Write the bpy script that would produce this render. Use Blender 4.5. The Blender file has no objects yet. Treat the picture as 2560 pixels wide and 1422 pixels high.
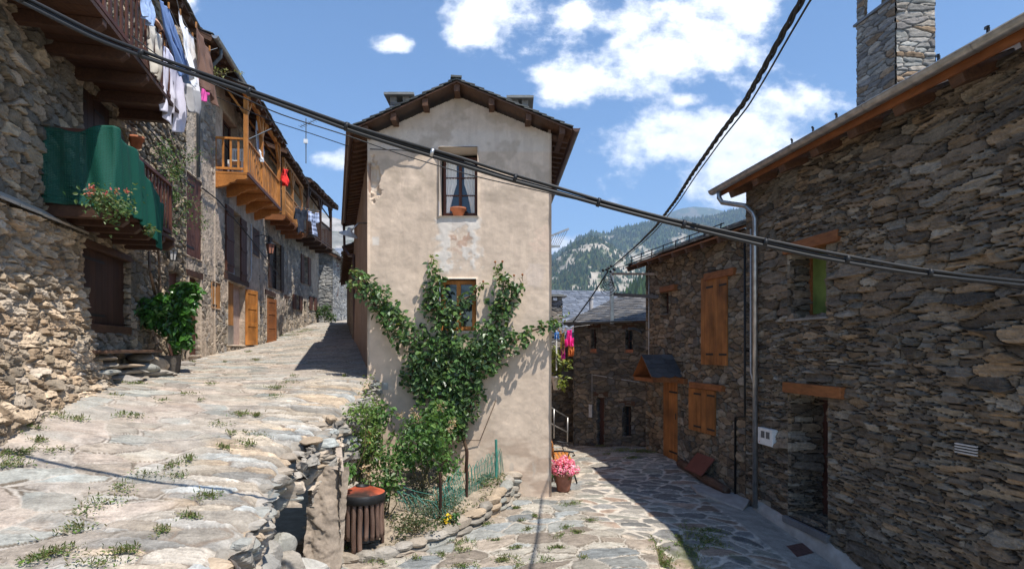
import bpy, math, random
import numpy as np
from mathutils import Vector
R = math.radians
C = bpy.context.scene.collection
SC = bpy.context.scene
random.seed(4); RNG = np.random.default_rng(7)

# ------------------------------------------------------------------ camera, sun, sky, exposure
F, HX, HY = 1500.0, 1280.0, 870.0          # focal length and principal point in photo pixels (level camera, lens shifted up)
cd = bpy.data.cameras.new('camera'); cam = bpy.data.objects.new('camera', cd); C.objects.link(cam)
cd.sensor_width = 36; cd.lens = F / 2560 * 36; cd.shift_y = (HY - 711) / 2560
cd.clip_start = .1; cd.clip_end = 30000
cam.location = (0, 0, 0); cam.rotation_euler = (R(90), 0, 0); SC.camera = cam
SC.cycles.use_denoising = True
SC.cycles.max_bounces = 8; SC.cycles.diffuse_bounces = 4; SC.cycles.transparent_max_bounces = 12; SC.cycles.volume_bounces = 0
SC.view_settings.view_transform = 'Standard'; SC.view_settings.look = 'None'
SC.view_settings.exposure = 0.74; SC.view_settings.gamma = 1
TOSUN = Vector((.345, -.365, 1)).normalized()
sl = bpy.data.lights.new('sun', 'SUN'); sl.energy = 4.5; sl.angle = R(.53); sl.color = (1, .95, .87)
sun = bpy.data.objects.new('sun', sl); C.objects.link(sun); sun.location = (20, -20, 60)
sun.rotation_euler = TOSUN.to_track_quat('Z', 'Y').to_euler()

wd = bpy.data.worlds.new('World'); SC.world = wd; wd.use_nodes = True
def build_world():
    nt = wd.node_tree; N = nt.nodes; L = nt.links; N.clear()
    out = N.new('ShaderNodeOutputWorld'); bg = N.new('ShaderNodeBackground'); bg.inputs[1].default_value = .125
    sky = N.new('ShaderNodeTexSky'); sky.sky_type = 'NISHITA'; sky.sun_disc = False
    sky.sun_elevation = math.asin(TOSUN.z); sky.sun_rotation = math.atan2(TOSUN.x, TOSUN.y)
    sky.air_density = 1.0; sky.dust_density = .15; sky.ozone_density = 1.7; sky.altitude = 1400
    tc = N.new('ShaderNodeTexCoord'); sp = N.new('ShaderNodeSeparateXYZ'); L.new(tc.outputs['Generated'], sp.inputs[0])
    ab = N.new('ShaderNodeMath'); ab.operation = 'ABSOLUTE'; L.new(sp.outputs[1], ab.inputs[0])
    mx = N.new('ShaderNodeMath'); mx.operation = 'MAXIMUM'; mx.inputs[1].default_value = .05; L.new(ab.outputs[0], mx.inputs[0])
    dv = []
    for k in (0, 2):
        d = N.new('ShaderNodeMath'); d.operation = 'DIVIDE'; L.new(sp.outputs[k], d.inputs[0]); L.new(mx.outputs[0], d.inputs[1]); dv.append(d)
    cb = N.new('ShaderNodeCombineXYZ'); L.new(dv[0].outputs[0], cb.inputs[0]); L.new(dv[1].outputs[0], cb.inputs[1])
    blobs = [(1790, 95, 175, 105), (1630, 145, 240, 85), (1480, 195, 160, 50), (1435, 40, 70, 55), (1570, 45, 110, 70), (1850, 30, 110, 80), (1400, 235, 80, 30),
             (1210, 25, 125, 65), (1180, 70, 80, 60), (1830, 335, 270, 85), (1690, 365, 150, 60), (1985, 270, 95, 45), (1880, 445, 260, 75),
             (985, 112, 55, 20), (845, 398, 55, 28), (1395, 620, 60, 40), (455, 10, 50, 30), (1720, 250, 60, 22), (2150, 520, 200, 60)]
    last = None
    for (u, v, rx, ry) in blobs:
        s = N.new('ShaderNodeVectorMath'); s.operation = 'SUBTRACT'; L.new(cb.outputs[0], s.inputs[0])
        s.inputs[1].default_value = ((u - HX) / F, (HY - v) / F, 0)
        m = N.new('ShaderNodeVectorMath'); m.operation = 'MULTIPLY'; L.new(s.outputs[0], m.inputs[0]); m.inputs[1].default_value = (F / rx, F / ry, 0)
        l = N.new('ShaderNodeVectorMath'); l.operation = 'LENGTH'; L.new(m.outputs[0], l.inputs[0])
        if last is None: last = l.outputs['Value']
        else:
            q = N.new('ShaderNodeMath'); q.operation = 'SMOOTH_MIN'; q.inputs[2].default_value = .25
            L.new(last, q.inputs[0]); L.new(l.outputs['Value'], q.inputs[1]); last = q.outputs[0]
    def noise(scale, detail, rough, off=0):
        n = N.new('ShaderNodeTexNoise'); n.inputs['Scale'].default_value = scale; n.inputs['Detail'].default_value = detail
        n.inputs['Roughness'].default_value = rough
        mp = N.new('ShaderNodeMapping'); mp.inputs[3].default_value = (1, 1.35, 1); mp.inputs[1].default_value = (off, off * .7, off)
        L.new(cb.outputs[0], mp.inputs[0]); L.new(mp.outputs[0], n.inputs['Vector']); return n.outputs[0]
    n1 = noise(9.5, 9, .62); n2 = noise(26, 6, .6, 3.1)
    def math_(op, a, b, clamp=False):
        q = N.new('ShaderNodeMath'); q.operation = op; q.use_clamp = clamp
        for i, x in enumerate((a, b)):
            if isinstance(x, (int, float)): q.inputs[i].default_value = x
            else: L.new(x, q.inputs[i])
        return q.outputs[0]
    inv = math_('SUBTRACT', 1.32, last)
    nz = math_('MULTIPLY', math_('SUBTRACT', n1, .52), 3.6)
    d0 = math_('ADD', inv, nz)
    d0 = math_('ADD', d0, math_('MULTIPLY', math_('SUBTRACT', n2, .5), .8))
    mr = N.new('ShaderNodeMapRange'); mr.interpolation_type = 'SMOOTHSTEP'; L.new(d0, mr.inputs[0])
    mr.inputs[1].default_value = -.02; mr.inputs[2].default_value = 1.0; mr.inputs[3].default_value = 0; mr.inputs[4].default_value = .97
    cr = N.new('ShaderNodeMapRange'); L.new(n2, cr.inputs[0]); cr.inputs[1].default_value = .3; cr.inputs[2].default_value = .7; cr.inputs[3].default_value = 6.8; cr.inputs[4].default_value = 8.9
    cc = N.new('ShaderNodeCombineColor'); L.new(cr.outputs[0], cc.inputs[0]); L.new(math_('MULTIPLY', cr.outputs[0], 1.015), cc.inputs[1]); L.new(math_('MULTIPLY', cr.outputs[0], 1.05), cc.inputs[2])
    mix = N.new('ShaderNodeMix'); mix.data_type = 'RGBA'; L.new(mr.outputs[0], mix.inputs['Factor'])
    hs = N.new('ShaderNodeHueSaturation'); hs.inputs['Saturation'].default_value = 1.13; L.new(sky.outputs[0], hs.inputs['Color']); L.new(hs.outputs[0], mix.inputs['A']); L.new(cc.outputs[0], mix.inputs['B'])
    L.new(mix.outputs['Result'], bg.inputs[0]); L.new(bg.outputs[0], out.inputs[0])
build_world()

# ------------------------------------------------------------------ numpy noise
def _hash(ix, iy, seed):
    h = (ix.astype(np.int64) * 374761393 + iy.astype(np.int64) * 668265263 + seed * 982451653) & 0xffffffff
    h = ((h ^ (h >> 13)) * 1274126177) & 0xffffffff
    h = ((h ^ (h >> 15)) * 2246822519) & 0xffffffff
    return ((h ^ (h >> 16)) & 0xffffff) / float(0xffffff)
def vnoise(x, y, seed=0):
    ix = np.floor(x); iy = np.floor(y); fx = x - ix; fy = y - iy
    fx = fx * fx * (3 - 2 * fx); fy = fy * fy * (3 - 2 * fy)
    a = _hash(ix, iy, seed); b = _hash(ix + 1, iy, seed); c = _hash(ix, iy + 1, seed); d = _hash(ix + 1, iy + 1, seed)
    return (a * (1 - fx) + b * fx) * (1 - fy) + (c * (1 - fx) + d * fx) * fy
def fbm(x, y, o=4, seed=0):
    x = np.asarray(x, float); y = np.asarray(y, float); r = 0; a = .5; t = 0
    for k in range(o):
        r = r + a * vnoise(x, y, seed + k * 17); t += a; a *= .5; x = x * 2.03 + 7.1; y = y * 2.03 + 3.7
    return r / t
def sstep(a, b, x):
    t = np.clip((x - a) / (b - a), 0, 1); return t * t * (3 - 2 * t)

def cells(x, y, cw, ch, seed, p=2.6, jit=.8, dead=.22, wt=.28):
    """Irregular stones: a jittered, row-shifted lattice of seeds with size weights; returns three randoms, edge distance, offsets."""
    gy = y / ch; gx = x / cw
    J = np.floor(gy).astype(np.int64)
    b1 = np.full(x.shape, 9.); b2 = np.full(x.shape, 9.); idi = np.zeros(x.shape, np.int64); idj = np.zeros(x.shape, np.int64)
    ox = np.zeros(x.shape); oy = np.zeros(x.shape)
    for dj in (-2, -1, 0, 1, 2):
        jj = J + dj; sh = _hash(jj, jj * 0 + 5, seed); I = np.floor(gx - sh).astype(np.int64)
        for di in (-2, -1, 0, 1, 2):
            ii = I + di
            sx = ii + sh + .5 + jit * (_hash(ii, jj, seed + 1) - .5); sy = jj + .5 + jit * (_hash(ii, jj, seed + 2) - .5)
            w = wt * (_hash(ii, jj, seed + 3) - .5) - np.where(_hash(ii, jj, seed + 4) < dead, -1.2, 0)
            dx = gx - sx; dy = gy - sy
            d = (np.abs(dx) ** p + np.abs(dy) ** p) ** (1 / p) + w
            n = d < b1
            b2 = np.where(n, b1, np.minimum(b2, d)); b1 = np.where(n, d, b1)
            idi = np.where(n, ii, idi); idj = np.where(n, jj, idj); ox = np.where(n, dx, ox); oy = np.where(n, dy, oy)
    r = [_hash(idi, idj, seed + 10 + k) for k in range(4)]
    return r, b2 - b1, ox, oy

def palette(pal, r, j, amp):
    pal = np.array(pal); k = np.clip((r * len(pal)).astype(int), 0, len(pal) - 1)
    return pal[k] * (1 + amp * (j - .5))[..., None]

def rubble(cw, ch, depth, pal, mort, seed=1, warp=.05, edge=(.03, .22), p=2.6, strata=.006, dead=.22, tilt=.5, jit=.8, amp=.6, wf=2.5, mortw=1.0, wt=.28, rgh=1.2, rag=1.0, crack=None):
    def fn(x, y):
        wx = (fbm(x * wf, y * wf, 3, seed + 50) - .5) * 2 * warp; wy = (fbm(x * wf, y * wf, 3, seed + 60) - .5) * 2 * warp * .6
        wx += (fbm(x * 11, y * 11, 2, seed + 70) - .5) * warp * .5 * rag; wy += (fbm(x * 11, y * 16, 2, seed + 80) - .5) * warp * .45 * rag
        r, e, ox, oy = cells(x + wx, y + wy, cw, ch, seed, p=p, dead=dead, jit=jit, wt=wt)
        m = sstep(edge[0], edge[1], e)
        st = fbm(x * 5 + r[0] * 9, y * 55 + r[1] * 30, 3, seed + 90) - .5
        nz = fbm(x * 14, y * 18, 4, seed + 95) - .5; rg2 = fbm(x * 42 + r[0] * 5, y * 60, 3, seed + 97) - .5
        h = depth * m * (.35 + .65 * r[2]) + m * depth * tilt * (ox * (r[0] - .5) + oy * (r[1] - .6)) * 1.6 + m * strata * 2 * st + strata * (1.8 * nz + rgh * rg2)
        col = palette(pal, r[3], r[0], amp) * (1 + .65 * st + .55 * nz + .45 * rg2)[..., None]
        mm = sstep(edge[0] * .6, edge[0] + (edge[1] - edge[0]) * .45 * mortw, e)[..., None]
        mcol = np.array(mort) * (1 + .5 * nz)[..., None]
        col = mcol * (1 - mm) + col * mm
        if crack is not None:
            k = (sstep(crack[0], crack[0] * .4, np.abs(e - edge[1] * .75)) * sstep(.42, .55, fbm(x * 3, y * 3, 3, seed + 44)))[..., None]; col = col * (1 - k) + k * np.array(crack[1]); h = h - .008 * k[..., 0]
        return h, np.clip(col, .004, .95)
    return fn

# ------------------------------------------------------------------ mesh builder
class MB:
    def __init__(s): s.v = []; s.f = []; s.c = []; s.n = 0; s.mi = []; s.m = 0
    def add(s, v, faces, c=None):
        v = np.asarray(v, float).reshape(-1, 3)
        if not isinstance(faces, list): faces = [faces]
        for f in faces:
            f = np.asarray(f, np.int64)
            if f.size: s.f.append(f + s.n); s.mi.append(np.full(len(f), s.m))
        if c is None: c = (.5, .5, .5)
        c = np.asarray(c, float)
        s.c.append(np.broadcast_to(c, (len(v), 3)).copy()); s.v.append(v); s.n += len(v)
    def box(s, c, size, ax=None, col=None, taper=1):
        ax = np.eye(3) if ax is None else np.asarray(ax, float); h = np.asarray(size, float) / 2
        g = np.array([(x, y, z) for z in (-1, 1) for y in (-1, 1) for x in (-1, 1)], float) * h
        g[4:, :2] *= taper
        s.add(np.asarray(c, float) + g @ ax, [[(0, 2, 3, 1), (4, 5, 7, 6), (0, 1, 5, 4), (2, 6, 7, 3), (0, 4, 6, 2), (1, 3, 7, 5)]], col)
    def wbox(s, W, s0, s1, o0, o1, z0, z1, col=None):
        s.box(W.P((s0 + s1) / 2, (z0 + z1) / 2, (o0 + o1) / 2), (s1 - s0, abs(o1 - o0), z1 - z0), (W.T, W.N, (0, 0, 1)), col)
    def beam(s, p0, p1, w, h, col=None, up=(0, 0, 1)):
        p0 = np.asarray(p0, float); p1 = np.asarray(p1, float); d = p1 - p0; L = np.linalg.norm(d); d = d / L
        sd = np.cross(d, up); sd /= np.linalg.norm(sd); u2 = np.cross(sd, d)
        s.box((p0 + p1) / 2, (L, w, h), (d, sd, u2), col)
    def tube(s, pts, r, seg=8, col=None, cap=True):
        pts = np.asarray(pts, float); n = len(pts); r = np.broadcast_to(np.asarray(r, float), (n,))
        t = np.gradient(pts, axis=0); t /= np.linalg.norm(t, axis=1)[:, None] + 1e-9
        ref = np.array([0, 0, 1.]) if abs(t[:, 2]).mean() < .8 else np.array([1., 0, 0])
        a = np.cross(t, ref); a /= np.linalg.norm(a, axis=1)[:, None] + 1e-9; b = np.cross(t, a)
        an = np.arange(seg) / seg * 2 * np.pi
        v = pts[:, None] + r[:, None, None] * (np.cos(an)[None, :, None] * a[:, None] + np.sin(an)[None, :, None] * b[:, None])
        i = np.arange(n - 1)[:, None] * seg; k = np.arange(seg)[None]; k2 = (k + 1) % seg
        f = np.stack([i + k, i + k2, i + seg + k2, i + seg + k], -1).reshape(-1, 4)
        fs = [f]
        if cap: fs += [[tuple(range(seg))[::-1]], [tuple((n - 1) * seg + j for j in range(seg))]]
        s.add(v.reshape(-1, 3), fs, col)
    def lathe(s, prof, c, seg=20, col=None):
        prof = np.asarray(prof, float); n = len(prof); an = np.arange(seg) / seg * 2 * np.pi
        v = np.stack([prof[:, 0][:, None] * np.cos(an), prof[:, 0][:, None] * np.sin(an), np.repeat(prof[:, 1][:, None], seg, 1)], -1) + np.asarray(c, float)
        i = np.arange(n - 1)[:, None] * seg; k = np.arange(seg)[None]; k2 = (k + 1) % seg
        s.add(v.reshape(-1, 3), np.stack([i + k, i + k2, i + seg + k2, i + seg + k], -1).reshape(-1, 4), col)
    def poly(s, pts, col=None): s.add(pts, [[tuple(range(len(pts)))]], col)
    def prism(s, pts, d, col=None):
        pts = np.asarray(pts, float); n = len(pts); d = np.asarray(d, float)
        f = [tuple(range(n))[::-1]], [tuple(range(n, 2 * n))], [(i, (i + 1) % n, (i + 1) % n + n, i + n) for i in range(n)]
        s.add(np.vstack([pts, pts + d]), list(f), col)
    def grid(s, V, col=None, mask=None, wrap=False):
        ny, nx = V.shape[:2]; idx = np.arange(ny * nx).reshape(ny, nx)
        f = np.stack([idx[:-1, :-1], idx[:-1, 1:], idx[1:, 1:], idx[1:, :-1]], -1).reshape(-1, 4)
        v = V.reshape(-1, 3); c = None if col is None else np.asarray(col)
        if c is not None and c.ndim == 3: c = c.reshape(-1, 3)
        if mask is not None:
            f = f[mask.reshape(-1)]; used = np.unique(f); mp = np.zeros(len(v), np.int64); mp[used] = np.arange(len(used))
            f = mp[f]; v = v[used]; c = c[used] if c is not None and c.ndim == 2 else c
        s.add(v, f, c)
    def build(s, name, mat, parent=None, smooth=False, bevel=0, solid=0):
        me = bpy.data.meshes.new(name); V = np.vstack(s.v).copy()
        if parent is not None:
            q = parent; off = np.zeros(3)
            while q is not None: off += np.array(q.location); q = q.parent
            V = V - off
        me.vertices.add(len(V)); me.vertices.foreach_set('co', V.astype(np.float32).ravel())
        loops = np.concatenate([f.ravel() for f in s.f]); tot = np.concatenate([np.full(len(f), f.shape[1]) for f in s.f])
        me.loops.add(len(loops)); me.loops.foreach_set('vertex_index', loops.astype(np.int32))
        me.polygons.add(len(tot)); st = np.concatenate([[0], np.cumsum(tot)[:-1]])
        me.polygons.foreach_set('loop_start', st.astype(np.int32))
        me.polygons.foreach_set('material_index', np.concatenate(s.mi).astype(np.int32))
        me.update(calc_edges=True); me.validate()
        me.polygons.foreach_set('use_smooth', np.full(len(me.polygons), bool(smooth)))
        a = me.color_attributes.new('Col', 'FLOAT_COLOR', 'POINT'); cc = np.ones((len(V), 4), np.float32); cc[:, :3] = np.vstack(s.c); a.data.foreach_set('color', cc.ravel())
        for m in (mat if isinstance(mat, (list, tuple)) else [mat]): me.materials.append(m)
        o = bpy.data.objects.new(name, me); C.objects.link(o)
        if parent is not None: o.parent = parent
        if bevel:
            b = o.modifiers.new('bevel', 'BEVEL'); b.width = bevel; b.segments = 2; b.limit_method = 'ANGLE'
        if solid:
            b = o.modifiers.new('solid', 'SOLIDIFY'); b.thickness = solid; b.offset = 0
        return o

def each(m, name, mat, parent, **kw):
    k = 0; fi = 0; out = []
    starts = np.cumsum([0] + [len(v) for v in m.v])
    for i in range(len(m.v)):
        q = MB(); q.v = [m.v[i]]; q.c = [m.c[i]]; q.n = len(m.v[i])
        a, b = starts[i], starts[i + 1]
        for f, mi in zip(m.f, m.mi):
            if len(f) and a <= f[0][0] < b: q.f.append(f - a); q.mi.append(mi)
        out.append(q.build(name, mat, parent, **kw))
    return out
def tag(o, label, cat, group=None):
    o['label'] = label; o['category'] = cat
    if group: o['group'] = group
    return o
def thing(name, label, cat, loc=(0, 0, 0), group=None):
    o = bpy.data.objects.new(name, None); C.objects.link(o); o.location = tuple(float(x) for x in loc); o.empty_display_size = .2
    return tag(o, label, cat, group)
def struct(o, kind='structure'): o['kind'] = kind; return o

class Wall:
    """Vertical plane X = a + b*Y (or Y = const); T runs along it, N points out of it."""
    def __init__(s, p, T, N):
        s.T = np.array([T[0], T[1], 0.]); s.T /= np.linalg.norm(s.T); s.N = np.array([N[0], N[1], 0.]); s.N /= np.linalg.norm(s.N)
        s.d = s.N @ np.array([p[0], p[1], 0.])
    def P(s, t, z, o=0): return s.T * t + s.N * (s.d + o) + np.array([0, 0, z])
    def at(s, u, v, o=0):
        r = np.array([(u - HX) / F, 1, (HY - v) / F]); return r * (s.d + o) / (r @ s.N)
    def S(s, u, o=0): return float(s.at(u, HY, o) @ s.T)
    def Z(s, u, v, o=0): return float(s.at(u, v, o)[2])
    def SY(s, Y): # s at given depth
        den = s.T[1]; return float((Y - s.N[1] * s.d) / den)
def lane_wall(a, b, side): return Wall((a, 0), (b, 1), (side, -b * side))

# ------------------------------------------------------------------ materials
MATS = {}
def nodes(name):
    m = bpy.data.materials.new(name); m.use_nodes = True; nt = m.node_tree
    return m, nt, nt.nodes, nt.links, nt.nodes['Principled BSDF']
def attr_mat(name, rough=.9, bump=.25, scale=40, vary=.35, stretch=(1, 1, 1), spec=.25, bdist=.01):
    """Base colour from the mesh's own stone/plaster colours, broken up by fine noise."""
    m, nt, N, L, P = nodes(name)
    at = N.new('ShaderNodeAttribute'); at.attribute_name = 'Col'
    g = N.new('ShaderNodeNewGeometry'); mp = N.new('ShaderNodeMapping'); mp.inputs[3].default_value = stretch; L.new(g.outputs['Position'], mp.inputs[0])
    n = N.new('ShaderNodeTexNoise'); n.inputs['Scale'].default_value = scale; n.inputs['Detail'].default_value = 6; n.inputs['Roughness'].default_value = .65; L.new(mp.outputs[0], n.inputs[0])
    n2 = N.new('ShaderNodeTexNoise'); n2.inputs['Scale'].default_value = scale * .13; n2.inputs['Detail'].default_value = 5; L.new(mp.outputs[0], n2.inputs[0])
    ad = N.new('ShaderNodeMath'); ad.operation = 'ADD'; L.new(n.outputs[0], ad.inputs[0]); L.new(n2.outputs[0], ad.inputs[1])
    mr = N.new('ShaderNodeMapRange'); L.new(ad.outputs[0], mr.inputs[0]); mr.inputs[1].default_value = .6; mr.inputs[2].default_value = 1.4; mr.inputs[3].default_value = 1 - vary; mr.inputs[4].default_value = 1 + vary
    mx = N.new('ShaderNodeVectorMath'); mx.operation = 'SCALE'; L.new(at.outputs['Color'], mx.inputs[0]); L.new(mr.outputs[0], mx.inputs['Scale'])
    L.new(mx.outputs[0], P.inputs['Base Color']); P.inputs['Roughness'].default_value = rough; P.inputs['Specular IOR Level'].default_value = spec
    bp = N.new('ShaderNodeBump'); bp.inputs['Strength'].default_value = bump; bp.inputs['Distance'].default_value = bdist; L.new(n.outputs[0], bp.inputs['Height']); L.new(bp.outputs[0], P.inputs['Normal'])
    return m
def wood(name, c1, c2, stretch=(25, 25, 1.5), rough=.6, bump=.25, var=.5):
    m, nt, N, L, P = nodes(name)
    g = N.new('ShaderNodeNewGeometry'); mp = N.new('ShaderNodeMapping'); mp.inputs[3].default_value = stretch; L.new(g.outputs['Position'], mp.inputs[0])
    n = N.new('ShaderNodeTexNoise'); n.inputs['Scale'].default_value = 1; n.inputs['Detail'].default_value = 6; n.inputs['Roughness'].default_value = .6; n.inputs['Distortion'].default_value = .6; L.new(mp.outputs[0], n.inputs[0])
    n2 = N.new('ShaderNodeTexNoise'); n2.inputs['Scale'].default_value = 2.2; n2.inputs['Detail'].default_value = 4; L.new(g.outputs['Position'], n2.inputs[0])
    r = N.new('ShaderNodeValToRGB'); r.color_ramp.elements[0].position = .3; r.color_ramp.elements[1].position = .7
    r.color_ramp.elements[0].color = (*c2, 1); r.color_ramp.elements[1].color = (*c1, 1); L.new(n.outputs[0], r.inputs[0])
    rnd = N.new('ShaderNodeAttribute'); rnd.attribute_name = 'Col'
    mr = N.new('ShaderNodeMapRange'); L.new(n2.outputs[0], mr.inputs[0]); mr.inputs[1].default_value = .3; mr.inputs[2].default_value = .7; mr.inputs[3].default_value = 1 - var * .5; mr.inputs[4].default_value = 1 + var * .4
    sc = N.new('ShaderNodeVectorMath'); sc.operation = 'SCALE'; L.new(r.outputs[0], sc.inputs[0]); L.new(mr.outputs[0], sc.inputs['Scale'])
    s2 = N.new('ShaderNodeVectorMath'); s2.operation = 'MULTIPLY'; L.new(sc.outputs[0], s2.inputs[0])
    dbl = N.new('ShaderNodeVectorMath'); dbl.operation = 'SCALE'; dbl.inputs['Scale'].default_value = 2; L.new(rnd.outputs['Color'], dbl.inputs[0]); L.new(dbl.outputs[0], s2.inputs[1])
    L.new(s2.outputs[0], P.inputs['Base Color']); P.inputs['Roughness'].default_value = rough; P.inputs['Specular IOR Level'].default_value = .3
    bp = N.new('ShaderNodeBump'); bp.inputs['Strength'].default_value = bump; bp.inputs['Distance'].default_value = .004; L.new(n.outputs[0], bp.inputs['Height']); L.new(bp.outputs[0], P.inputs['Normal'])
    return m
def plain(name, col, rough=.5, metal=0, vary=.2, scale=12, bump=0.05, spec=.4):
    m, nt, N, L, P = nodes(name)
    g = N.new('ShaderNodeNewGeometry'); n = N.new('ShaderNodeTexNoise'); n.inputs['Scale'].default_value = scale; n.inputs['Detail'].default_value = 5; L.new(g.outputs['Position'], n.inputs[0])
    mr = N.new('ShaderNodeMapRange'); L.new(n.outputs[0], mr.inputs[0]); mr.inputs[1].default_value = .3; mr.inputs[2].default_value = .7; mr.inputs[3].default_value = 1 - vary; mr.inputs[4].default_value = 1 + vary
    v = N.new('ShaderNodeVectorMath'); v.operation = 'SCALE'; v.inputs[0].default_value = col; L.new(mr.outputs[0], v.inputs['Scale'])
    L.new(v.outputs[0], P.inputs['Base Color']); P.inputs['Roughness'].default_value = rough; P.inputs['Metallic'].default_value = metal; P.inputs['Specular IOR Level'].default_value = spec
    bp = N.new('ShaderNodeBump'); bp.inputs['Strength'].default_value = bump; bp.inputs['Distance'].default_value = .01; L.new(n.outputs[0], bp.inputs['Height']); L.new(bp.outputs[0], P.inputs['Normal'])
    return m
def leafmat(name, trans=.3, rough=.45):
    m, nt, N, L, P = nodes(name)
    at = N.new('ShaderNodeAttribute'); at.attribute_name = 'Col'; L.new(at.outputs['Color'], P.inputs['Base Color']); P.inputs['Roughness'].default_value = rough; P.inputs['Specular IOR Level'].default_value = .45
    t = N.new('ShaderNodeBsdfTranslucent'); sc = N.new('ShaderNodeVectorMath'); sc.operation = 'MULTIPLY'; sc.inputs[1].default_value = (1.5, 1.5, .6); L.new(at.outputs['Color'], sc.inputs[0]); L.new(sc.outputs[0], t.inputs[0])
    mx = N.new('ShaderNodeMixShader'); mx.inputs[0].default_value = trans; L.new(P.outputs[0], mx.inputs[1]); L.new(t.outputs[0], mx.inputs[2]); L.new(mx.outputs[0], N['Material Output'].inputs[0])
    return m
def glassy(name, col=(.02, .025, .03), rough=.06):
    m, nt, N, L, P = nodes(name); P.inputs['Base Color'].default_value = (*col, 1); P.inputs['Roughness'].default_value = rough; P.inputs['Specular IOR Level'].default_value = .8
    g = N.new('ShaderNodeNewGeometry'); n = N.new('ShaderNodeTexNoise'); n.inputs['Scale'].default_value = 3; L.new(g.outputs['Position'], n.inputs[0])
    bp = N.new('ShaderNodeBump'); bp.inputs['Strength'].default_value = .04; L.new(n.outputs[0], bp.inputs['Height']); L.new(bp.outputs[0], P.inputs['Normal'])
    return m
M = dict(
    stone=attr_mat('stone', bump=.5, scale=45, vary=.4, stretch=(1, 1, 2.5)),
    rough_stone=attr_mat('rough_stone', bump=.6, scale=30, vary=.35),
    paving=attr_mat('paving', bump=.6, scale=48, vary=.42, bdist=.008),
    plaster=attr_mat('plaster', bump=.25, scale=55, vary=.10, bdist=.004),
    slate=attr_mat('slate', rough=.55, bump=.3, scale=25, vary=.3, spec=.5),
    earth=attr_mat('earth', bump=.7, scale=25, vary=.4),
    hill=attr_mat('hill', bump=0, scale=.02, vary=.25),
    leaf=leafmat('leaf'), leaf_gloss=leafmat('leaf_gloss', .2, .32), petal=leafmat('petal', .25, .6),
    orange=wood('orange_wood', (.56, .235, .055), (.36, .13, .028), (26, 26, 2), var=.8),
    orange_h=wood('orange_wood_beam', (.52, .21, .05), (.34, .12, .025), (26, 3, 26)),
    honey=wood('honey_wood', (.40, .19, .06), (.27, .11, .03), (30, 30, 1.5)),
    shut=wood('shutter_wood', (.36, .15, .042), (.20, .07, .02), (30, 30, 1.2), var=.9),
    dark=wood('dark_wood', (.060, .028, .017), (.032, .014, .009), (26, 26, 2)),
    dark_h=wood('dark_beam', (.085, .040, .022), (.042, .019, .011), (26, 3, 26)),
    brown=wood('brown_wood', (.11, .042, .028), (.07, .026, .018), (26, 26, 2)),
    eave=wood('eave_wood', (.12, .058, .03), (.06, .028, .016), (20, 4, 20)),
    lintel=wood('lintel_wood', (.30, .115, .04), (.17, .06, .02), (24, 3, 24)),
    bin=wood('bin_wood', (.21, .135, .10), (.07, .036, .026), (30, 30, 2), var=.9, bump=.5),
    log=wood('log_wood', (.14, .08, .05), (.06, .03, .02), (20, 2, 20)),
    zinc=plain('zinc', (.42, .41, .40), .38, .85, .25, 9), steel=plain('steel', (.55, .56, .58), .3, .9, .15, 7),
    grey_pipe=plain('grey_pipe', (.10, .11, .12), .5, .1), white_pipe=plain('pale_pipe', (.45, .43, .42), .5),
    brown_gutter=plain('brown_gutter', (.10, .055, .04), .4, .3), black=plain('black_rubber', (.012, .012, .013), .55, 0, .3, 30),
    iron=plain('dark_iron', (.02, .02, .022), .5, .4), bluegrey=plain('slate_grey', (.06, .062, .07), .6), terracotta=plain('terracotta', (.36, .125, .06), .8, 0, .3, 9, .2),
    pot_brown=plain('brown_clay', (.30, .13, .085), .75, 0, .3, 9, .2), white=plain('white_paint', (.72, .72, .71), .5, 0, .1),
    reveal=plain('white_plaster', (.62, .59, .55), .9, 0, .12, 10, .3), pink_plaster=plain('pink_plaster', (.45, .33, .28), .9, 0, .15, 8, .4),
    cement=plain('cement', (.36, .33, .30), .9, 0, .2, 5, .4), concrete_dark=plain('concrete_dark', (.12, .12, .125), .9, 0, .25, 6, .4),
    rust=plain('rust_board', (.16, .05, .035), .75, 0, .15, 5), rustplate=plain('rust_plate', (.12, .06, .05), .7, .2, .4, 14),
    glass=glassy('window_glass'), green_glass=plain('green_blind', (.15, .20, .055), .35, 0, .25, 5), void=plain('dark_inside', (.008, .007, .006), .9),
    lid=plain('red_lid', (.42, .085, .04), .5, 0, .45, 6), skin=plain('skin', (.50, .27, .18), .5, 0, .08),
    cord=plain('clothes_line', (.25, .25, .24), .6), greenwire=plain('green_wire', (.05, .22, .17), .5, 0, .2),
)
# ------------------------------------------------------------------ planes of the place (metres; camera eye at the origin)
W1 = lane_wall(-4.26, -.25, 1)       # near left house
W2 = lane_wall(-5.37, -.173, 1)      # left row
W4 = lane_wall(-8.36, -.06, 1)       # last balcony house
WF = Wall((0, 11.5), (1, 0), (0, -1))         # plaster house front
WL = lane_wall(.705, -.296, -1)      # plaster house, lane side
WR_ = lane_wall(.695 + .027 * 11.5, -.027, 1)  # plaster house, lower side
R1 = lane_wall(6.39, -.143, -1)      # near right house
R2 = lane_wall(7.14, -.207, -1)
R3 = Wall((1.95, 18.3), (2.0, -1.2), (-1.2, -2.0))

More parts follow.
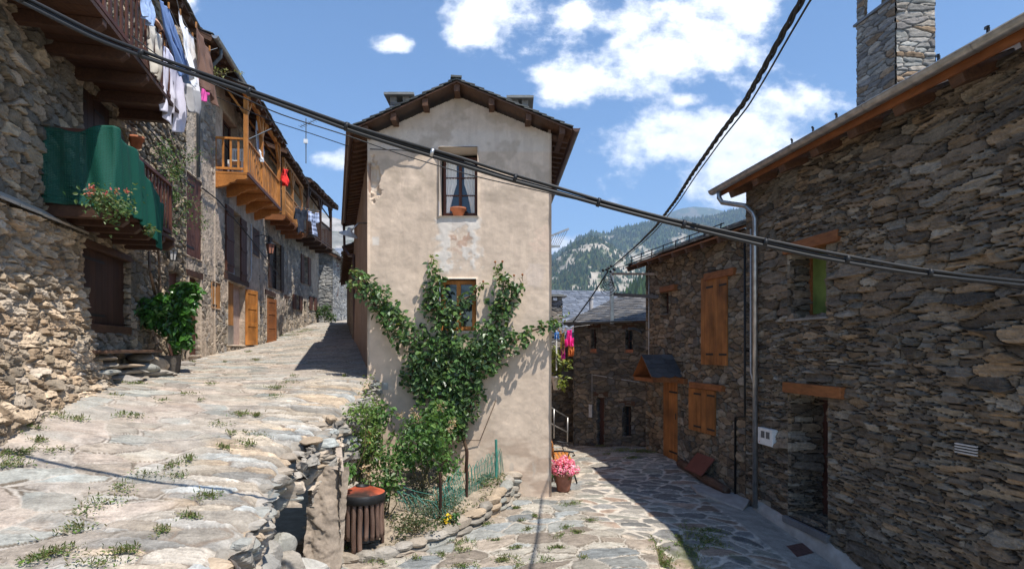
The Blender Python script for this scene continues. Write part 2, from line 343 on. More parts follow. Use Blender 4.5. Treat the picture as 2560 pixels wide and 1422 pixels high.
def rbf(pts):
    P = np.array(pts, float); n = len(P)
    def phi(r): return np.where(r > 0, r * r * np.log(r + 1e-9), 0)
    A = np.zeros((n + 3, n + 3)); d = np.hypot(P[:, None, 0] - P[None, :, 0], P[:, None, 1] - P[None, :, 1])
    A[:n, :n] = phi(d) + np.eye(n) * .15; A[:n, n] = 1; A[:n, n + 1:] = P[:, :2]; A[n:, :n] = A[:n, n:].T
    w = np.linalg.solve(A, np.r_[P[:, 2], 0, 0, 0])
    def f(x, y):
        x = np.asarray(x, float); y = np.asarray(y, float); z = w[n] + w[n + 1] * x + w[n + 2] * y
        for i in range(n): z = z + w[i] * phi(np.hypot(x - P[i, 0], y - P[i, 1]))
        return z
    return f
zu0 = rbf([(-2.72, 11.5, -.575), (-2.46, 8.4, -1.01), (-2.5, 7.6, -1.12), (-2.26, 5.75, -1.38), (-2.07, 4.3, -1.585), (-2, 3, -1.75), (-6.02, 7.06, -.62), (-6.77, 10.06, -.5),
           (-7.9, 14.6, -.29), (-9.25, 22.4, .2), (-10.26, 31.7, 1.36), (-5.2, 19.7, .2), (-7.64, 28, .93), (-9.6, 36, 1.7), (-3.7, 4.2, -1.5), (-5.6, 5.3, -1.0), (-4.4, 8, -.85),
           (-5.0, 12, -.5), (-4, 3, -1.62), (-5.5, 3, -1.3), (-7, 18, -.03)])
zl0 = rbf([(.75, 11.5, -2.84), (-.08, 11.4, -2.82), (-1.06, 8.8, -2.83), (-2.3, 7.9, -2.8), (0, 7.5, -2.86), (1.9, 7.7, -2.87), (2.2, 9.4, -2.88), (5.07, 9.26, -3.36), (4.73, 11.6, -3.1),
           (5.47, 6.4, -3.7), (4.52, 12.67, -3.0), (4.1, 14.7, -2.76), (3.72, 16.5, -2.76), (1.9, 18.5, -2.98), (.9, 15, -2.86), (.4, 20, -3.1), (3.4, 8.5, -3.14), (3.2, 11, -2.95), (2.6, 13.5, -2.88),
           (-1, 26, -4.0), (0, 5, -2.85), (4.5, 5, -3.6)])
def step_x(y): return 2.05 + .20 * (y - 8.5) / 1.7 + .03 * np.sin(y * 3)
def zl(x, y):
    z = zl0(x, y); return z - .30 * sstep(-.02, .05, x - step_x(y)) * sstep(9.7, 8.2, y) * sstep(1.3, .3, x - step_x(y))
def edge_x(y):
    e = np.interp(y, [2, 4.3, 5.75, 6.6, 7.6, 8.4, 11.5], [-2.0, -2.07, -2.26, -2.50, -2.54, -2.46, -2.70]) + .06 * np.sin(y * 5.1) + .035 * np.sin(y * 13.3)
    return np.where(y > 11.45, .644 - .296 * y + .1, e)
def zu(x, y): return zu0(x, y)
def on(u, v, zf):
    lo, hi = 3.0, 60.0
    for k in range(200):          # march along the sight line until it meets the ground
        Y = 3.0 * (20 ** (k / 199)); x = (u - HX) / F * Y; z = (HY - v) / F * Y
        if z < float(zf(np.array(x), np.array(Y))): hi = Y; break
        lo = Y
    for k in range(20):
        Y = (lo + hi) / 2; x = (u - HX) / F * Y; z = (HY - v) / F * Y
        if z < float(zf(np.array(x), np.array(Y))): hi = Y
        else: lo = Y
    Y = (lo + hi) / 2; return np.array([(u - HX) / F * Y, Y, float(zf(np.array((u - HX) / F * Y), np.array(Y)))])

# ------------------------------------------------------------------ ground, lanes, hills
PAV_L = [(.335, .29, .24), (.28, .275, .245), (.35, .295, .24), (.25, .26, .24), (.35, .29, .24), (.32, .30, .265), (.28, .245, .21), (.335, .305, .25)]
fine_u = rubble(.44, .27, .018, PAV_L, (.39, .345, .295), 31, warp=.10, edge=(.04, .13), p=2.2, strata=.005, dead=.25, tilt=.5, amp=.55, wf=2.0, rgh=2.0, crack=(.055, (.12, .095, .07)))
edge_u = rubble(.46, .15, .024, [(.34, .30, .25), (.29, .27, .24), (.38, .32, .25), (.40, .31, .22), (.31, .31, .29)], (.20, .16, .125), 37, warp=.08, edge=(.03, .16), p=2.4, strata=.008, dead=.25, tilt=.6, amp=.7, rgh=2.0)
def upper_style(x, y):
    h1, c1 = fine_u(x * .95 + y * .30, y * .95 - x * .3); h2, c2 = edge_u(x + .15 * y, y - .12 * x)
    h1 = h1 * .8
    w = np.maximum(sstep(-1.25, -.75, x - edge_x(y) + .5 * (fbm(x * 1.3, y * 1.3, 3, 5) - .5)), sstep(8.5, 9.3, y) * sstep(-1.0, -.7, x - edge_x(y)))
    w = np.where(y > 11.3, w * .35, w); w = np.maximum(w, .75 * sstep(.9, .3, x - (-4.26 - .25 * y) + .8 * (fbm(x, y, 2, 8) - .5)))
    smooth = sstep(.52, .62, fbm(x * .45 + 3.3, y * .3 + 9.1, 2, 77)) * .0
    rust = sstep(.60, .75, fbm(x * 2.1, y * 4.5, 4, 13))[..., None] * .18 * (1 - w[..., None])
    c1 = c1 * (1 - rust) + rust * np.array([.42, .25, .14])
    pale = sstep(.5, .66, fbm(x * .7 + 1.7, y * .5 - .4, 3, 21))[..., None] * .32
    c1 = c1 * (1 - pale) + pale * np.array([.43, .385, .34])
    c = c1 * (1 - w[..., None]) + c2 * w[..., None]
    pk = (sstep(.50, .58, fbm(x * .35 + 4.2, y * .22 + 2.2, 2, 88)) * sstep(.9, .5, np.abs(x - edge_x(y) + 2.0)))[..., None]; c = c * (1 - .32 * pk) + .32 * pk * np.array([.40, .335, .29])
    return h1 * (1 - w) * (1 - .6 * pk[..., 0]) + h2 * w + smooth, c
def build_upper():
    ys = [3.4]
    while ys[-1] < 37: ys.append(ys[-1] + max(.016, .00019 * ys[-1] ** 2))
    ys = np.array(ys); t = np.linspace(0, 1, 420) ** .9
    Y = np.repeat(ys[:, None], len(t), 1); xl = np.where(ys < 14.4, -4.26 - .25 * ys, np.where(ys < 26.5, -5.37 - .173 * ys, -8.36 - .06 * ys)) - .5
    xr = edge_x(ys); X = xl[:, None] + t[None] * (xr - xl)[:, None]
    h, col = upper_style(X, Y)
    Z = zu(X, Y) + h - .02 + .05 * (fbm(X * .8, Y * .8, 3, 3) - .5)
    dirt = sstep(.5, .7, fbm(X * 1.8, Y * 1.8, 4, 41))[..., None] * .25; col = col * (1 - dirt) + dirt * np.array([.33, .28, .22])
    Z = Z - (.15 * sstep(-.22, .02, X - xr[:, None]) ** 1.5 + .05 * sstep(-.5, 0, X - xr[:, None]) * fbm(X * 5, Y * 5, 3, 18)) * (Y < 11.4)
    m = MB(); m.grid(np.stack([X, Y, Z], -1), col); return struct(m.build('upper_lane', M['paving'], smooth=False))
build_upper()

PAV_R = [(.32, .285, .235), (.25, .25, .23), (.35, .29, .23), (.23, .24, .235), (.33, .30, .25), (.27, .225, .18), (.36, .30, .235)]
big_l = rubble(.44, .30, .022, PAV_R, (.42, .375, .315), 51, warp=.10, edge=(.05, .14), p=2.3, strata=.006, dead=.25, tilt=.5, amp=.6, rgh=2.0, crack=(.045, (.14, .115, .085)))
cob_l = rubble(.42, .27, .02, [(.22, .205, .185), (.255, .235, .205), (.185, .18, .17), (.29, .215, .165), (.235, .225, .19)], (.50, .445, .375), 57, warp=.09, edge=(.14, .26), p=2.1, strata=.003, dead=.15, tilt=.3, jit=.9, amp=.6)
def build_lower():
    ys = [5.6]
    while ys[-1] < 26: ys.append(ys[-1] + max(.02, .00012 * ys[-1] ** 2))
    ys = np.array(ys); xs = np.arange(-3.1, 6.4, .02); X, Y = np.meshgrid(xs, ys)
    h1, c1 = big_l(X * .92 + Y * .38, Y * .92 - X * .38); h2, c2 = cob_l(X + .2 * Y, Y - .1 * X)
    w = sstep(.0, .5, X - np.interp(Y, [6, 8, 9.4, 11.5, 15, 20], [3.0, 2.6, 1.25, .9, 1.6, 3]) + .5 * (fbm(X * 1.1, Y * 1.1, 3, 6) - .5)) * sstep(17, 14.8, Y)
    h = h1 * (1 - w) + h2 * w; col = c1 * (1 - w[..., None]) + c2 * w[..., None]
    ap = sstep(-.95, -.88, X - (6.39 - .143 * Y)) * sstep(11.75, 11.6, Y)          # cement apron along the right-hand house
    h = h * (1 - ap) + ap * .03; col = col * (1 - ap[..., None]) + ap[..., None] * np.array([.33, .305, .27]) * (.8 + .4 * fbm(X * 3, Y * 3, 4, 9))[..., None]
    moss = sstep(.50, .64, fbm(X * 2.6, Y * 2.6, 4, 71)) * sstep(.9, .2, np.abs(X - 2.9)) * sstep(9.9, 9.2, Y)
    col = col * (1 - .75 * moss[..., None]) + .75 * moss[..., None] * np.array([.09, .10, .04])
    Z = zl(X, Y) + h - .02 + .03 * (fbm(X * .9, Y * .9, 3, 4) - .5)
    m = MB(); m.grid(np.stack([X, Y, Z], -1), col); return struct(m.build('lower_lane', M['paving'], smooth=True))
build_lower()
def build_ground():
    n = 160; g = np.linspace(-1, 1, n); q = np.sign(g) * np.abs(g) ** 3 * 9000; X, Y = np.meshgrid(q, q + 10)
    m = MB(); m.grid(np.stack([X, Y, X * 0 - 4.6], -1), np.array([.34, .29, .225])[None, None] * (np.hypot(X, Y) < 90)[..., None] + np.array([.12, .12, .06])[None, None] * (np.hypot(X, Y) >= 90)[..., None])  # pale warm disc round the camera, coloured to bounce light into the shade
    struct(m.build('ground', M['earth'], smooth=True))
build_ground()

def hill(name, prof, Y0, Y1, zb, pal, seed, amp, rock, nx=220, ny=120, treeh=0, ntree=0, pw=.8, rockc=(.36, .32, .26), rsc=1.0):
    """A mountainside: rises from depth Y0 to a skyline given as bearings and heights at depth Y1, then falls away behind."""
    pu = np.array([(p[0] - HX) / F for p in prof]); pz = np.array([(HY - p[1]) / F * Y1 for p in prof])
    bu = np.linspace(pu[0], pu[-1], nx); t = np.linspace(0, 1.35, ny)
    B, T = np.meshgrid(bu, t); Yd = Y0 + (Y1 - Y0) * T; X = B * Yd
    top = np.interp(B, pu, pz); up = np.where(T <= 1, np.clip(T, 0, 1) ** pw, 1 - ((T - 1) / .35) * .6)
    L = (Y1 - Y0) * .22; nz = fbm(X / L + 5, Yd / L + seed, 6, seed) - .5
    Z = zb + (top - zb) * up + nz * amp * 2 * np.clip(T * 1.6, 0, 1) * np.where(T < 1, np.clip((1.02 - T) * 6, .12, 1), .3)
    sl = np.gradient(Z, axis=0); 
    rk = sstep(rock, rock + .13, fbm(X / L * 3.2 * rsc, Z / L * 4.5 * rsc, 6, seed + 9) + .25 * (fbm(X / L, Z / L, 2, seed + 4) - .5))
    n3 = fbm(X / L * 14, Z / L * 14, 4, seed + 3)
    col = palette(pal, fbm(X / L * 5, Z / L * 5, 4, seed + 7) * 1.4 - .2, n3, .8)
    col = col * (1 - rk[..., None]) + rk[..., None] * np.array(rockc) * (.6 + .8 * n3[..., None])
    m = MB(); m.grid(np.stack([X, Yd, Z], -1), col); struct(m.build(name, M['hill'], smooth=True))
    if ntree:
        iy = RNG.integers(2, int(ny / 1.35) + 1, ntree); ix = RNG.integers(0, nx - 1, ntree); keep = (rk[iy, ix] < .5) | (RNG.random(ntree) < .12); iy = iy[keep]; ix = ix[keep]
        fx = RNG.random(len(ix)); fy = RNG.random(len(ix)); 
        def bl(A): return (A[iy, ix] * (1 - fx) + A[iy, np.minimum(ix + 1, nx - 1)] * fx) * (1 - fy) + (A[np.minimum(iy + 1, ny - 1), ix] * (1 - fx) + A[np.minimum(iy + 1, ny - 1), np.minimum(ix + 1, nx - 1)] * fx) * fy
        p = np.stack([bl(X), bl(Yd), bl(Z)], -1); hh = treeh * (.3 + RNG.random(len(p)) ** 1.6 * 1.5); rr = hh * (.22 + .16 * RNG.random(len(p)))
        an = np.arange(5) / 5 * 2 * np.pi; ring = np.stack([np.cos(an), np.sin(an), 0 * an], -1)
        v = np.concatenate([p[:, None] + ring[None] * rr[:, None, None], (p + np.stack([0 * hh, 0 * hh, hh], -1))[:, None]], 1)
        base = np.arange(len(p))[:, None, None] * 6; f = np.array([(k, (k + 1) % 5, 5) for k in range(5)])[None] + base
        g = palette(pal, RNG.random(len(p)), RNG.random(len(p)), 1.0); m2 = MB(); m2.add(v.reshape(-1, 3), f.reshape(-1, 3), np.repeat(g, 6, 0)); return m2
forest = MB()
GR = [(.055, .085, .035), (.040, .068, .034), (.085, .11, .04), (.065, .09, .045), (.10, .105, .05)]
def merge(m2):
    if m2: forest.add(np.vstack(m2.v), [f for f in m2.f], np.vstack(m2.c))
merge(hill('rocky_hill', [(1180, 745), (1300, 700), (1380, 655), (1430, 612), (1470, 590), (1500, 592), (1545, 625), (1600, 672), (1660, 722), (1760, 790), (1900, 860)], 700, 1500, -60, GR, 11, 34, .42, treeh=7, ntree=26000, rsc=2.5))
merge(hill('forested_slope', [(1150, 790), (1300, 705), (1380, 640), (1420, 612), (1450, 592), (1480, 578), (1520, 584), (1545, 568), (1600, 560), (1660, 550), (1700, 548), (1760, 545), (1860, 519), (2000, 500), (2200, 520)], 1500, 2700, -60, GR, 23, 40, .66, treeh=11, ntree=26000))
hill('distant_peak', [(1500, 650), (1600, 560), (1670, 533), (1705, 520), (1735, 516), (1780, 521), (1830, 533), (1950, 560), (2100, 640)], 3600, 5200, -60, [(.10, .11, .07), (.07, .09, .05), (.14, .13, .09)], 33, 40, .62, nx=160)
hill('scree_hill', [(700, 470), (760, 500), (820, 538), (850, 548), (880, 556), (930, 590), (1000, 650), (1100, 760)], 900, 1700, -60, [(.24, .23, .20), (.20, .19, .16), (.13, .14, .09)], 43, 30, .5, rockc=(.36, .33, .30), nx=160)
merge(hill('wooded_spur', [(1480, 800), (1560, 752), (1600, 716), (1640, 690), (1720, 640), (1850, 600)], 260, 420, -30, [(.05, .09, .025), (.06, .10, .03), (.04, .07, .022)], 53, 8, .9, nx=120, ny=60, treeh=6, ntree=5000))
struct(forest.build('forest', M['leaf']), 'stuff')

# the air between here and the hills
def build_haze():
    m = MB(); m.box((0, 4000, 650), (9900, 9200, 1312)); mt = bpy.data.materials.new('haze'); mt.use_nodes = True; nt = mt.node_tree; nt.nodes.clear()
    o = nt.nodes.new('ShaderNodeOutputMaterial'); v = nt.nodes.new('ShaderNodeVolumePrincipled'); v.inputs['Color'].default_value = (.46, .68, 1.0, 1); v.inputs['Density'].default_value = .00015; v.inputs['Anisotropy'].default_value = .1
    nt.links.new(v.outputs[0], o.inputs[1]); ob = m.build('haze', mt); struct(ob, 'stuff'); return ob
build_haze()

# ------------------------------------------------------------------ shared builders
def spans(a, b, res, cuts):
    g = np.linspace(a, b, max(2, int(round((b - a) / res)) + 1)); cuts = [c for c in cuts if a < c < b]
    g = np.array([x for x in g if all(abs(x - c) > res * .45 for c in cuts)] + cuts); return np.sort(g)
LIP = .05
def patch(m, O, T, B, N, us, vs, style, holes=(), keep=None, uo=0, vo=0, prof=None, lip=None, ends=None):
    U, V = np.meshgrid(us, vs); h, col = style(U + uo, V + vo)
    for (a, b, c, d) in holes:        # settle the stones to one depth at the arrises so that face and reveal meet
        q = np.maximum(np.maximum(a - U, U - b), np.maximum(c - V, V - d)); h = h + (LIP - h) * sstep(.03, .0, q)
    if ends is not None: h = h + (LIP - h) * sstep(.03, .0, np.minimum(U - us[0], us[-1] - U) if ends == 2 else U - us[0])
    if lip is not None: h = h * sstep(.0, .03, (U if lip == 0 else V))
    if prof is not None: h = h + prof(U, V)
    P = np.asarray(O)[None, None] + U[..., None] * T + V[..., None] * B + h[..., None] * N
    uc = (us[:-1] + us[1:]) / 2; vc = (vs[:-1] + vs[1:]) / 2; UC, VC = np.meshgrid(uc, vc); k = np.ones(UC.shape, bool)
    for (a, b, c, d) in holes: k &= ~((UC > a) & (UC < b) & (VC > c) & (VC < d))
    if keep is not None: k &= keep(UC, VC)
    m.grid(P, col, k)
def house_wall(name, W, s0, s1, z0, z1, res, style, holes=(), rev=.28, parent=None, mat='stone', back=1.6, keep=None, prof=None, rcol=(.2, .18, .16), rstone=True, sides=(True, True), inner=True):
    """One masonry wall with real stones, reveals in its openings, end returns and a dark core behind it."""
    m = MB(); Zv = np.array([0, 0, 1.]); O = W.N * W.d
    us = spans(s0, s1, res, [x for h in holes for x in h[:2]]); vs = spans(z0, z1, res, [x for h in holes for x in h[2:]])
    patch(m, O, W.T, Zv, W.N, us, vs, style, holes, keep, prof=prof, ends=2)
    for (a, b, c, d) in holes:
        if rstone:
            dd = np.linspace(0, rev + LIP, max(3, int(rev / res) + 1)); O_ = O; O = O + W.N * LIP; vv = spans(c, d, res, []); uu = spans(a, b, res, [])
            patch(m, O + W.T * a, -W.N, Zv, W.T, dd, vv, style, uo=a + 7, lip=0); patch(m, O + W.T * b, -W.N, Zv, -W.T, dd, vv, style, uo=b + 9, lip=0)
            patch(m, O + Zv * d, W.T, -W.N, -Zv, uu, dd, style, vo=d, lip=1); patch(m, O + Zv * c, W.T, -W.N, Zv, uu, dd, style, vo=c + 3, lip=1); O = O_
        else:
            for pts in ([(a, c), (a, d)], [(b, c), (b, d)], [(a, d), (b, d)], [(a, c), (b, c)]):
                p, q = pts; m.poly([W.P(p[0], p[1], .02), W.P(q[0], q[1], .02), W.P(q[0], q[1], -rev), W.P(p[0], p[1], -rev)], rcol)
    for side, sv in zip(sides, (s0, s1)):
        if side and back > .05:
            dd = spans(0, back, max(res, .03), []); vv = spans(z0, z1, max(res, .03), [])
            patch(m, O + W.T * sv + W.N * LIP, -W.N, Zv, -W.T if sv == s0 else W.T, dd, vv, style, uo=sv + 4, lip=0, keep=(lambda A, B: keep(np.full(A.shape, sv), B)) if keep else None)
    if inner:
        mtop = z1 if keep is None else z1 - (z1 - z0) * .35
        m.wbox(W, s0 + .06, s1 - .06, -max(back, rev + .1), -rev - .015, z0, mtop - .06, (.01, .009, .008))  # near-black box added inside the house to block light
    return m.build(name, M[mat], parent, smooth=mat == 'plaster')
def slates(m, A, B, Cc, D, rows, cw, seed=0, col=((.12, .125, .135), (.16, .16, .165), (.10, .105, .12)), th=.018, jit=.02, rnd=None):
    """Overlapping slates on the roof plane A-B (eave) to D-C (ridge)."""
    rg = np.random.default_rng(seed); A, B, Cc, D = [np.asarray(p, float) for p in (A, B, Cc, D)]
    nrm = np.cross(B - A, D - A); nrm /= np.linalg.norm(nrm); nrm *= np.sign(nrm[2])
    for r in range(rows):
        t0 = r / rows; t1 = min(1.0, (r + 1.45) / rows); a0 = A + (D - A) * t0; b0 = B + (Cc - B) * t0; a1 = A + (D - A) * t1; b1 = B + (Cc - B) * t1
        L = np.linalg.norm(b0 - a0); n = max(1, int(L / cw)); e = np.sort(np.r_[0, 1, (np.arange(1, n) + (rg.random(n - 1) - .5) * .5 + (.5 if r % 2 else 0) * .6) / n]); e = np.clip(e, 0, 1)
        for k in range(len(e) - 1):
            if e[k + 1] - e[k] < .15 / n: continue
            g0, g1 = e[k], e[k + 1] - .04 / n; dj = (rg.random() - .5) * 2 * jit / max(1e-6, np.linalg.norm(a1 - a0)); lift = th * (1.25 + .8 * rg.random())
            q0 = a0 + (b0 - a0) * g0 + (a1 - a0) * dj + nrm * lift; q1 = a0 + (b0 - a0) * g1 + (a1 - a0) * dj + nrm * (lift + (rg.random() - .5) * th * .4)
            q2 = a1 + (b1 - a1) * g1 + nrm * .002; q3 = a1 + (b1 - a1) * g0 + nrm * .002
            c = np.array(col[rg.integers(len(col))]) * (.75 + .5 * rg.random())
            if rnd:   # rounded lower edge
                mid = [q0 + (q1 - q0) * f - (a1 - a0) / np.linalg.norm(a1 - a0) * rnd * math.sin(math.pi * f) for f in (.0, .2, .4, .6, .8, 1)]; top = mid + [q2, q3]
            else: top = [q0, q1, q2, q3]
            m.prism([p - nrm * th for p in top], nrm * th, c)
def frame_window(name, W, s0, s1, z0, z1, o, mat, parent, cols=2, rows=3, fw=.06, bw=.03, glass='glass', gl=None):
    """Casement frame with glazing bars; the panes are a sub-part."""
    m = MB(); j = lambda: (.5, .5, .5)
    m.wbox(W, s0, s0 + fw, o - .06, o, z0, z1, j()); m.wbox(W, s1 - fw, s1, o - .06, o, z0, z1, j()); m.wbox(W, s0 + fw, s1 - fw, o - .06, o - .002, z0, z0 + fw, j()); m.wbox(W, s0 + fw, s1 - fw, o - .06, o - .002, z1 - fw, z1, j())
    for k in range(1, cols):
        s = s0 + (s1 - s0) * k / cols; m.wbox(W, s - fw * .55, s + fw * .55, o - .05, o + .008, z0 + fw, z1 - fw, j())
    for r in range(1, rows):
        z = z0 + fw + (z1 - z0 - 2 * fw) * r / rows
        for k in range(cols):
            a = s0 + (s1 - s0) * k / cols + fw * .56; b = s0 + (s1 - s0) * (k + 1) / cols - fw * .56; m.wbox(W, a, b, o - .045, o - .012, z - bw / 2, z + bw / 2, j())
    f = m.build(name, M[mat], parent, bevel=.004)
    if glass:
        g = MB(); g.wbox(W, s0 + .01, s1 - .01, o - .042, o - .036, z0 + .01, z1 - .01); g.build('pane', M[glass], f)
    return f
def planks(name, W, s0, s1, z0, z1, o, th, n, mat, parent, strap=True, seed=0, ledge=False, gap=.006):
    m = MB(); rg = np.random.default_rng(seed)
    for k in range(n):
        a = s0 + (s1 - s0) * k / n + gap / 2; b = s0 + (s1 - s0) * (k + 1) / n - gap / 2; g = .5 * (.82 + .36 * rg.random()); m.wbox(W, a, b, o + rg.random() * .004, o + th, z0 + rg.random() * .006, z1 - rg.random() * .006, (g, g, g))
    if ledge:
        for z in (z0 + .12 * (z1 - z0), z0 + .5 * (z1 - z0), z1 - .12 * (z1 - z0)): m.wbox(W, s0 + .01, s1 - .01, o + th, o + th + .02, z - .05, z + .05, (.42,) * 3)
    p = m.build(name, M[mat], parent, bevel=.003)
    if strap:
        h = MB()
        for z in (z0 + .12 * (z1 - z0), z1 - .12 * (z1 - z0)): h.wbox(W, s0, s0 + .55 * (s1 - s0), o + th + .001, o + th + .008, z - .022, z + .022)
        each(h, 'strap_hinge', M['iron'], p)
    return p
def pipe(name, pts, r, mat, parent=None, seg=10, bands=0):
    m = MB(); m.tube(pts, r, seg); o = m.build(name, M[mat], parent, smooth=True)
    return o
def gutter(name, p0, p1, r, mat, parent, out, bands=0.9):
    p0 = np.asarray(p0, float); p1 = np.asarray(p1, float); d = (p1 - p0); L = np.linalg.norm(d); d /= L; a = np.array([out[0], out[1], 0.]); m = MB()
    an = np.linspace(math.pi, 2 * math.pi, 9)
    def ring(p, rr): return np.array([p + a * rr * math.cos(t) + np.array([0, 0, rr * math.sin(t)]) for t in an])
    m.grid(np.stack([ring(p0, r), ring(p1, r)])); m.grid(np.stack([ring(p0, r - .006), ring(p1, r - .006)]))
    for p in (p0, p1): m.poly(ring(p, r))
    for sg in (-1, 1): m.tube([p0 + a * r * sg, p1 + a * r * sg], .009, 6)
    if bands:
        for k in range(int(L / bands) + 1): q = p0 + d * min(L, .15 + k * bands); m.grid(np.stack([ring(q, r + .006), ring(q + d * .03, r + .006)]))
    return m.build(name, M[mat], parent, smooth=True)
# ------------------------------------------------------------------ plaster house at the fork
def frontplaster(x, z):
    w = fbm(x * 2.5, z * 2.5, 4, 61); f = fbm(x * 9, z * 9, 4, 62); f2 = fbm(x * 34, z * 34, 3, 63)
    h = .022 * (w - .5) + .009 * (f - .5) + .003 * (f2 - .5)
    c = np.array([.605, .482, .375]) * (1 + .34 * (w - .5) + .22 * (f - .5))[..., None]
    def blend(m, col): 
        nonlocal c
        m = np.clip(m, 0, 1)[..., None]; c = c * (1 - m) + m * np.array(col)
    wob = (fbm(x * 3, z * 3, 4, 64) - .5) * .7; wob2 = (fbm(x * 9, z * 9, 4, 65) - .5) * .6
    blend(.75 * sstep(3.74, 3.80, z + wob * .12) * sstep(4.22, 4.12, z + wob * .2), (.62, .545, .47))             # paler band under the gable
    blend(.5 * sstep(4.0, 4.3, z + wob * .5), (.53, .45, .38))
    inn = np.minimum(sstep(-1.52, -1.36, x + wob2 * .6), sstep(-.58, -.72, x + wob2 * .6)) * sstep(1.3, 1.55, z + wob) * sstep(2.54, 2.5, z + .1 * wob2)
    hole = np.minimum(sstep(-1.22, -1.12, x + wob2), sstep(-.82, -.90, x + wob2)) * sstep(2.36, 2.25, z + wob2 * 1.5)
    white = inn * np.clip(1 - hole * .85, 0, 1) * sstep(.30, .45, f + .14); blend(.72 * white, (.66, .63, .585)); h = h + .006 * white
    blend(.8 * inn * hole * sstep(.45, .62, f) * sstep(1.5, 2.2, z), (.40, .24, .17))
    blend(.75 * np.minimum(sstep(.24, .30, x + wob2 * .5), sstep(.62, .54, x + wob2 * .5)) * np.minimum(sstep(1.14, 1.2, z + wob2), sstep(1.62, 1.55, z + wob2)) * .8, (.64, .53, .45))
    blend(.8 * np.minimum(sstep(.40, .50, x + wob2), 1) * np.minimum(sstep(1.85, 1.95, z + wob2), sstep(2.42, 2.34, z - .3 * (x - .7) + wob2)), (.67, .51, .40))
    blend(.8 * np.minimum(sstep(-2.68, -2.66, x + wob2 * .1), sstep(-2.53, -2.55, x + wob2 * .1)) * np.minimum(sstep(1.96, 1.98, z), sstep(2.14, 2.12, z)), (.66, .61, .55))
    blend(.5 * sstep(.50, .66, fbm(x * 3.1, z * 3.4, 4, 66)) * sstep(2.0, 3.2, z), (.36, .29, .22))                # grime
    blend(.6 * sstep(.50, .62, fbm(x * 1.4, z * 4.5, 4, 67)) * sstep(-1.2, -2.2, z), (.37, .26, .19))               # damp foot of the wall
    blend(.6 * sstep(.62, .72, fbm(x * 7, z * 3, 4, 68)) * sstep(-1.7, -2.4, z), (.45, .40, .34))
    st = np.minimum(sstep(.54, .62, fbm(x * 11, z * 1.1, 3, 69)), sstep(.5, 1.8, z)) * .22; blend(st, (.42, .33, .26))
    bite = sstep(.20, .12, np.hypot((x + 2.70) * 1.25, (z - 3.22) * .55) + wob2 * .55); h = h - bite * (.07 + .07 * (f - .4)); blend(bite * .9, (.50, .40, .31)); blend(bite * sstep(.5, .6, f), (.60, .53, .45))
    crack = .5 * sstep(.006, .002, np.abs(fbm(x * 1.2, z * 1.2, 4, 70) - .47)) * sstep(.5, .62, fbm(x * .8, z * .8, 2, 72)); h = h - .004 * crack; blend(.4 * crack, (.30, .22, .17))
    return h, np.clip(c, .01, .9)
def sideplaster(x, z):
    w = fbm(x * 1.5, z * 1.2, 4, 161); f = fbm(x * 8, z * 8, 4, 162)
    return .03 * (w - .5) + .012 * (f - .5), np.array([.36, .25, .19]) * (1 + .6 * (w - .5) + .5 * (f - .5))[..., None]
PH = thing('plaster_house', 'narrow beige plastered house standing alone in the fork between two cobbled lanes', 'house', (-1, 11.5, -2.9))
RX = -1.03
def ztop(x): return np.where(x < RX, 4.985 - .437 * (RX - x), 4.985 - .404 * (x - RX)) - .17
upw = (-1.395, WF.S(1194), WF.Z(1150, 541), WF.Z(1150, 369)); low = (WF.S(1100), WF.S(1191), WF.Z(1150, 826), WF.Z(1150, 697))
house_wall('front_wall', WF, -2.76, .754, -3.1, 4.95, .0165, frontplaster, [upw, low], .5, PH, 'plaster', back=.0, keep=lambda a, b: b < ztop(a), rstone=False, rcol=(.62, .55, .47), inner=False)
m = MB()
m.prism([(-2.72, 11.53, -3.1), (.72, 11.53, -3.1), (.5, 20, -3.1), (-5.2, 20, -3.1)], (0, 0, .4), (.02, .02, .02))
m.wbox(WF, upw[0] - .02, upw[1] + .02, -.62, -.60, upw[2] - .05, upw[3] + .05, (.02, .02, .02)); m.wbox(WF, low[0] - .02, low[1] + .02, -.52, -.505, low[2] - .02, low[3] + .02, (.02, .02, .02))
each(m, 'dark_core', M['void'], PH)  # near-black floor and window backings, added to stand for the unlit inside
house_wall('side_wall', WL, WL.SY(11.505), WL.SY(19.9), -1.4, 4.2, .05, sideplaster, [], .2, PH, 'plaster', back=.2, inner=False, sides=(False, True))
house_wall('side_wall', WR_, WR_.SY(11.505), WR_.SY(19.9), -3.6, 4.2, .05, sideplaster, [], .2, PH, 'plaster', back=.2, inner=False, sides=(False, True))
m = MB()     # dark pilaster-like downpipe board and doorway far along the lane side
for u in (905, 893): pass
# windows
uf = frame_window('window', WF, WF.S(1109, -.45), WF.S(1194, -.45), WF.Z(1150, 541, -.45), WF.Z(1150, 396, -.45), -.40, 'brown', PH, 2, 3, .055, .025)
cm = MB()
for sa, sb, dirn in ((WF.S(1112, -.5), WF.S(1148, -.5), 1), (WF.S(1156, -.5), WF.S(1192, -.5), -1)):
    zz = np.linspace(uf.parent.location.z * 0 + WF.Z(1150, 538, -.5), WF.Z(1150, 402, -.5), 30); tt = np.linspace(0, 1, 24); T_, Z_ = np.meshgrid(tt, zz)
    k = (Z_ - zz[0]) / (zz[-1] - zz[0]); wd_ = np.where(k > .55, 1, .45 + .55 * (k / .55) ** 1.5) * .85; a_, b_ = (sa, sb) if dirn == 1 else (sb, sa)
    S_ = a_ + (b_ - a_) * T_ * wd_; o_ = -.425 + .012 * np.sin(T_ * 26 + Z_ * 1.5)
    V = S_[..., None] * WF.T + (WF.d + o_)[..., None] * WF.N; V[..., 2] = Z_; cm.grid(V, np.broadcast_to(np.array([.80, .80, .78]), V.shape))
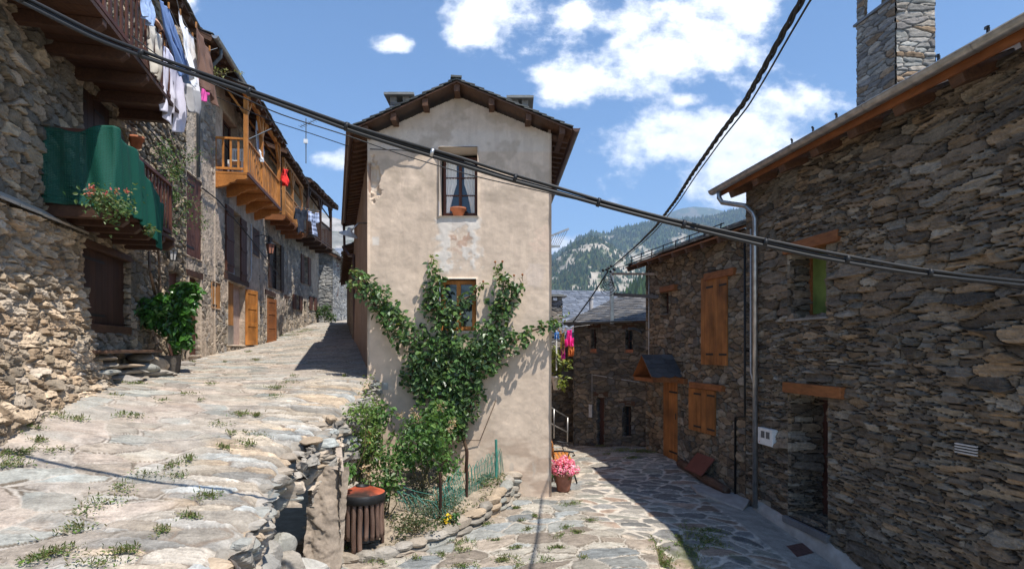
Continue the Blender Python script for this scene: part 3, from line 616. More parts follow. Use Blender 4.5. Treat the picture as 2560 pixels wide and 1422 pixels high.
cloth = attr_mat('cloth', .9, .15, 60, .06); M['cloth'] = cloth
cm.build('curtain', M['cloth'], uf, smooth=True, solid=.003)
frame_window('window', WF, low[0] + .015, low[1] - .015, low[2] + .01, low[3] - .02, -.12, 'orange', PH, 2, 1, .075, .03)
m = MB(); m.wbox(WF, low[0] - .03, low[1] + .03, -.14, .03, low[2] - .05, low[2] - .002, (.6, .5, .42)); m.build('sill', M['plaster'], PH)
# roof
ev = lambda Y: .355 - .296 * Y; er = lambda Y: 1.43 - .027 * Y; rd = lambda Y: RX - .16 * (Y - 11.12)
Y0, Y1 = 11.10, 20.1; zE, zR = 4.115, 4.985
m = MB(); sc = ((.045, .05, .052), (.065, .07, .07), (.035, .04, .04), (.085, .085, .08))
slates(m, (ev(Y0), Y0, zE), (ev(Y1), Y1, zE), (rd(Y1), Y1, zR), (rd(Y0), Y0, zR), 12, .34, 3, sc, .02, .03)
slates(m, (er(Y0), Y0, zE - .03), (er(Y1), Y1, zE - .03), (rd(Y1), Y1, zR), (rd(Y0), Y0, zR), 13, .34, 4, sc, .02, .03)
m.beam((rd(Y0) , Y0 - .03, zR + .03), (rd(Y1), Y1, zR + .03), .2, .035, (.06, .065, .06)); rf = m.build('roof', M['slate'], PH)
m = MB()
for e, zz in ((ev, zE), (er, zE - .03)):      # boarding under the slates
    a = np.array([(e(Y0), Y0 + .02, zz - .03), (e(Y1), Y1, zz - .03), (rd(Y1), Y1, zR - .03), (rd(Y0), Y0 + .02, zR - .03)]); m.prism(a - (0, 0, .03), (0, 0, .03), (.5, .5, .5))
m.build('soffit', M['eave'], PH)
pur = MB()
for f, side in ((0, 0), (.31, -1), (.62, -1), (.90, -1), (.30, 1), (.62, 1), (.91, 1)):
    e = ev if side < 0 else er; x0 = rd(Y0) + (e(Y0) - rd(Y0)) * f; z0 = zR + (zE - zR) * f - .07
    pur.beam((x0, 11.16, z0 - .07), (x0 - .03, 12.2, z0 - .07), .105, .14, (.5,) * 3)
each(pur, 'purlin', M['eave'], PH)
rb = MB()
for k in range(26):
    Y = 11.6 + k * .32
    for e, zz, wx in ((ev, zE, lambda y: .644 - .296 * y), (er, zE - .03, lambda y: 1.06 - .027 * y)):
        rb.beam((e(Y) * .93 + wx(Y) * .07, Y, zz - .085), (wx(Y) + (rd(Y) - wx(Y)) * .15, Y, zz + .03), .09, .11, (.5,) * 3, up=(0, 1, 0))
each(rb, 'rafter', M['eave'], PH)
gutter('gutter', (ev(Y0 - .02) - .06, Y0 - .02, zE - .03), (ev(19.6) - .06, 19.6, zE - .06), .065, 'brown_gutter', PH, (-1, -.2))
gutter('gutter', (er(Y0 - .02) + .06, Y0 - .02, zE - .06), (er(19.6) + .06, 19.6, zE - .09), .065, 'brown_gutter', PH, (1, 0))
gx, gy = ev(15.4) - .05, 15.4
pipe('downpipe', [(ev(19.3) - .05, 19.3, zE - .1), (ev(19.3) - .03, 19.3, 3.2), (ev(18.8) + .1, 18.8, 2.9), (.644 - .296 * 17.8 - .07, 17.8, 2.75), (.644 - .296 * 17.7 - .07, 17.7, 2.4), (.644 - .296 * 17.7 - .07, 17.7, .05)], .045, 'brown_gutter', PH)
st_ch = rubble(.3, .09, .03, [(.24, .23, .22), (.20, .19, .19), (.28, .24, .2)], (.12, .11, .1), 81, warp=.03)
def chimney_at(name, x, y, z0, z1, w, d, parent, openh=.16, over=.13, caps=((.20, .20, .19),), ang=0, style=st_ch, res=.02):
    Wc = Wall((x, y - d / 2), (1, ang), (ang, -1)); s_ = Wc.T @ np.array([x, y - d / 2, 0]); m = MB(); Zv = np.array([0, 0, 1.])
    us = spans(-w / 2, w / 2, res, []); vs = spans(z0, z1, res, []); dd = spans(0, d, res, []); O = Wc.P(s_, 0)
    patch(m, O, Wc.T, Zv, Wc.N, us, vs, style); patch(m, O - Wc.N * d, -Wc.T, Zv, -Wc.N, us, vs, style, uo=3)
    patch(m, O - Wc.T * w / 2, -Wc.N, Zv, -Wc.T, dd, vs, style, uo=6); patch(m, O + Wc.T * w / 2, -Wc.N, Zv, Wc.T, dd, vs, style, uo=9)
    m.wbox(Wc, s_ - w / 2 + .03, s_ + w / 2 - .03, -d + .03, -.03, z1 - .05, z1 + .005, (.02, .02, .02))
    for a in (-1, 1):
        for b in (0, 1): m.wbox(Wc, s_ + a * (w / 2 - .07) - .07, s_ + a * (w / 2 - .07) + .07, -b * (d - .14) - .14, -b * (d - .14) + .0, z1, z1 + openh, (.25, .23, .21))
    o = m.build(name, M['stone'], parent, smooth=False)
    c = MB(); c.wbox(Wc, s_ - w / 2 - over, s_ + w / 2 + over, -d - over, over, z1 + openh, z1 + openh + .05, caps[0]); c.wbox(Wc, s_ - w / 2 - over * .3, s_ + w / 2 + over * .35, -d, over * .4, z1 + openh + .051, z1 + openh + .085, (.16, .17, .16)); each(c, 'chimney_cap', M['slate'], o); return o
chimney_at('chimney', -2.50, 13.6, 4.2, 5.46, .42, .5, PH, .13, .12)
chimney_at('chimney', .18, 13.6, 4.2, 5.38, .36, .5, PH, .14, .12)

# ------------------------------------------------------------------ near right house
DS0 = [(.18, .135, .095), (.21, .152, .098), (.12, .095, .072), (.25, .165, .092), (.175, .158, .132), (.135, .10, .07), (.21, .178, .138), (.16, .115, .078), (.27, .23, .18), (.10, .08, .062)]
dark_schist = [tuple(.62 * np.array(c) + .38 * np.array((.125, .104, .083))) for c in DS0]
r1a = rubble(.30, .068, .06, dark_schist, (.016, .012, .009), 101, warp=.035, edge=(.03, .12), p=5, strata=.009, dead=.24, tilt=.8, amp=.75, wt=.5, rgh=1.6, rag=.45)  # joint colour near-black: shade of the open gaps put into the colour
r1b = rubble(.42, .11, .07, dark_schist, (.016, .012, .009), 107, warp=.05, edge=(.025, .085), p=4.5, strata=.011, dead=.24, tilt=.8, amp=.75, wt=.5, rgh=1.6, rag=.45)
r1c = rubble(.24, .048, .06, dark_schist, (.016, .012, .009), 109, warp=.03, edge=(.04, .15), p=5, strata=.007, dead=.26, tilt=.7, amp=.75, wt=.55, rgh=1.4, rag=.4)
def r1style(x, z):
    s_ = .10 * (fbm(x * .45, z * .5, 2, 3) - .5); h1, c1 = r1a(x, z + s_); h2, c2 = r1b(x, z + s_ * 1.6); h3, c3 = r1c(x, z + s_)
    q = fbm(x * .9 + 2, z * 1.3 + 1, 3, 33) + .09 * sstep(.6, 2.6, z); w = sstep(.53, .545, q); v = sstep(.455, .44, q)
    h = h1 * (1 - w) * (1 - v) + h2 * w + h3 * v; c = c1 * ((1 - w) * (1 - v))[..., None] + c2 * w[..., None] + c3 * v[..., None]; return h, c
H1R = thing('stone_house', 'tall dark schist house at the right edge with zinc gutter and square stone chimney', 'house', (5.0, 9.5, -3.4))
wwin = (R1.S(2073), R1.S(1975), R1.Z(1975, 799), R1.Z(1975, 626)); wdoor = (R1.S(2077), R1.S(1976), R1.Z(1976, 1290), R1.Z(2030, 985))
house_wall('wall', R1, R1.SY(5.0), R1.SY(11.9), -4.0, 3.2, .0155, r1style, [wwin, wdoor], .68, H1R, 'stone', back=1.2)
f = frame_window('window', R1, wwin[0], wwin[1], wwin[2] + .02, wwin[3] + .01, -.35, 'lintel', H1R, 1, 1, .075, .03, glass='green_glass')
m = MB(); m.wbox(R1, wwin[0] - .02, wwin[1] + .02, -.25, .07, wwin[2] - .03, wwin[2] + .004, (.2, .19, .18)); m.build('sill', M['slate'], H1R)
def lintel(W, u0, u1, v0, v1, parent, o0=-.12, o1=.13, uz=None):
    a, b = sorted((W.S(u0, o1), W.S(u1, o1))); uz = uz or (u0 + u1) / 2; m = MB(); m.wbox(W, a, b, o0, o1, W.Z(uz, v1, o1), W.Z(uz, v0, o1), (.5,) * 3); return m.build('lintel', M['lintel'], parent, bevel=.012)
lintel(R1, 1955, 2092, 574, 603, H1R, uz=2085); lintel(R1, 1955, 2100, 958, 985, H1R, uz=2000)
dp = planks('door', R1, wdoor[0], wdoor[1], wdoor[2], wdoor[3], -.64, .04, 5, 'brown', H1R, strap=False, seed=5)
m = MB(); m.tube([R1.P(wdoor[0] + .12, -2.1, -.595), R1.P(wdoor[0] + .12, -2.1, -.55), R1.P(wdoor[0] + .22, -2.1, -.55)], .011); m.build('handle', M['iron'], dp)
m = MB(); m.wbox(R1, wdoor[0] - .06, wdoor[1] + .06, -.62, .12, wdoor[2] - .10, wdoor[2] + .01, (.16, .16, .165)); m.build('step', M['slate'], H1R, bevel=.01)
ex = lambda Y, o: 6.39 - o * 1.0102 - .143 * Y
m = MB(); Ya, Yb = 4.6, 12.22; zg = 3.17
slates(m, (ex(Ya, .5), Ya, zg + .06), (ex(Yb, .5), Yb, zg + .06), (ex(Yb, -3.4), Yb, zg + 1.86), (ex(Ya, -3.4), Ya, zg + 1.86), 14, .33, 9, ((.07, .072, .078), (.09, .09, .095)), .016, .015); m.build('roof', M['slate'], H1R)
m = MB(); m.prism([(ex(Ya, .44), Ya, zg - .04), (ex(Yb, .44), Yb, zg - .04), (ex(Yb, -3.4), Yb, zg + 1.74), (ex(Ya, -3.4), Ya, zg + 1.74)], (0, 0, .05), (.5,) * 3); m.build('soffit', M['eave'], H1R)
m = MB(); m.beam((ex(Ya, .455), Ya, zg - .05), (ex(Yb, .455), Yb, zg - .05), .03, .12, (.45, .42, .40)); m.build('fascia', M['lintel'], H1R)
m = MB()
for k in range(9):
    Y = 11.75 - k * .83; m.beam((ex(Y, .42), Y, zg - .14), (ex(Y, -.2), Y, zg + .10), .17, .2, (.55,) * 3, up=(0, 1, 0))
each(m, 'rafter', M['eave'], H1R, bevel=.02)
gutter('gutter', (ex(Ya, .56), Ya, zg + .05), (ex(Yb, .56), Yb, zg + .02), .085, 'zinc', H1R, (-1, 0), .8)
px0 = R1.at(1888, 560, .14); zt = R1.Z(1888, 540, .14)
g0 = np.array([ex(11.95, .55), 11.95, zg - .06])
pipe('downpipe', [g0, g0 - (0, 0, .12), g0 + np.array([.05, -.03, -.22]), (px0[0] - .14, px0[1] + .12, zt + .22), (px0[0] - .03, px0[1] + .03, zt + .07), (px0[0], px0[1], zt - .05), (px0[0], px0[1], R1.Z(1888, 1268, .14))], .048, 'zinc', H1R, 12)
q = R1.at(1877, 600, .11); pipe('conduit', [(q[0], q[1], R1.Z(1877, 575, .06)), (q[0], q[1], R1.Z(1877, 930, .06)), (q[0] + .03, q[1] - .1, R1.Z(1880, 965, .06))], .018, 'white_pipe', H1R)
chim_st = rubble(.30, .085, .03, [(.33, .30, .265), (.26, .245, .225), (.38, .33, .275), (.32, .22, .14), (.36, .345, .31), (.22, .20, .185)], (.08, .07, .06), 113, warp=.035, edge=(.02, .2), p=3.2, strata=.005, dead=.15, tilt=.4, amp=.5)
def r1_chimney():
    b = np.array([6.72, 10.5, 0]); m = MB(); Zv = np.array([0, 0, 1.]); tx = np.array([1., 0, 0]); ty = np.array([-.143, .99, 0]); w, d = .67, .95; vs = spans(3.6, 6.13, .013, [])
    patch(m, b, tx, Zv, np.array([0, -1., 0]), spans(0, w, .013, []), vs, chim_st); patch(m, b, ty, Zv, np.array([-.99, -.143, 0]), spans(0, d, .013, []), vs, chim_st, uo=5)
    patch(m, b + tx * w, ty, Zv, np.array([.99, .143, 0]), spans(0, d, .03, []), vs, chim_st, uo=9); patch(m, b + ty * d, tx, Zv, np.array([0, 1., 0]), spans(0, w, .03, []), vs, chim_st, uo=13)
    vs2 = spans(6.18, 6.86, .013, [])
    for o_, t_, n_, L in ((b, tx, (0, -1, 0), w), (b, ty, (-.99, -.143, 0), d), (b + tx * w, ty, (.99, .143, 0), d), (b + ty * d, tx, (0, 1, 0), w)):
        for s0, s1 in ((0, .2), (L - .2, L)) if n_[1] != -1 else ((0, L),):
            patch(m, o_, t_, Zv, np.array(n_, float), spans(s0, s1, .013, []), vs2, chim_st, uo=17)
    m.prism([b + (.05, .05, 6.0), b + (w - .05, .05, 6.0), b + ty * (d - .05) + tx * (w - .1) + (0, 0, 6), b + ty * (d - .05) + (.05, 0, 6)], (0, 0, .1), (.02,) * 3)
    o = m.build('chimney', M['stone'], H1R, smooth=True)
    c = MB()
    for z, ov, th in ((6.13, .05, .045), (6.86, .14, .06)):
        c.prism([b + (-ov, -ov, z), b + (w + ov, -ov, z), b + ty * (d + ov) + tx * (w + ov) + (0, 0, z), b + ty * (d + ov) + tx * -ov + (0, 0, z)], (0, 0, th), (.2, .2, .2))
    each(c, 'chimney_cap', M['slate'], o)
r1_chimney()
for k, (u, v) in enumerate(((2452, 100), (2330, 172), (2078, 322), (2020, 360), (1968, 390))):
    Y = 5.93 * F / (u - 1065); x = ex(Y, .40); m = MB(); z = zg + .12
    m.beam((x, Y, z), (x + .16, Y, z + .07), .03, .012, (.5,) * 3); m.beam((x + .02, Y, z - .02), (x + .02, Y, z + .13), .03, .02, (.5,) * 3, up=(1, 0, 0)); m.beam((x - .01, Y - .04, z + .12), (x + .03, Y + .05, z + .15), .025, .03)
    m.build('snow_guard', M['black'], H1R)

# ------------------------------------------------------------------ second right house
warm = [(.19, .15, .105), (.16, .12, .085), (.22, .165, .11), (.14, .12, .098), (.21, .18, .14), (.18, .13, .085)]
r2a = rubble(.24, .12, .05, warm, (.05, .038, .028), 121, warp=.07, edge=(.03, .22), p=2.4, strata=.006, dead=.22, tilt=.5, amp=.7, wt=.4)
H2R = thing('stone_house', 'low rubble stone cottage with tall plank shutters, a plank door and a low slate eave', 'house', (4.2, 14, -2.9))
tw = (R2.S(1825), R2.S(1762), R2.Z(1790, 912), R2.Z(1790, 690)); lw = (R2.S(1795), R2.S(1731), R2.Z(1760, 1080), R2.Z(1760, 972)); dd_ = (R2.S(1699), R2.S(1664), R2.Z(1680, 1150), R2.Z(1680, 955)); sw = (R2.S(1676), R2.S(1654), R2.Z(1665, 788), R2.Z(1665, 728))
house_wall('wall', R2, R2.SY(11.9), R2.SY(16.5), -3.3, 2.34, .019, r2a, [tw, lw, dd_, sw], .25, H2R, 'stone', back=3.0, sides=(False, True))
sh = planks('shutter', R2, tw[0] - .02, (tw[0] + tw[1]) / 2 - .005, tw[2], tw[3], .05, .04, 3, 'shut', H2R, seed=1); sh = planks('shutter', R2, (tw[0] + tw[1]) / 2 + .005, tw[1] + .02, tw[2], tw[3], .05, .04, 3, 'shut', H2R, seed=2)
planks('shutter', R2, lw[0] - .02, (lw[0] + lw[1]) / 2 - .005, lw[2], lw[3], .05, .04, 3, 'shut', H2R, seed=3); planks('shutter', R2, (lw[0] + lw[1]) / 2 + .005, lw[1] + .02, lw[2], lw[3], .05, .04, 3, 'shut', H2R, seed=4)
pd = planks('door', R2, dd_[0], dd_[1], dd_[2], dd_[3], .02, .045, 5, 'shut', H2R, seed=6); m = MB(); m.wbox(R2, dd_[0] + .05, dd_[0] + .09, .03, .07, -1.75, -1.6); m.build('handle', M['iron'], pd)
frame_window('window', R2, sw[0], sw[1], sw[2], sw[3], -.15, 'brown', H2R, 1, 2, .05, .03)
lintel(R2, 1758, 1832, 676, 694, H2R, uz=1795); lintel(R2, 1722, 1803, 958, 973, H2R, uz=1760); lintel(R2, 1648, 1684, 714, 728, H2R, uz=1665); lintel(R2, 1658, 1708, 943, 956, H2R, uz=1680)
e2 = lambda Y, o: 7.14 - o * 1.021 - .207 * Y
Ya, Yb, z2 = 11.95, 17.0, 2.30
m = MB(); slates(m, (e2(Ya, .42), Ya, z2 + .02), (e2(Yb, .42), Yb, z2 + .02), (e2(Yb, -3), Yb, z2 + 1.36), (e2(Ya, -3), Ya, z2 + 1.36), 11, .3, 12, ((.12, .115, .11), (.16, .15, .14), (.09, .09, .09)), .018, .03); m.build('roof', M['slate'], H2R)
m = MB(); m.prism([(e2(Ya, .40), Ya, z2 - .05), (e2(Yb, .40), Yb, z2 - .05), (e2(Yb, -3), Yb, z2 + 1.29), (e2(Ya, -3), Ya, z2 + 1.29)], (0, 0, .04), (.5,) * 3); m.build('soffit', M['lintel'], H2R)
m = MB()
for k in range(8):
    Y = 12.25 + k * .66; m.beam((e2(Y, .39), Y, z2 - .10), (e2(Y, -.15), Y, z2 + .09), .11, .12, (.5,) * 3, up=(0, 1, 0))
each(m, 'rafter', M['eave'], H2R)
m = MB(); a = [(e2(Y, .30), Y, z2 + .24) for Y in (12.2, 16.9)]; m.tube(a, .012, 6); m.tube([np.array(p) - (0, 0, .09) for p in a], .010, 6)
for Y in np.linspace(12.3, 16.8, 8): m.tube([(e2(Y, .32), Y, z2 + .05), (e2(Y, .30), Y, z2 + .26)], .014, 6)
m.build('snow_rail', M['iron'], H2R)
bx = R2.at(1862, 700, .05); pipe('black_pipe', [(bx[0], bx[1], R2.Z(1862, 590, .05)), (bx[0], bx[1], R2.Z(1862, 1035, .05)), (bx[0] + .02, bx[1] + .02, R2.Z(1860, 1040, .05)), (*R2.at(1838, 1040, .05)[:2], R2.Z(1838, 1042, .05)), (*R2.at(1838, 1040, .05)[:2], R2.Z(1838, 1238, .05))], .022, 'black', H2R)
# porch canopy over the plank door
def canopy():
    cs = R2.S(1682); zb = R2.Z(1682, 938); zt_ = R2.Z(1682, 886); hw, dp_ = .56, .85; o = thing('door_canopy', 'small gabled slate canopy jutting from the wall over the narrow plank door', 'canopy', R2.P(cs, zb))
    m = MB(); sl_ = ((.06, .06, .064), (.075, .076, .08), (.048, .048, .052))
    A = lambda s, z, out: R2.P(cs + s, z, out)
    slates(m, A(-hw, zb, .02), A(-hw, zb, dp_), A(0, zt_, dp_), A(0, zt_, .02), 5, .26, 3, sl_, .014, .01, rnd=.05); slates(m, A(hw, zb, .02), A(hw, zb, dp_), A(0, zt_, dp_), A(0, zt_, .02), 5, .26, 4, sl_, .014, .01, rnd=.05); m.build('roof', M['slate'], o)
    m = MB()
    for sg in (-1, 1): m.prism([A(sg * hw, zb - .045, .0), A(sg * hw, zb - .045, dp_ - .02), A(0, zt_ - .03, dp_ - .02), A(0, zt_ - .03, 0)], (0, 0, .025), (.5,) * 3)
    m.beam(A(-hw + .04, zb - .09, 0), A(-hw + .04, zb - .09, dp_ - .05), .08, .09); m.beam(A(hw - .04, zb - .09, 0), A(hw - .04, zb - .09, dp_ - .05), .08, .09); m.beam(A(-hw, zb - .09, dp_ - .09), A(hw, zb - .09, dp_ - .09), .07, .08)
    m.build('timber_frame', M['lintel'], o)
canopy()

# ------------------------------------------------------------------ third right house and the slate-roofed one behind
H3R = thing('stone_house', 'small brown stone cottage at the lane bend, with a weathered slate roof and dark doorway', 'house', (2.9, 17.8, -3))
r3a = rubble(.22, .11, .045, [(.16, .13, .10), (.13, .11, .085), (.19, .15, .11), (.12, .11, .10)], (.10, .08, .06), 131, warp=.07, edge=(.03, .25), p=2.3, dead=.22, tilt=.5, amp=.7)
ze3 = R3.Z(1500, 806); hs = []
def rect(W, u0, u1, v0, v1, o=0):
    a, b = sorted((W.S(u0, o), W.S(u1, o))); uc = (u0 + u1) / 2; return (a, b, W.Z(uc, v1, o), W.Z(uc, v0, o))
h3 = [rect(R3, 1478, 1493, 820, 880), rect(R3, 1564, 1584, 822, 882), rect(R3, 1492, 1513, 990, 1116), rect(R3, 1556, 1580, 1013, 1093)]
house_wall('wall', R3, R3.S(1436), R3.S(1634), -3.8, ze3 + .05, .022, r3a, h3, .3, H3R, 'stone', back=3)
for r in h3[:2]: frame_window('window', R3, *r, -.2, 'brown', H3R, 1, 2, .04, .03)
planks('door', R3, *h3[2], -.22, .04, 3, 'brown', H3R, strap=False); frame_window('window', R3, *h3[3], -.2, 'dark', H3R, 2, 3, .04, .03)
for r in h3:
    m = MB(); m.wbox(R3, r[0] - .1, r[1] + .1, -.1, .03, r[3], r[3] + .13, (.5,) * 3); m.build('lintel', M['dark_h'], H3R)
for r in h3[:2]:
    m = MB(); m.wbox(R3, r[0] - .02, r[1] + .02, -.1, .04, r[2] - .02, r[2] + .1, (.5,) * 3); m.build('flower_box', M['terracotta'], H3R)
A = R3.P(R3.S(1408, .35), ze3, .35); B = R3.P(R3.S(1650, .35), ze3, .35); Dk = np.array([(1553 - HX) / F * 20.3, 20.3, (HY - 739) / F * 20.3]); Ck = np.array([(1690 - HX) / F * 19.3, 19.3, Dk[2]])
m = MB(); slates(m, A, B, Ck, Dk, 15, .2, 21, ((.09, .085, .08), (.12, .11, .10), (.07, .07, .072), (.14, .13, .12)), .014, .02); bk = np.array([A[0] + .6, 22.5, ze3]); slates(m, bk, A, Dk, Dk, 12, .22, 22, ((.12, .12, .12),), .014); m.build('roof', M['slate'], H3R)
m = MB(); m.prism([A - (0, 0, .05), B - (0, 0, .05), Ck - (0, 0, .05), Dk - (0, 0, .05)], (0, 0, .04), (.5,) * 3); m.build('soffit', M['dark_h'], H3R)
gutter('gutter', R3.P(R3.S(1410, .42), ze3 - .02, .42), R3.P(R3.S(1578, .42), ze3 + .02, .42), .05, 'grey_pipe', H3R, (-.5, -.85), .7)
a = R3.P(R3.S(1572, .42), ze3 - .05, .42); b = R3.at(1603, 830, .07); pipe('downpipe', [a, a - (0, 0, .12), a - (0, 0, .16), b + (-.2, .05, .1), b, b - (0, 0, .1), (b[0], b[1], R3.Z(1603, 990, .07))], .035, 'grey_pipe', H3R)
pipe('conduit', [R3.at(1480, 1040, .03), R3.at(1480, 936, .03), R3.at(1598, 955, .03)], .013, 'white_pipe', H3R)
m = MB(); m.wbox(R3, R3.S(1474), R3.S(1482), .02, .07, R3.Z(1478, 1042), R3.Z(1478, 1010), (.5,) * 3); m.build('meter_box', M['white_pipe'], H3R)
cq = R2.at(1622, 760, .04); pipe('conduit', [(cq[0], cq[1], 2.1), (cq[0], cq[1], R2.Z(1622, 935, .04))], .014, 'white_pipe', H2R)

H4R = thing('slate_roof_house', 'house behind the cottages of which only a broad blue-grey slate roof shows', 'house', (2.4, 25, -3))
m = MB(); scs = ((.13, .145, .175), (.155, .17, .20), (.11, .125, .155))
rA = np.array([-1.0, 21.8, .35]); rB = np.array([5.2, 21.8, .35]); rC = np.array([(1532 - HX) / F * 27, 27, (HY - 728) / F * 27]); rD = np.array([-1.4, 27, (HY - 721) / F * 27])
slates(m, rA, rB, rC, rD, 22, .33, 31, scs, .014, .01, rnd=.06); slates(m, rB, np.array([6.4, 29, .4]), rC, rC, 16, .3, 32, scs, .012, .01); m.build('roof', M['slate'], H4R)
m = MB(); m.box((2.0, 24.5, -1.8), (6.2, 5, 4.2), None, (.14, .12, .10)); m.build('wall', M['stone'], H4R)
chimney_at('chimney', (1388 - HX) / F * 21.9, 21.9, -.2, (HY - 752) / F * 21.9, .46, .5, H4R, .13, .16)
m = MB(); fx_ = (1478 - HX) / F * 21; m.tube([(fx_, 21, .6), (fx_, 21, (HY - 748) / F * 21)], .075, 12, (.5,) * 3); m.tube([(fx_, 21, (HY - 748) / F * 21 + .02), (fx_, 21, (HY - 746) / F * 21 + .05)], .10, 12); m.build('flue', M['white_pipe'], H4R)
# old terrace wall and lean-to behind the corner
GWp = Wall((.9, 19.5), (1, .2), (.2, -1))
tw_ = thing('stone_wall', 'dark dry-stone terrace wall beside the railing under the washing, behind the plaster house', 'wall', (1.3, 19.5, -3.4))
house_wall('masonry', GWp, GWp.S(1330), GWp.S(1442), -4.6, GWp.Z(1410, 880), .03, r3a, [], .2, tw_, 'stone', back=2)
m = MB(); slates(m, GWp.P(GWp.S(1396), GWp.Z(1410, 946), .5), GWp.P(GWp.S(1440), GWp.Z(1410, 938), .5), GWp.P(GWp.S(1442), GWp.Z(1410, 920), .0), GWp.P(GWp.S(1402), GWp.Z(1410, 924), 0), 4, .25, 5, ((.13, .12, .11),), .014); m.build('coping', M['slate'], tw_)
# ------------------------------------------------------------------ left row
beige = [(.36, .275, .19), (.29, .225, .155), (.41, .315, .22), (.26, .21, .155), (.37, .305, .235), (.32, .23, .15)]
l_up = rubble(.23, .12, .075, [(.25, .20, .145), (.20, .165, .12), (.30, .235, .16), (.18, .16, .13), (.27, .215, .16), (.14, .12, .095)], (.075, .058, .042), 201, warp=.09, edge=(.03, .17), p=3.4, strata=.012, rgh=1.8, rag=.7, dead=.24, tilt=.6, amp=.7, wt=.4)
l_but = rubble(.21, .095, .06, beige, (.29, .22, .155), 205, warp=.10, edge=(.05, .26), p=3.0, strata=.016, rgh=1.8, dead=.15, tilt=1.2, jit=.95, amp=.8, wt=.6)
def render_style(seed, base, show=.5):
    """Old lime render with stones showing through where it has fallen off."""
    rb_ = rubble(.24, .15, .035, [(.30, .25, .20), (.24, .21, .17), (.36, .30, .23), (.22, .20, .18)], (.27, .22, .17), seed, warp=.08, edge=(.05, .3), p=2.2, tilt=.6, amp=.6)
    def fn(x, z):
        h, c = rb_(x, z); f = fbm(x * 9, z * 9, 4, seed + 2); w = sstep(show - .06, show + .06, fbm(x * .7, z * .55, 4, seed + 3) + .12 * (f - .5))
        pc = np.array(base) * (1 + .5 * (f - .5) + .3 * (fbm(x * 2, z * 2, 3, seed + 6) - .5))[..., None]; ph = .02 + .025 * (f - .5) + .012 * (fbm(x * 30, z * 30, 2, seed + 5) - .5)
        return h * (1 - w) + ph * w, c * (1 - w[..., None]) + pc * w[..., None]
    return fn
H1 = thing('stone_house', 'nearest dark stone house at the left edge, with a battered footing and two wooden balconies', 'house', W1.P(W1.SY(9), -.6))
r_low = (W1.S(196), W1.S(320), W1.Z(200, 826), W1.Z(200, 596)); r_up = (W1.S(198), W1.S(284), 1.95, W1.Z(200, 194)); r_sm = (W1.S(415), W1.S(452), W1.Z(430, 900), W1.Z(430, 672))
Ye1 = 14.35
house_wall('wall', W1, W1.SY(5.4), W1.SY(Ye1), -1.2, 7.2, .0165, l_up, [r_low, r_up, r_sm], .22, H1, 'rough_stone', back=3)
planks('shutter', W1, r_low[0] + .03, r_low[1] - .02, r_low[2] + .13, r_low[3] - .10, -.10, .045, 8, 'dark', H1, seed=11)
m = MB(); m.wbox(W1, r_low[0] - .12, r_low[1] + .1, -.18, .06, r_low[3] - .10, r_low[3] + .02, (.5,) * 3); m.build('lintel', M['dark_h'], H1, bevel=.015); m = MB(); m.wbox(W1, r_low[0] - .02, r_low[1] + .03, -.18, .06, r_low[2] - .02, r_low[2] + .12, (.6,) * 3); m.build('sill_beam', M['dark_h'], H1, bevel=.015)
planks('shutter', W1, r_up[0], (r_up[0] + r_up[1]) / 2 - .01, r_up[2], r_up[3], -.09, .04, 3, 'dark', H1, seed=12); planks('shutter', W1, (r_up[0] + r_up[1]) / 2 + .01, r_up[1], r_up[2], r_up[3], -.09, .04, 3, 'dark', H1, seed=13)
planks('door', W1, r_sm[0], r_sm[1], r_sm[2], r_sm[3], -.12, .04, 3, 'brown', H1, seed=14, strap=False)
# battered footing
def buttress():
    m = MB(); s0, s1, zb, zt_ = W1.SY(5.2), W1.SY(8.86), -1.25, 1.66; Zv = np.array([0, 0, 1.]); O = W1.N * W1.d
    def pr(U, V): k = np.clip((zt_ - V) / 2.4, 0, 1); return .11 + .50 * k ** 2.6
    patch(m, O, W1.T, Zv, W1.N, spans(s0, s1 , .0135, []), spans(zb, zt_, .0135, []), l_but, prof=pr)
    dd = np.linspace(0, 1, 46); vv = spans(zb, zt_, .0135, []); D_, V_ = np.meshgrid(dd, vv); h, c = l_but(D_ * .6 + 3, V_); wd_ = pr(D_, V_) + .0
    base = O[None, None] + s1 * W1.T + (D_ * wd_)[..., None] * W1.N + V_[..., None] * Zv + (h * np.sin(np.pi * np.clip(D_ * .9 + .1, 0, 1)) ** .3 * (1 - D_ ** 6))[..., None] * W1.T
    m.grid(base[:, ::-1], c[:, ::-1]); o = m.build('stone_footing', M['rough_stone'], H1, smooth=False)
    c = MB(); rg = np.random.default_rng(3); s = s0
    while s < s1:
        w = .35 + .4 * rg.random(); c.prism([W1.P(s, zt_ + .02, .20), W1.P(min(s + w, s1 + .03), zt_ + .02 + .02 * rg.random(), .19), W1.P(min(s + w, s1 + .03), zt_ + .17, -.02), W1.P(s, zt_ + .17, -.02)], (0, 0, .035), np.array([.40, .35, .29]) * (.8 + .4 * rg.random())); s += w + .01
    c.build('coping', M['slate'], o)
buttress()
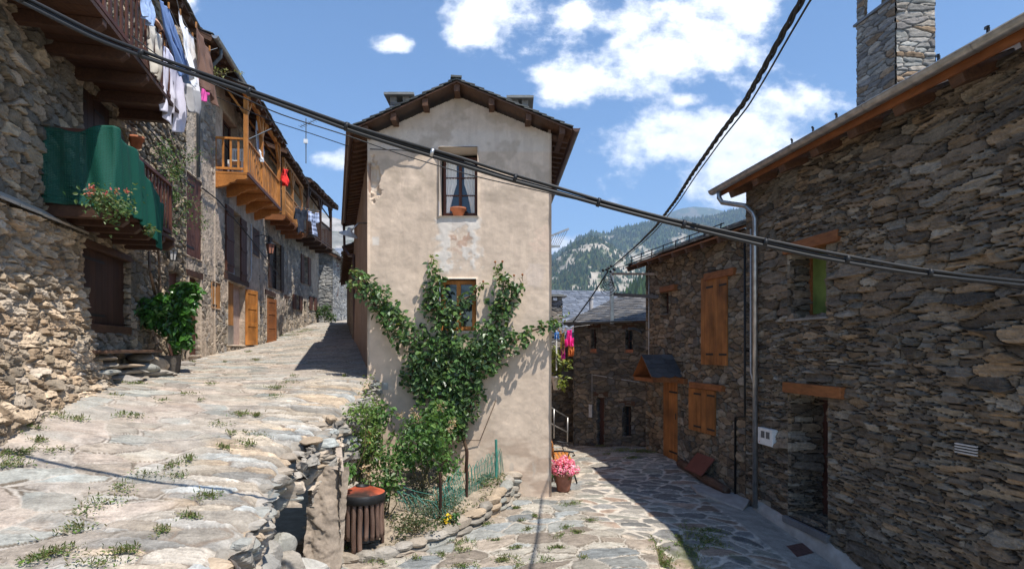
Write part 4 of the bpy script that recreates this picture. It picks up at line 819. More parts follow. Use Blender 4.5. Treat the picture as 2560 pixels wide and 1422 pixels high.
def balcony(W, s0, s1, z, depth, parent, mw, mh, railh=.95, pitch=.12, bw=.07, nbeam=6, posts=(), ztop=None, corbel=False, floor_th=.06, turned=False, near=True, bth=.025, inset=.04):
    o = MB(); B = MB()
    n = int((s1 - s0) / .14); rg = np.random.default_rng(int(s0 * 100) % 1000)
    for k in range(n):
        a = s0 + (s1 - s0) * k / n; g = .5 * (.85 + .3 * rg.random()); o.wbox(W, a, a + (s1 - s0) / n - .006, 0, depth + .03, z - floor_th, z, (g, g, g))
    bal = o.build('balcony', M[mh], parent)
    for k in range(nbeam):
        s = s0 + .06 + (s1 - s0 - .12) * k / (nbeam - 1)
        if corbel:
            pr = [(0, -.005), (depth, -.005), (depth, -.11), (depth - .07, -.135), (depth * .68, -.15), (depth * .60, -.22), (depth * .48, -.24), (depth * .40, -.31), (depth * .2, -.36), (0, -.40)]
            B.prism([W.P(s - .055, z - floor_th + q[1], q[0]) for q in pr], W.T * .11, (.5,) * 3)
        else: B.prism([W.P(s - .06, z - floor_th - .003 + q[1], q[0]) for q in [(-.05, 0), (depth + .02, 0), (depth + .02, -.08), (depth - .07, -.16), (-.05, -.16)]], W.T * .12, (.5,) * 3)
    each(B, 'bracket' if corbel else 'joist', M[mh], bal, bevel=.008)
    r = MB(); e = depth - inset
    def run(p, q):
        p = np.asarray(p); q = np.asarray(q); d = q - p; L = np.linalg.norm(d); d = d / L; nn = max(2, int(L / pitch)); sd = np.cross(d, (0, 0, 1))
        r.beam(p + (0, 0, railh), q + (0, 0, railh), .075, .05, (.56,) * 3); r.beam(p + (0, 0, .10), q + (0, 0, .10), .05, .06, (.5,) * 3)
        for k in range(nn + 1):
            c = p + d * (L * k / nn); g = .5 * (.85 + .3 * rg.random())
            if turned: r.lathe([(.018, .12), (.03, .2), (.018, .26), (.034, .42), (.016, .5), (.034, .6), (.018, .76), (.03, .82), (.02, railh - .03)], c, 8, (g,) * 3)
            else: r.box(c + (0, 0, (railh + .1) / 2), (bw, bth, railh - .14), (d, sd, (0, 0, 1)), (g,) * 3)
    c0, c1 = W.P(s0 + .05, z, e), W.P(s1 - .05, z, e); run(c0, c1); run(W.P(s1 - .05, z, .02), c1)
    if near: run(W.P(s0 + .05, z, .02), c0)
    r.build('railing', M[mw], bal)
    pm = MB(); 
    for s in posts:
        pm.beam(W.P(s, z - .02, e), W.P(s, ztop, e), .11, .11, (.52,) * 3, up=W.T)
        for sg in (-1, 1):
            if s0 < s + sg * .5 < s1 + .1: pm.beam(W.P(s, ztop - .62, e), W.P(s + sg * .45, ztop - .05, e), .06, .08, (.5,) * 3, up=W.N)
        pm.beam(W.P(s, ztop - .55, e), W.P(s, ztop + .15, e - .5), .06, .08, (.5,) * 3, up=W.T)
    if posts: pm.beam(W.P(s0 - .1, ztop + .04, e), W.P(s1 + .1, ztop + .04, e), .1, .12, (.5,) * 3); each(pm, 'post', M[mw], bal)
    return bal
balcony(W1, W1.SY(5.0), W1.SY(10.46), 4.20, .96, H1, 'brown', 'dark_h', 1.02, .19, .06, 8, inset=.03)
balcony(W1, W1.SY(8.0), W1.SY(10.75), 1.99, .80, H1, 'brown', 'dark_h', .95, .17, .05, 6)
def eave_roof(parent, W, s0, s1, ze, out, pitch=.42, back=3.2, mat=((.09, .085, .08), (.12, .115, .11), (.07, .07, .07)), seed=1, gut=None, brk=0, rows=12, wave=0.0, fasc='eave'):
    m = MB(); P = lambda s, o: W.P(s, ze + (out - o) * pitch, o)
    slates(m, P(s0, out), P(s1, out), P(s1, -back), P(s0, -back), rows, .36, seed, mat, .022, .04); rf_ = m.build('roof', M['slate'], parent)
    b = MB(); a = np.array([P(s0 + .02, out - .03), P(s1 - .02, out - .03), P(s1 - .02, -back), P(s0 + .02, -back)]); b.prism(a - (0, 0, .07), (0, 0, .045), (.5,) * 3); b.build('soffit', M[fasc], rf_)
    r = MB()
    for k in range(max(2, int((s1 - s0) / .55)) + 1):
        s = s0 + .08 + (s1 - s0 - .16) * k / max(2, int((s1 - s0) / .55)); r.beam(P(s, out - .05) - (0, 0, .13), P(s, -.3) - (0, 0, .13), .09, .11, (.5,) * 3, up=W.T)
    each(r, 'rafter', M[fasc], rf_)
    if gut: gutter('gutter', P(s0 - .05, out + .05) + (0, 0, -.02), P(s1 + .02, out + .05) + (0, 0, -.04), .07, gut, parent, W.N[:2], .9)
    return rf_
eave_roof(H1, W1, W1.SY(5.0), W1.SY(Ye1) - .3, 7.5, .42, seed=41)

# rendered house with the dark tall shutter and the grey gutter
beige_r = (.42, .34, .265)
H2 = thing('rendered_house', 'pale rough-rendered house with one tall dark shutter, beside the leafy green shrub', 'house', W2.P(W2.SY(15.4), -.2))
ra = (W2.S(461), W2.S(501), W2.Z(480, 645), W2.Z(480, 440)); rbm = (W2.S(468), W2.S(499), W2.Z(480, 890), W2.Z(480, 690)); Y2a, Y2b = 14.3, 16.55
hatch = (W2.S(527), W2.S(548), W2.Z(538, 772), W2.Z(538, 706))
house_wall('wall', W2, W2.SY(Y2a), W2.SY(Y2b), -.8, 7.75, .021, render_style(211, beige_r, .46), [ra, rbm], .2, H2, 'rough_stone', back=3)
planks('shutter', W2, ra[0], ra[1] - .01, ra[2], ra[3], -.03, .045, 3, 'brown', H2, seed=21)
planks('door', W2, rbm[0], rbm[1], rbm[2], rbm[3], -.14, .045, 3, 'brown', H2, seed=22, strap=False)
m = MB(); m.wbox(W2, rbm[0] - .15, rbm[1] + .12, -.1, .05, rbm[3] - .02, rbm[3] + .12, (.5,) * 3); m.build('lintel', M['dark_h'], H2)
eave_roof(H2, W2, W2.SY(Y2a) + .2, W2.SY(17.3), 7.62, .62, seed=42, gut='zinc', back=2.4)
pipe('downpipe', [W2.P(W2.SY(14.95), 7.5, .66), W2.P(W2.SY(14.95), 7.3, .66), W2.P(W2.SY(15.1), 7.0, .3), W2.P(W2.SY(15.1), 6.7, .09), W2.P(W2.SY(15.1), 4.3, .09)], .04, 'grey_pipe', H2)

# house with the orange balcony
H3 = thing('balcony_house', 'rendered house with the bright orange timber balcony and open orange panelled door', 'house', W2.P(W2.SY(19), 0))
Y3b = 21.5
win = (W2.S(563), W2.S(600), W2.Z(580, 686), W2.Z(580, 524)); dr = (W2.S(566), W2.S(612), W2.Z(590, 864), W2.Z(590, 708)); up = (W2.S(552), W2.S(590), 4.9, 6.85); sb = (W2.S(628), W2.S(646), W2.Z(637, 640), W2.Z(637, 572))
house_wall('wall', W2, W2.SY(Y2b), W2.SY(Y3b), -.5, 7.6, .025, render_style(221, (.44, .35, .27), .43), [win, dr, up, sb, hatch], .3, H3, 'rough_stone', back=3)
planks('hatch', W2, *hatch, -.03, .06, 4, 'honey', H3, seed=31)
wf_ = frame_window('window', W2, win[0] + .3, win[1] - .15, win[2], win[3], -.14, 'brown', H3, 1, 1, .05, .02)
m = MB(); zz = np.linspace(win[2] + .05, win[3] - .15, 24); tt = np.linspace(0, 1, 14); T_, Z_ = np.meshgrid(tt, zz); k_ = (Z_ - zz[0]) / (zz[-1] - zz[0])
S_ = win[0] + .42 + T_ * (.9 - .75 * k_); V = S_[..., None] * W2.T + (W2.d - .08 + .015 * np.sin(T_ * 18))[..., None] * W2.N; V[..., 2] = Z_; m.grid(V, np.broadcast_to(np.array([.72, .74, .78]), V.shape)); m.build('curtain', M['cloth'], wf_, smooth=True, solid=.003)
planks('shutter', W2, win[0] - .12, win[0] + .62, win[2] + .03, win[3] - .02, .03, .045, 3, 'brown', H3, seed=32, ledge=True); planks('shutter', W2, win[1] - .12, win[1] + .55, win[2] - .1, win[3] - .08, .03, .045, 3, 'brown', H3, seed=33, ledge=True)
dl = planks('door', W2, dr[0], W2.S(590), dr[2] + .62, dr[3], -.12, .045, 4, 'honey', H3, seed=34, strap=False); m = MB(); m.wbox(W2, dr[0], W2.S(590), -.12, -.07, dr[2], dr[2] + .615, (.5,) * 3); m.build('metal_kickplate', M['zinc'], dl)
m = MB(); m.wbox(W2, W2.S(591), dr[1], -.2, -.16, dr[2], dr[3]); m.build('plastered_jamb', M['pink_plaster'], H3)
m = MB(); m.wbox(W2, dr[0] - .3, dr[1] + .35, -.1, .05, dr[3] + .02, dr[3] + .2, (.5,) * 3); m.build('lintel', M['dark_h'], H3)
planks('window_shutter', W2, *sb, .0, .04, 2, 'brown', H3, seed=35)
frame_window('balcony_door', W2, *up, -.15, 'brown', H3, 2, 3, .07, .03)
def open_leaf(name, W, u, v0, v1, width, angle, matn, parent, panels=3):
    """A framed panelled door leaf swung open on its hinge; W gives the wall, u the hinge."""
    s = W.S(u); z0, z1 = W.Z(u, v1), W.Z(u, v0); d = W.T * math.cos(angle) + W.N * math.sin(angle); n = np.cross(d, (0, 0, 1)); n = n if n[1] < 0 else -n; p = W.P(s, 0, .05); m = MB(); H = z1 - z0; ax = (d, n, (0, 0, 1))
    def bx(a0, a1, b0, b1, t, off, g): m.box(p + d * (a0 + a1) / 2 + n * off + np.array([0, 0, z0 + (b0 + b1) / 2]), (a1 - a0, t, b1 - b0), ax, (g,) * 3)
    bx(0, .11, 0, H, .05, 0, .52); bx(width - .11, width, 0, H, .05, 0, .5); e = [0, .36, .70, 1]
    for k in range(4): zc = e[k] * (H - .14); bx(.11, width - .11, zc, zc + .14, .048, 0, .5)
    for k in range(3): bx(.11, width - .11, e[k] * (H - .14) + .14, e[k + 1] * (H - .14), .02, .0, .44)
    return m.build(name, M[matn], parent, bevel=.006)
open_leaf('door', W2, 611, 722, 862, .86, R(10), 'orange', H3)
bal = balcony(W2, W2.SY(16.6), W2.SY(20.95), 4.90, .86, H3, 'orange', 'orange_h', .94, .19, .055, 5, posts=(W2.SY(16.6) + .05, W2.SY(18.4), W2.SY(20.9)), ztop=7.05, corbel=True)
m = MB(); m.wbox(W2, W2.SY(16.6) - .01, W2.SY(20.95), .86, .90, 4.81, 4.90, (.5,) * 3); m.build('trim_board', M['brown'], bal)
eave_roof(H3, W2, W2.SY(16.35), W2.SY(21.1), 7.18, 1.08, pitch=.36, seed=43, back=3.4)

# second balcony house
H4 = thing('balcony_house', 'stone house with the turned-baluster balcony and a weathered red-orange open door', 'house', W2.P(W2.SY(24), .3))
Y4b = 26.5
w4 = (W2.S(676), W2.S(700), W2.Z(688, 724), W2.Z(688, 604)); d4 = (W2.S(664), W2.S(684), W2.Z(675, 852), W2.Z(675, 740)); d5 = (W2.S(712), W2.S(724), W2.Z(717, 838), W2.Z(717, 748)); u4 = (W2.S(690), W2.S(704), 5.0, 7.0)
house_wall('wall', W2, W2.SY(Y3b), W2.SY(Y4b), -.3, 7.8, .033, render_style(231, (.36, .29, .23), .52), [w4, d4, d5, u4], .3, H4, 'rough_stone', back=3)
frame_window('window', W2, *w4, -.14, 'dark', H4, 2, 3, .05, .03); planks('shutter', W2, w4[0] - .5, w4[0] + .05, w4[2], w4[3], .03, .045, 3, 'dark', H4, seed=41); planks('shutter', W2, w4[1] - .1, w4[1] + .5, w4[2], w4[3], .03, .045, 3, 'dark', H4, seed=42)
m = MB(); m.wbox(W2, d4[0], d4[1], -.28, -.26, d4[2], d4[3]); m.wbox(W2, d5[0], d5[1], -.2, -.15, d5[2], d5[3]); m.wbox(W2, u4[0], u4[1], -.2, -.15, u4[2], u4[3]); m.build('dark_backing', M['void'], H4)  # near-black panels stand in for the shade inside the doorways
open_leaf('door', W2, 664, 745, 858, .80, R(12), 'lintel', H4)
m = MB(); m.wbox(W2, d4[0] - .2, d4[1] + .2, -.1, .05, d4[3] + .02, d4[3] + .18, (.5,) * 3); m.build('lintel', M['dark_h'], H4); m = MB(); m.wbox(W2, d5[0] - .2, d5[1] + .2, -.1, .05, d5[3] + .02, d5[3] + .16, (.5,) * 3); m.build('lintel', M['dark_h'], H4)
balcony(W2, W2.SY(22.3), W2.SY(26.2), 5.0, .74, H4, 'honey', 'lintel', .95, .17, .05, 5, posts=(W2.SY(22.3) + .05, W2.SY(24), W2.SY(26.1)), ztop=7.0, corbel=False, turned=True)
eave_roof(H4, W2, W2.SY(21.7), W2.SY(26.5), 7.25, .98, pitch=.34, seed=44, back=3.0)
# third balcony house
H5 = thing('balcony_house', 'farthest balcony house of the left row, with a dark brown galleried balcony and red-brown shutters', 'house', W4.P(W4.SY(29), 1))
w5 = [rect(W4, 757, 768, 640, 710), rect(W4, 737, 746, 738, 774), rect(W4, 778, 784, 742, 775)]; d6 = rect(W4, 757, 764, 752, 815)
house_wall('wall', W4, W4.SY(Y4b), W4.SY(31.7), .2, 8.0, .04, render_style(241, (.34, .28, .22), .55), w5 + [d6], .3, H5, 'rough_stone', back=3)
for r in w5:
    frame_window('window', W4, *r, -.14, 'dark', H5, 2, 2, .05, .03)
    for sg in (0, 1): a = r[0] - .45 if sg == 0 else r[1] - .02; planks('shutter', W4, a, a + .47, r[2], r[3], .03, .045, 3, 'brown', H5, seed=50 + sg, strap=False)
planks('door', W4, *d6, -.2, .04, 3, 'dark', H5, strap=False)
balcony(W4, W4.SY(26.75), W4.SY(31.2), 5.15, .86, H5, 'dark', 'dark_h', 1.0, .16, .05, 5, posts=(W4.SY(26.8), W4.SY(29), W4.SY(31.1)), ztop=7.2)
eave_roof(H5, W4, W4.SY(26.4), W4.SY(31.8), 7.45, 1.1, pitch=.36, seed=45, back=3.0)
# grey house closing the lane
Wa = Wall((-10.6, 32.4), (1, .1), (.1, -1)); Wb = lane_wall(-9.75 + .075 * 32.5, -.075, 1)
H6 = thing('grey_stone_house', 'grey stone house closing the far end of the upper lane, with narrow red shutters', 'house', (-9.9, 33, 1.3))
gy = rubble(.34, .13, .04, [(.26, .26, .255), (.22, .22, .215), (.30, .29, .27), (.19, .195, .195)], (.14, .135, .13), 251, warp=.05, edge=(.03, .2), p=2.8, amp=.5)
house_wall('wall', Wa, Wa.S(786), Wa.S(832), .6, 5.4, .045, gy, [], .2, H6, 'stone', back=2)
rr = [rect(Wb, 836, 845, 715, 770), rect(Wb, 838, 846, 640, 682)]
house_wall('side_wall', Wb, Wb.SY(32.6), Wb.SY(38), .6, 5.1, .05, gy, rr, .2, H6, 'stone', back=1)
for r in rr:
    for sg in (0, 1): h = (r[1] - r[0]) / 2; planks('shutter', Wb, r[0] + sg * h, r[0] + sg * h + h - .03, r[2], r[3], -.02, .05, 2, 'brown', H6, strap=False, seed=60 + sg)
eave_roof(H6, Wb, Wb.SY(32.2), Wb.SY(38.5), 5.0, .35, pitch=.5, seed=46, back=2.0, rows=8)
# low house beyond the plaster house on the lane's right side
Wc = lane_wall(.70, -.296, -1)
H7 = thing('brown_house', 'low brown house right behind the plaster house on the upper lane, under dark eaves', 'house', Wc.P(Wc.SY(22), 1))
house_wall('wall', Wc, Wc.SY(19.95), Wc.SY(31), -.3, 3.6, .06, render_style(261, (.22, .16, .12), .45), [], .2, H7, 'rough_stone', back=2)
eave_roof(H7, Wc, Wc.SY(19.95), Wc.SY(31), 3.35, .4, pitch=.45, seed=47, back=2.2, rows=8)
H8 = thing('blue_slate_house', 'far house at the lane end, only its blue-grey slate roof showing', 'house', (-11, 46, 3))
m = MB(); slates(m, (-14.2, 44, 6.9), (-9.6, 44, 6.4), (-10.2, 48, 8.0), (-14, 48, 8.0), 10, .4, 61, ((.19, .21, .25), (.22, .24, .28)), .014, .01); m.build('roof', M['slate'], H8)
m = MB(); m.box((-12, 46.5, 4), (4.2, 4.6, 4.8), None, (.2, .19, .18)); m.build('wall', M['stone'], H8)
# antenna on the second balcony house
a0 = np.array([(765 - HX) / F * 27, 27, 8.9]); an = thing('tv_antenna', 'thin television antenna mast standing on the roofs of the left row', 'antenna', a0)
m = MB(); zt_ = (HY - 296) / F * 27; m.tube([a0 - (0, 0, .6), (a0[0], a0[1], zt_)], .022, 6); m.build('mast', M['grey_pipe'], an)
m = MB(); m.beam((a0[0] - .3, 27.1, zt_ - .35), (a0[0] + .5, 26.8, zt_ - .15), .02, .02)
for k in range(7): q = np.array([a0[0] - .28 + k * .12, 27.1 - k * .045, zt_ - .345 + k * .03]); m.beam(q + (-.04, -.16, 0), q + (.04, .16, 0), .012, .012)
m.beam((a0[0] - 3.2, 27, zt_ - .62), (a0[0] - 2.4, 27, zt_ - .5), .02, .02); m.build('aerial', M['grey_pipe'], an)
m = MB(); m.box((a0[0], a0[1] - .04, zt_ - 1.05), (.16, .1, .18)); m.build('junction_box', M['white'], an)
# ------------------------------------------------------------------ retaining wall between the lanes
def rock(m, c, size, seed, col, ang=0, n=(18, 12), planes=11):
    rg = np.random.default_rng(seed); th = np.linspace(0, 2 * np.pi, n[0]); ph = np.linspace(.02, np.pi - .02, n[1]); T_, P_ = np.meshgrid(th, ph)
    d = np.stack([np.sin(P_) * np.cos(T_), np.sin(P_) * np.sin(T_), np.cos(P_)], -1); r = np.full(T_.shape, 1.12)
    for k in range(planes):
        nn = rg.normal(size=3); nn /= np.linalg.norm(nn); dd = rg.uniform(.74, 1.02); q = d @ nn; r = np.where(q > .05, np.minimum(r, dd / np.maximum(q, .05)), r)
    r[:, -1] = r[:, 0]; p = d * r[..., None] * (1 + .06 * (fbm(T_ * 3 + seed, P_ * 3, 3, seed)[..., None] - .5)) * np.asarray(size) / 2
    ca, sa = math.cos(ang), math.sin(ang); p = np.stack([p[..., 0] * ca - p[..., 1] * sa, p[..., 0] * sa + p[..., 1] * ca, p[..., 2]], -1) + np.asarray(c)
    cc = np.asarray(col) * (.85 + .3 * fbm(p[..., 0] * 25, p[..., 2] * 40, 3, seed))[..., None]; m.grid(p, cc)
RW = thing('retaining_wall', 'crumbling stone retaining wall holding up the upper lane, with a dark drain opening', 'wall', (-2.3, 7, -2.8))
bank = rubble(.30, .12, .11, [(.34, .30, .25), (.27, .25, .22), (.30, .31, .29), (.40, .33, .26), (.24, .22, .19)], (.30, .25, .20), 301, warp=.1, edge=(.05, .3), p=2.3, tilt=.9, amp=.6, jit=.95, strata=.012)
l_but2 = rubble(.2, .08, .035, [(.34, .285, .225), (.28, .25, .21), (.38, .31, .23)], (.27, .22, .17), 309, warp=.06, edge=(.05, .25), p=2.4, tilt=.4, amp=.5)
def build_bank():
    m = MB(); Zv = np.array([0, 0, 1.]); hole = (6.08, 7.3)
    def arch(U, V): return ~((U > hole[0]) & (U < hole[1]) & (V < -1.37 - .55 * ((U - 6.75) / .6) ** 2))
    def pr(U, V): return edge_x(U) + 2.4 + .06 - .10 * sstep(-1.2, -2.6, V) * (U > 7.4) + .12 * (fbm(U * 1.5, V * 1.5, 3, 7) - .5) + np.where(U < 6.3, -.34 * sstep(4.4, 5.8, U) * sstep(-1.35, -1.6, V), 0)
    us = spans(4.0, 11.49, .017, []); vs = spans(-2.95, -.55, .017, []); topf = lambda U: zu(edge_x(U), U) - .03
    patch(m, np.array([-2.4, 0, 0]), np.array([0, 1., 0]), Zv, np.array([1., 0, 0]), us, vs, bank, keep=lambda A, B: arch(A, B) & (B < topf(A)), prof=pr)
    m.build('masonry', M['rough_stone'], RW, smooth=False)
    m = MB(); n = 26; ys = np.linspace(5.9, 7.3, n); an = np.linspace(0, math.pi, 14)      # the drain behind the opening; near-black lining colour paints its shade
    V = np.array([[(-2.45 - .6 * math.sin(a), y, -2.15 - .6 * math.cos(a)) for a in an] for y in ys]); V += (fbm(V[..., 1] * 5, V[..., 2] * 5, 3, 8)[..., None] - .5) * .12; m.grid(V, np.broadcast_to(np.array([.05, .04, .032]), V.shape)); m.build('drain_lining', M['rough_stone'], RW)
    # plastered block beyond the opening
    m = MB(); us = spans(-2.50, -2.10, .015, []); vs = spans(-2.9, -1.42, .015, []); U, V_ = np.meshgrid(us, vs); f = fbm(U * 7, V_ * 7, 5, 9); f2 = fbm(U * 18, V_ * 18, 3, 10)
    yy = 7.28 + .32 * (V_ + 2.2) + .10 * (f - .5) + .03 * (f2 - .5) + .25 * sstep(-2.28, -2.08, U) ** 2 + .06 * (fbm(U * 12, V_ * 12, 3, 12) - .5) - .03 * sstep(.55, .6, fbm(U * 4, V_ * 6, 3, 13))
    m.grid(np.stack([U, yy, V_ - .10 * sstep(-2.5, -2.08, U)], -1), (np.array([.31, .25, .195])[None, None] * (1 + .7 * (f - .5) + .4 * (f2 - .5))[..., None])); 
    us = spans(0, 1.1, .017, []); patch(m, np.array([-2.14, 7.42, 0]), np.array([-.30, .954, 0]), np.array([0, 0, 1.]), np.array([.954, .30, 0]), us, vs, l_but2)
    tp = np.array([[(x, 7.5 + y, -1.50 + .10 * (fbm(np.array(x * 4.), np.array(y * 4.), 3, 3) - .2) - .16 * (x + 2.5) + .25 * y) for x in np.linspace(-2.9, -2.10 - .33 * y, 24)] for y in np.linspace(0, 1.0, 26)]); m.grid(tp, np.broadcast_to(np.array([.36, .30, .25]), tp.shape)); m.build('plastered_block', M['earth'], RW, smooth=True)
build_bank()
cp = MB(); rg = np.random.default_rng(12); y = 3.9; STC = [(.34, .285, .225), (.28, .25, .21), (.29, .285, .255), (.40, .31, .22), (.35, .315, .27)]
while y < 11.4:
    L = .10 + .20 * rg.random(); w = .2 + .22 * rg.random(); ex_ = float(edge_x(np.array(y + L / 2)))
    if not 6.2 < y < 7.0 or rg.random() < .8: rock(cp, (ex_ - w / 2 + .0 + .06 * rg.random(), y + L / 2, float(zu(np.array(ex_), np.array(y + L / 2))) - .10 - .04 * rg.random()), (w, L * 1.15, .08 + .07 * rg.random()), int(rg.integers(1e6)), np.array(STC[rg.integers(5)]), .3 * (rg.random() - .5))
    y += L * .95
for k in range(34):   # courses of flat stones stacked under the edge near the step
    yy = 7.45 + 1.1 * rg.random(); z = -1.14 - .42 * rg.random(); rock(cp, (float(edge_x(np.array(yy))) + .0 + .06 * rg.random(), yy, z), (.2 + .1 * rg.random(), .22 + .2 * rg.random(), .05 + .05 * rg.random()), int(rg.integers(1e6)), np.array(STC[rg.integers(5)]) * .9, .4 * (rg.random() - .5))
for k in range(15):
    yy = 6.1 + 1.15 * k / 14; rock(cp, (float(edge_x(np.array(yy))) - .16 + .05 * rg.random(), yy, -1.36 - .10 * rg.random() - .4 * ((yy - 6.7) / .6) ** 2), (.24, .12 + .08 * rg.random(), .08 + .08 * rg.random()), int(rg.integers(1e6)), np.array(STC[k % 5]) * .9, 0)
for (u, v, Y, sx, sz) in ((770, 1052, 8.45, .30, .12), (800, 1062, 8.4, .26, .10), (735, 1058, 8.5, .26, .12), (828, 1048, 8.5, .14, .14), (760, 1110, 7.75, .3, .07), (790, 1130, 7.8, .26, .07), (740, 1120, 7.5, .35, .06), (800, 1160, 7.8, .2, .1)):
    rock(cp, ((u - HX) / F * Y, Y, (HY - v) / F * Y), (sx, .3, sz), int(u * 7), np.array(STC[int(u) % 5]), .2)
cp.build('coping_stones', M['rough_stone'], RW)
for k, (u, v, Y, s, c) in enumerate(((700, 1372, 6.3, (.32, .36, .34), (.31, .30, .265)), (640, 1335, 5.8, (.34, .30, .24), (.17, .16, .145)), (655, 1390, 5.75, (.34, .36, .30), (.30, .28, .25)), (720, 1412, 6.1, (.40, .34, .30), (.32, .285, .24)), (620, 1370, 5.3, (.36, .34, .24), (.36, .31, .26)), (640, 1425, 5.5, (.5, .4, .3), (.27, .26, .24)),
        (760, 1425, 6.5, (.5, .4, .28), (.42, .40, .36)), (590, 1420, 5.0, (.3, .34, .26), (.38, .33, .27)), (790, 1205, 7.55, (.26, .3, .14), (.36, .36, .33)), (828, 1085, 8.2, (.16, .2, .2), (.55, .53, .50)))):
    m = MB(); rock(m, ((u - HX) / F * Y, Y, (HY - v) / F * Y), s, 90 + k, c, .5 * k, (26, 18), 16); m.build('boulder', M['rough_stone'], RW)

# ------------------------------------------------------------------ garden bed, stone edging, soil
KX = [-2.62, -2.3, -1.7, -1.06, -.5, -.15, -.05]; KY = [7.75, 7.9, 8.12, 8.72, 9.72, 10.75, 11.45]
ky = lambda x: np.interp(x, KX, KY)
def soil(x, y): return -2.74 + .105 * (y - 8.0) + .16 * sstep(-.9, -2.3, x) * sstep(8.8, 11, y)
xs = np.arange(-2.75, .06, .025); ys = np.arange(7.7, 11.52, .025); X, Y = np.meshgrid(xs, ys); f = fbm(X * 3, Y * 3, 4, 91); g = fbm(X * 16, Y * 16, 3, 92)
m = MB(); kp = (Y > ky(X)) & (X < -.02); m.grid(np.stack([X, Y, soil(X, Y) + .10 * (f - .5) + .05 * (g - .5)], -1), np.array([.29, .235, .175])[None, None] * (1 + .8 * (f - .5) + .8 * (g - .5))[..., None], kp[:-1, :-1]); struct(m.build('garden_soil', M['earth'], smooth=True))
ke = MB(); t = 0; rg = np.random.default_rng(5); kk = np.stack([KX, KY], 1); seg = np.r_[0, np.cumsum(np.linalg.norm(np.diff(kk, axis=0), axis=1))]
while t < seg[-1]:
    L = .22 + .24 * rg.random(); a = np.interp(t + L / 2, seg, kk[:, 0]); b = np.interp(t + L / 2, seg, kk[:, 1]); a2 = np.interp(t + L, seg, kk[:, 0]); b2 = np.interp(t + L, seg, kk[:, 1]); an_ = math.atan2(b2 - b, a2 - a); zt_ = float(soil(np.array(a), np.array(b))) + .02; zb = float(zl(np.array(a), np.array(b - .1))) - .05; hh = zt_ - zb
    n = max(1, int(round(hh / .12)))
    for q in range(n): rock(ke, (a + .03 * rg.random(), b, zb + hh * (q + .5) / n), (L * (1.15 + .2 * rg.random()), .24, hh / n * 1.25), int(rg.integers(1e6)), np.array(STC[rg.integers(5)]) * .92, an_, (16, 10), 10)
    t += L * .9
tag(ke.build('stone_edging', M['rough_stone']), 'low curved edging of rough stones round the little garden bed', 'edging')

# ------------------------------------------------------------------ leaves
def leaves(m, P, size, nrm, col, amp=.5, wid=.62, fold=.18, droop=.3, rg=RNG):
    """Ovate folded leaves at points P with outward normals nrm."""
    P = np.asarray(P, float); n = len(P); nr = np.asarray(nrm, float) + rg.normal(size=(n, 3)) * .45; nr /= np.linalg.norm(nr, axis=1)[:, None] + 1e-9
    d = rg.normal(size=(n, 3)); d[:, 2] -= droop; d -= nr * (d * nr).sum(1)[:, None]; d /= np.linalg.norm(d, axis=1)[:, None] + 1e-9; s = np.cross(nr, d); L = size * (.55 + .8 * rg.random(n)); L = L[:, None]; w = L * wid / 2
    b = P; v = np.stack([b, b + d * L * .3 + s * w * .95 + nr * L * fold, b + d * L * .68 + s * w * .75 + nr * L * fold * .8, b + d * L - nr * L * .06, b + d * L * .68 - s * w * .75 + nr * L * fold * .8, b + d * L * .3 - s * w * .95 + nr * L * fold], 1)
    i = np.arange(n)[:, None] * 6; f = np.concatenate([i + [0, 1, 2, 3], i + [0, 3, 4, 5]]); cc = palette(col, rg.random(n), rg.random(n), amp); m.add(v.reshape(-1, 3), f, np.repeat(cc, 6, 0))
def cluster(m, c, r, n, size, col, **k):
    d = RNG.normal(size=(n, 3)); d /= np.linalg.norm(d, axis=1)[:, None]; q = d * (RNG.random(n) ** .45)[:, None]; p = np.asarray(c) + q * np.asarray(r); leaves(m, p, size, d * .8 + (0, -.25, .5), col, **k)
VG = [(.06, .125, .036), (.08, .155, .045), (.04, .085, .03), (.12, .195, .055), (.085, .135, .06), (.05, .095, .03)]; YG = [(.13, .19, .04), (.10, .16, .035), (.17, .20, .06)]; LG = [(.07, .15, .035), (.095, .19, .045), (.05, .11, .03), (.13, .21, .06)]
def wpx(u, v, o, W=WF): return W.at(u, v, o)
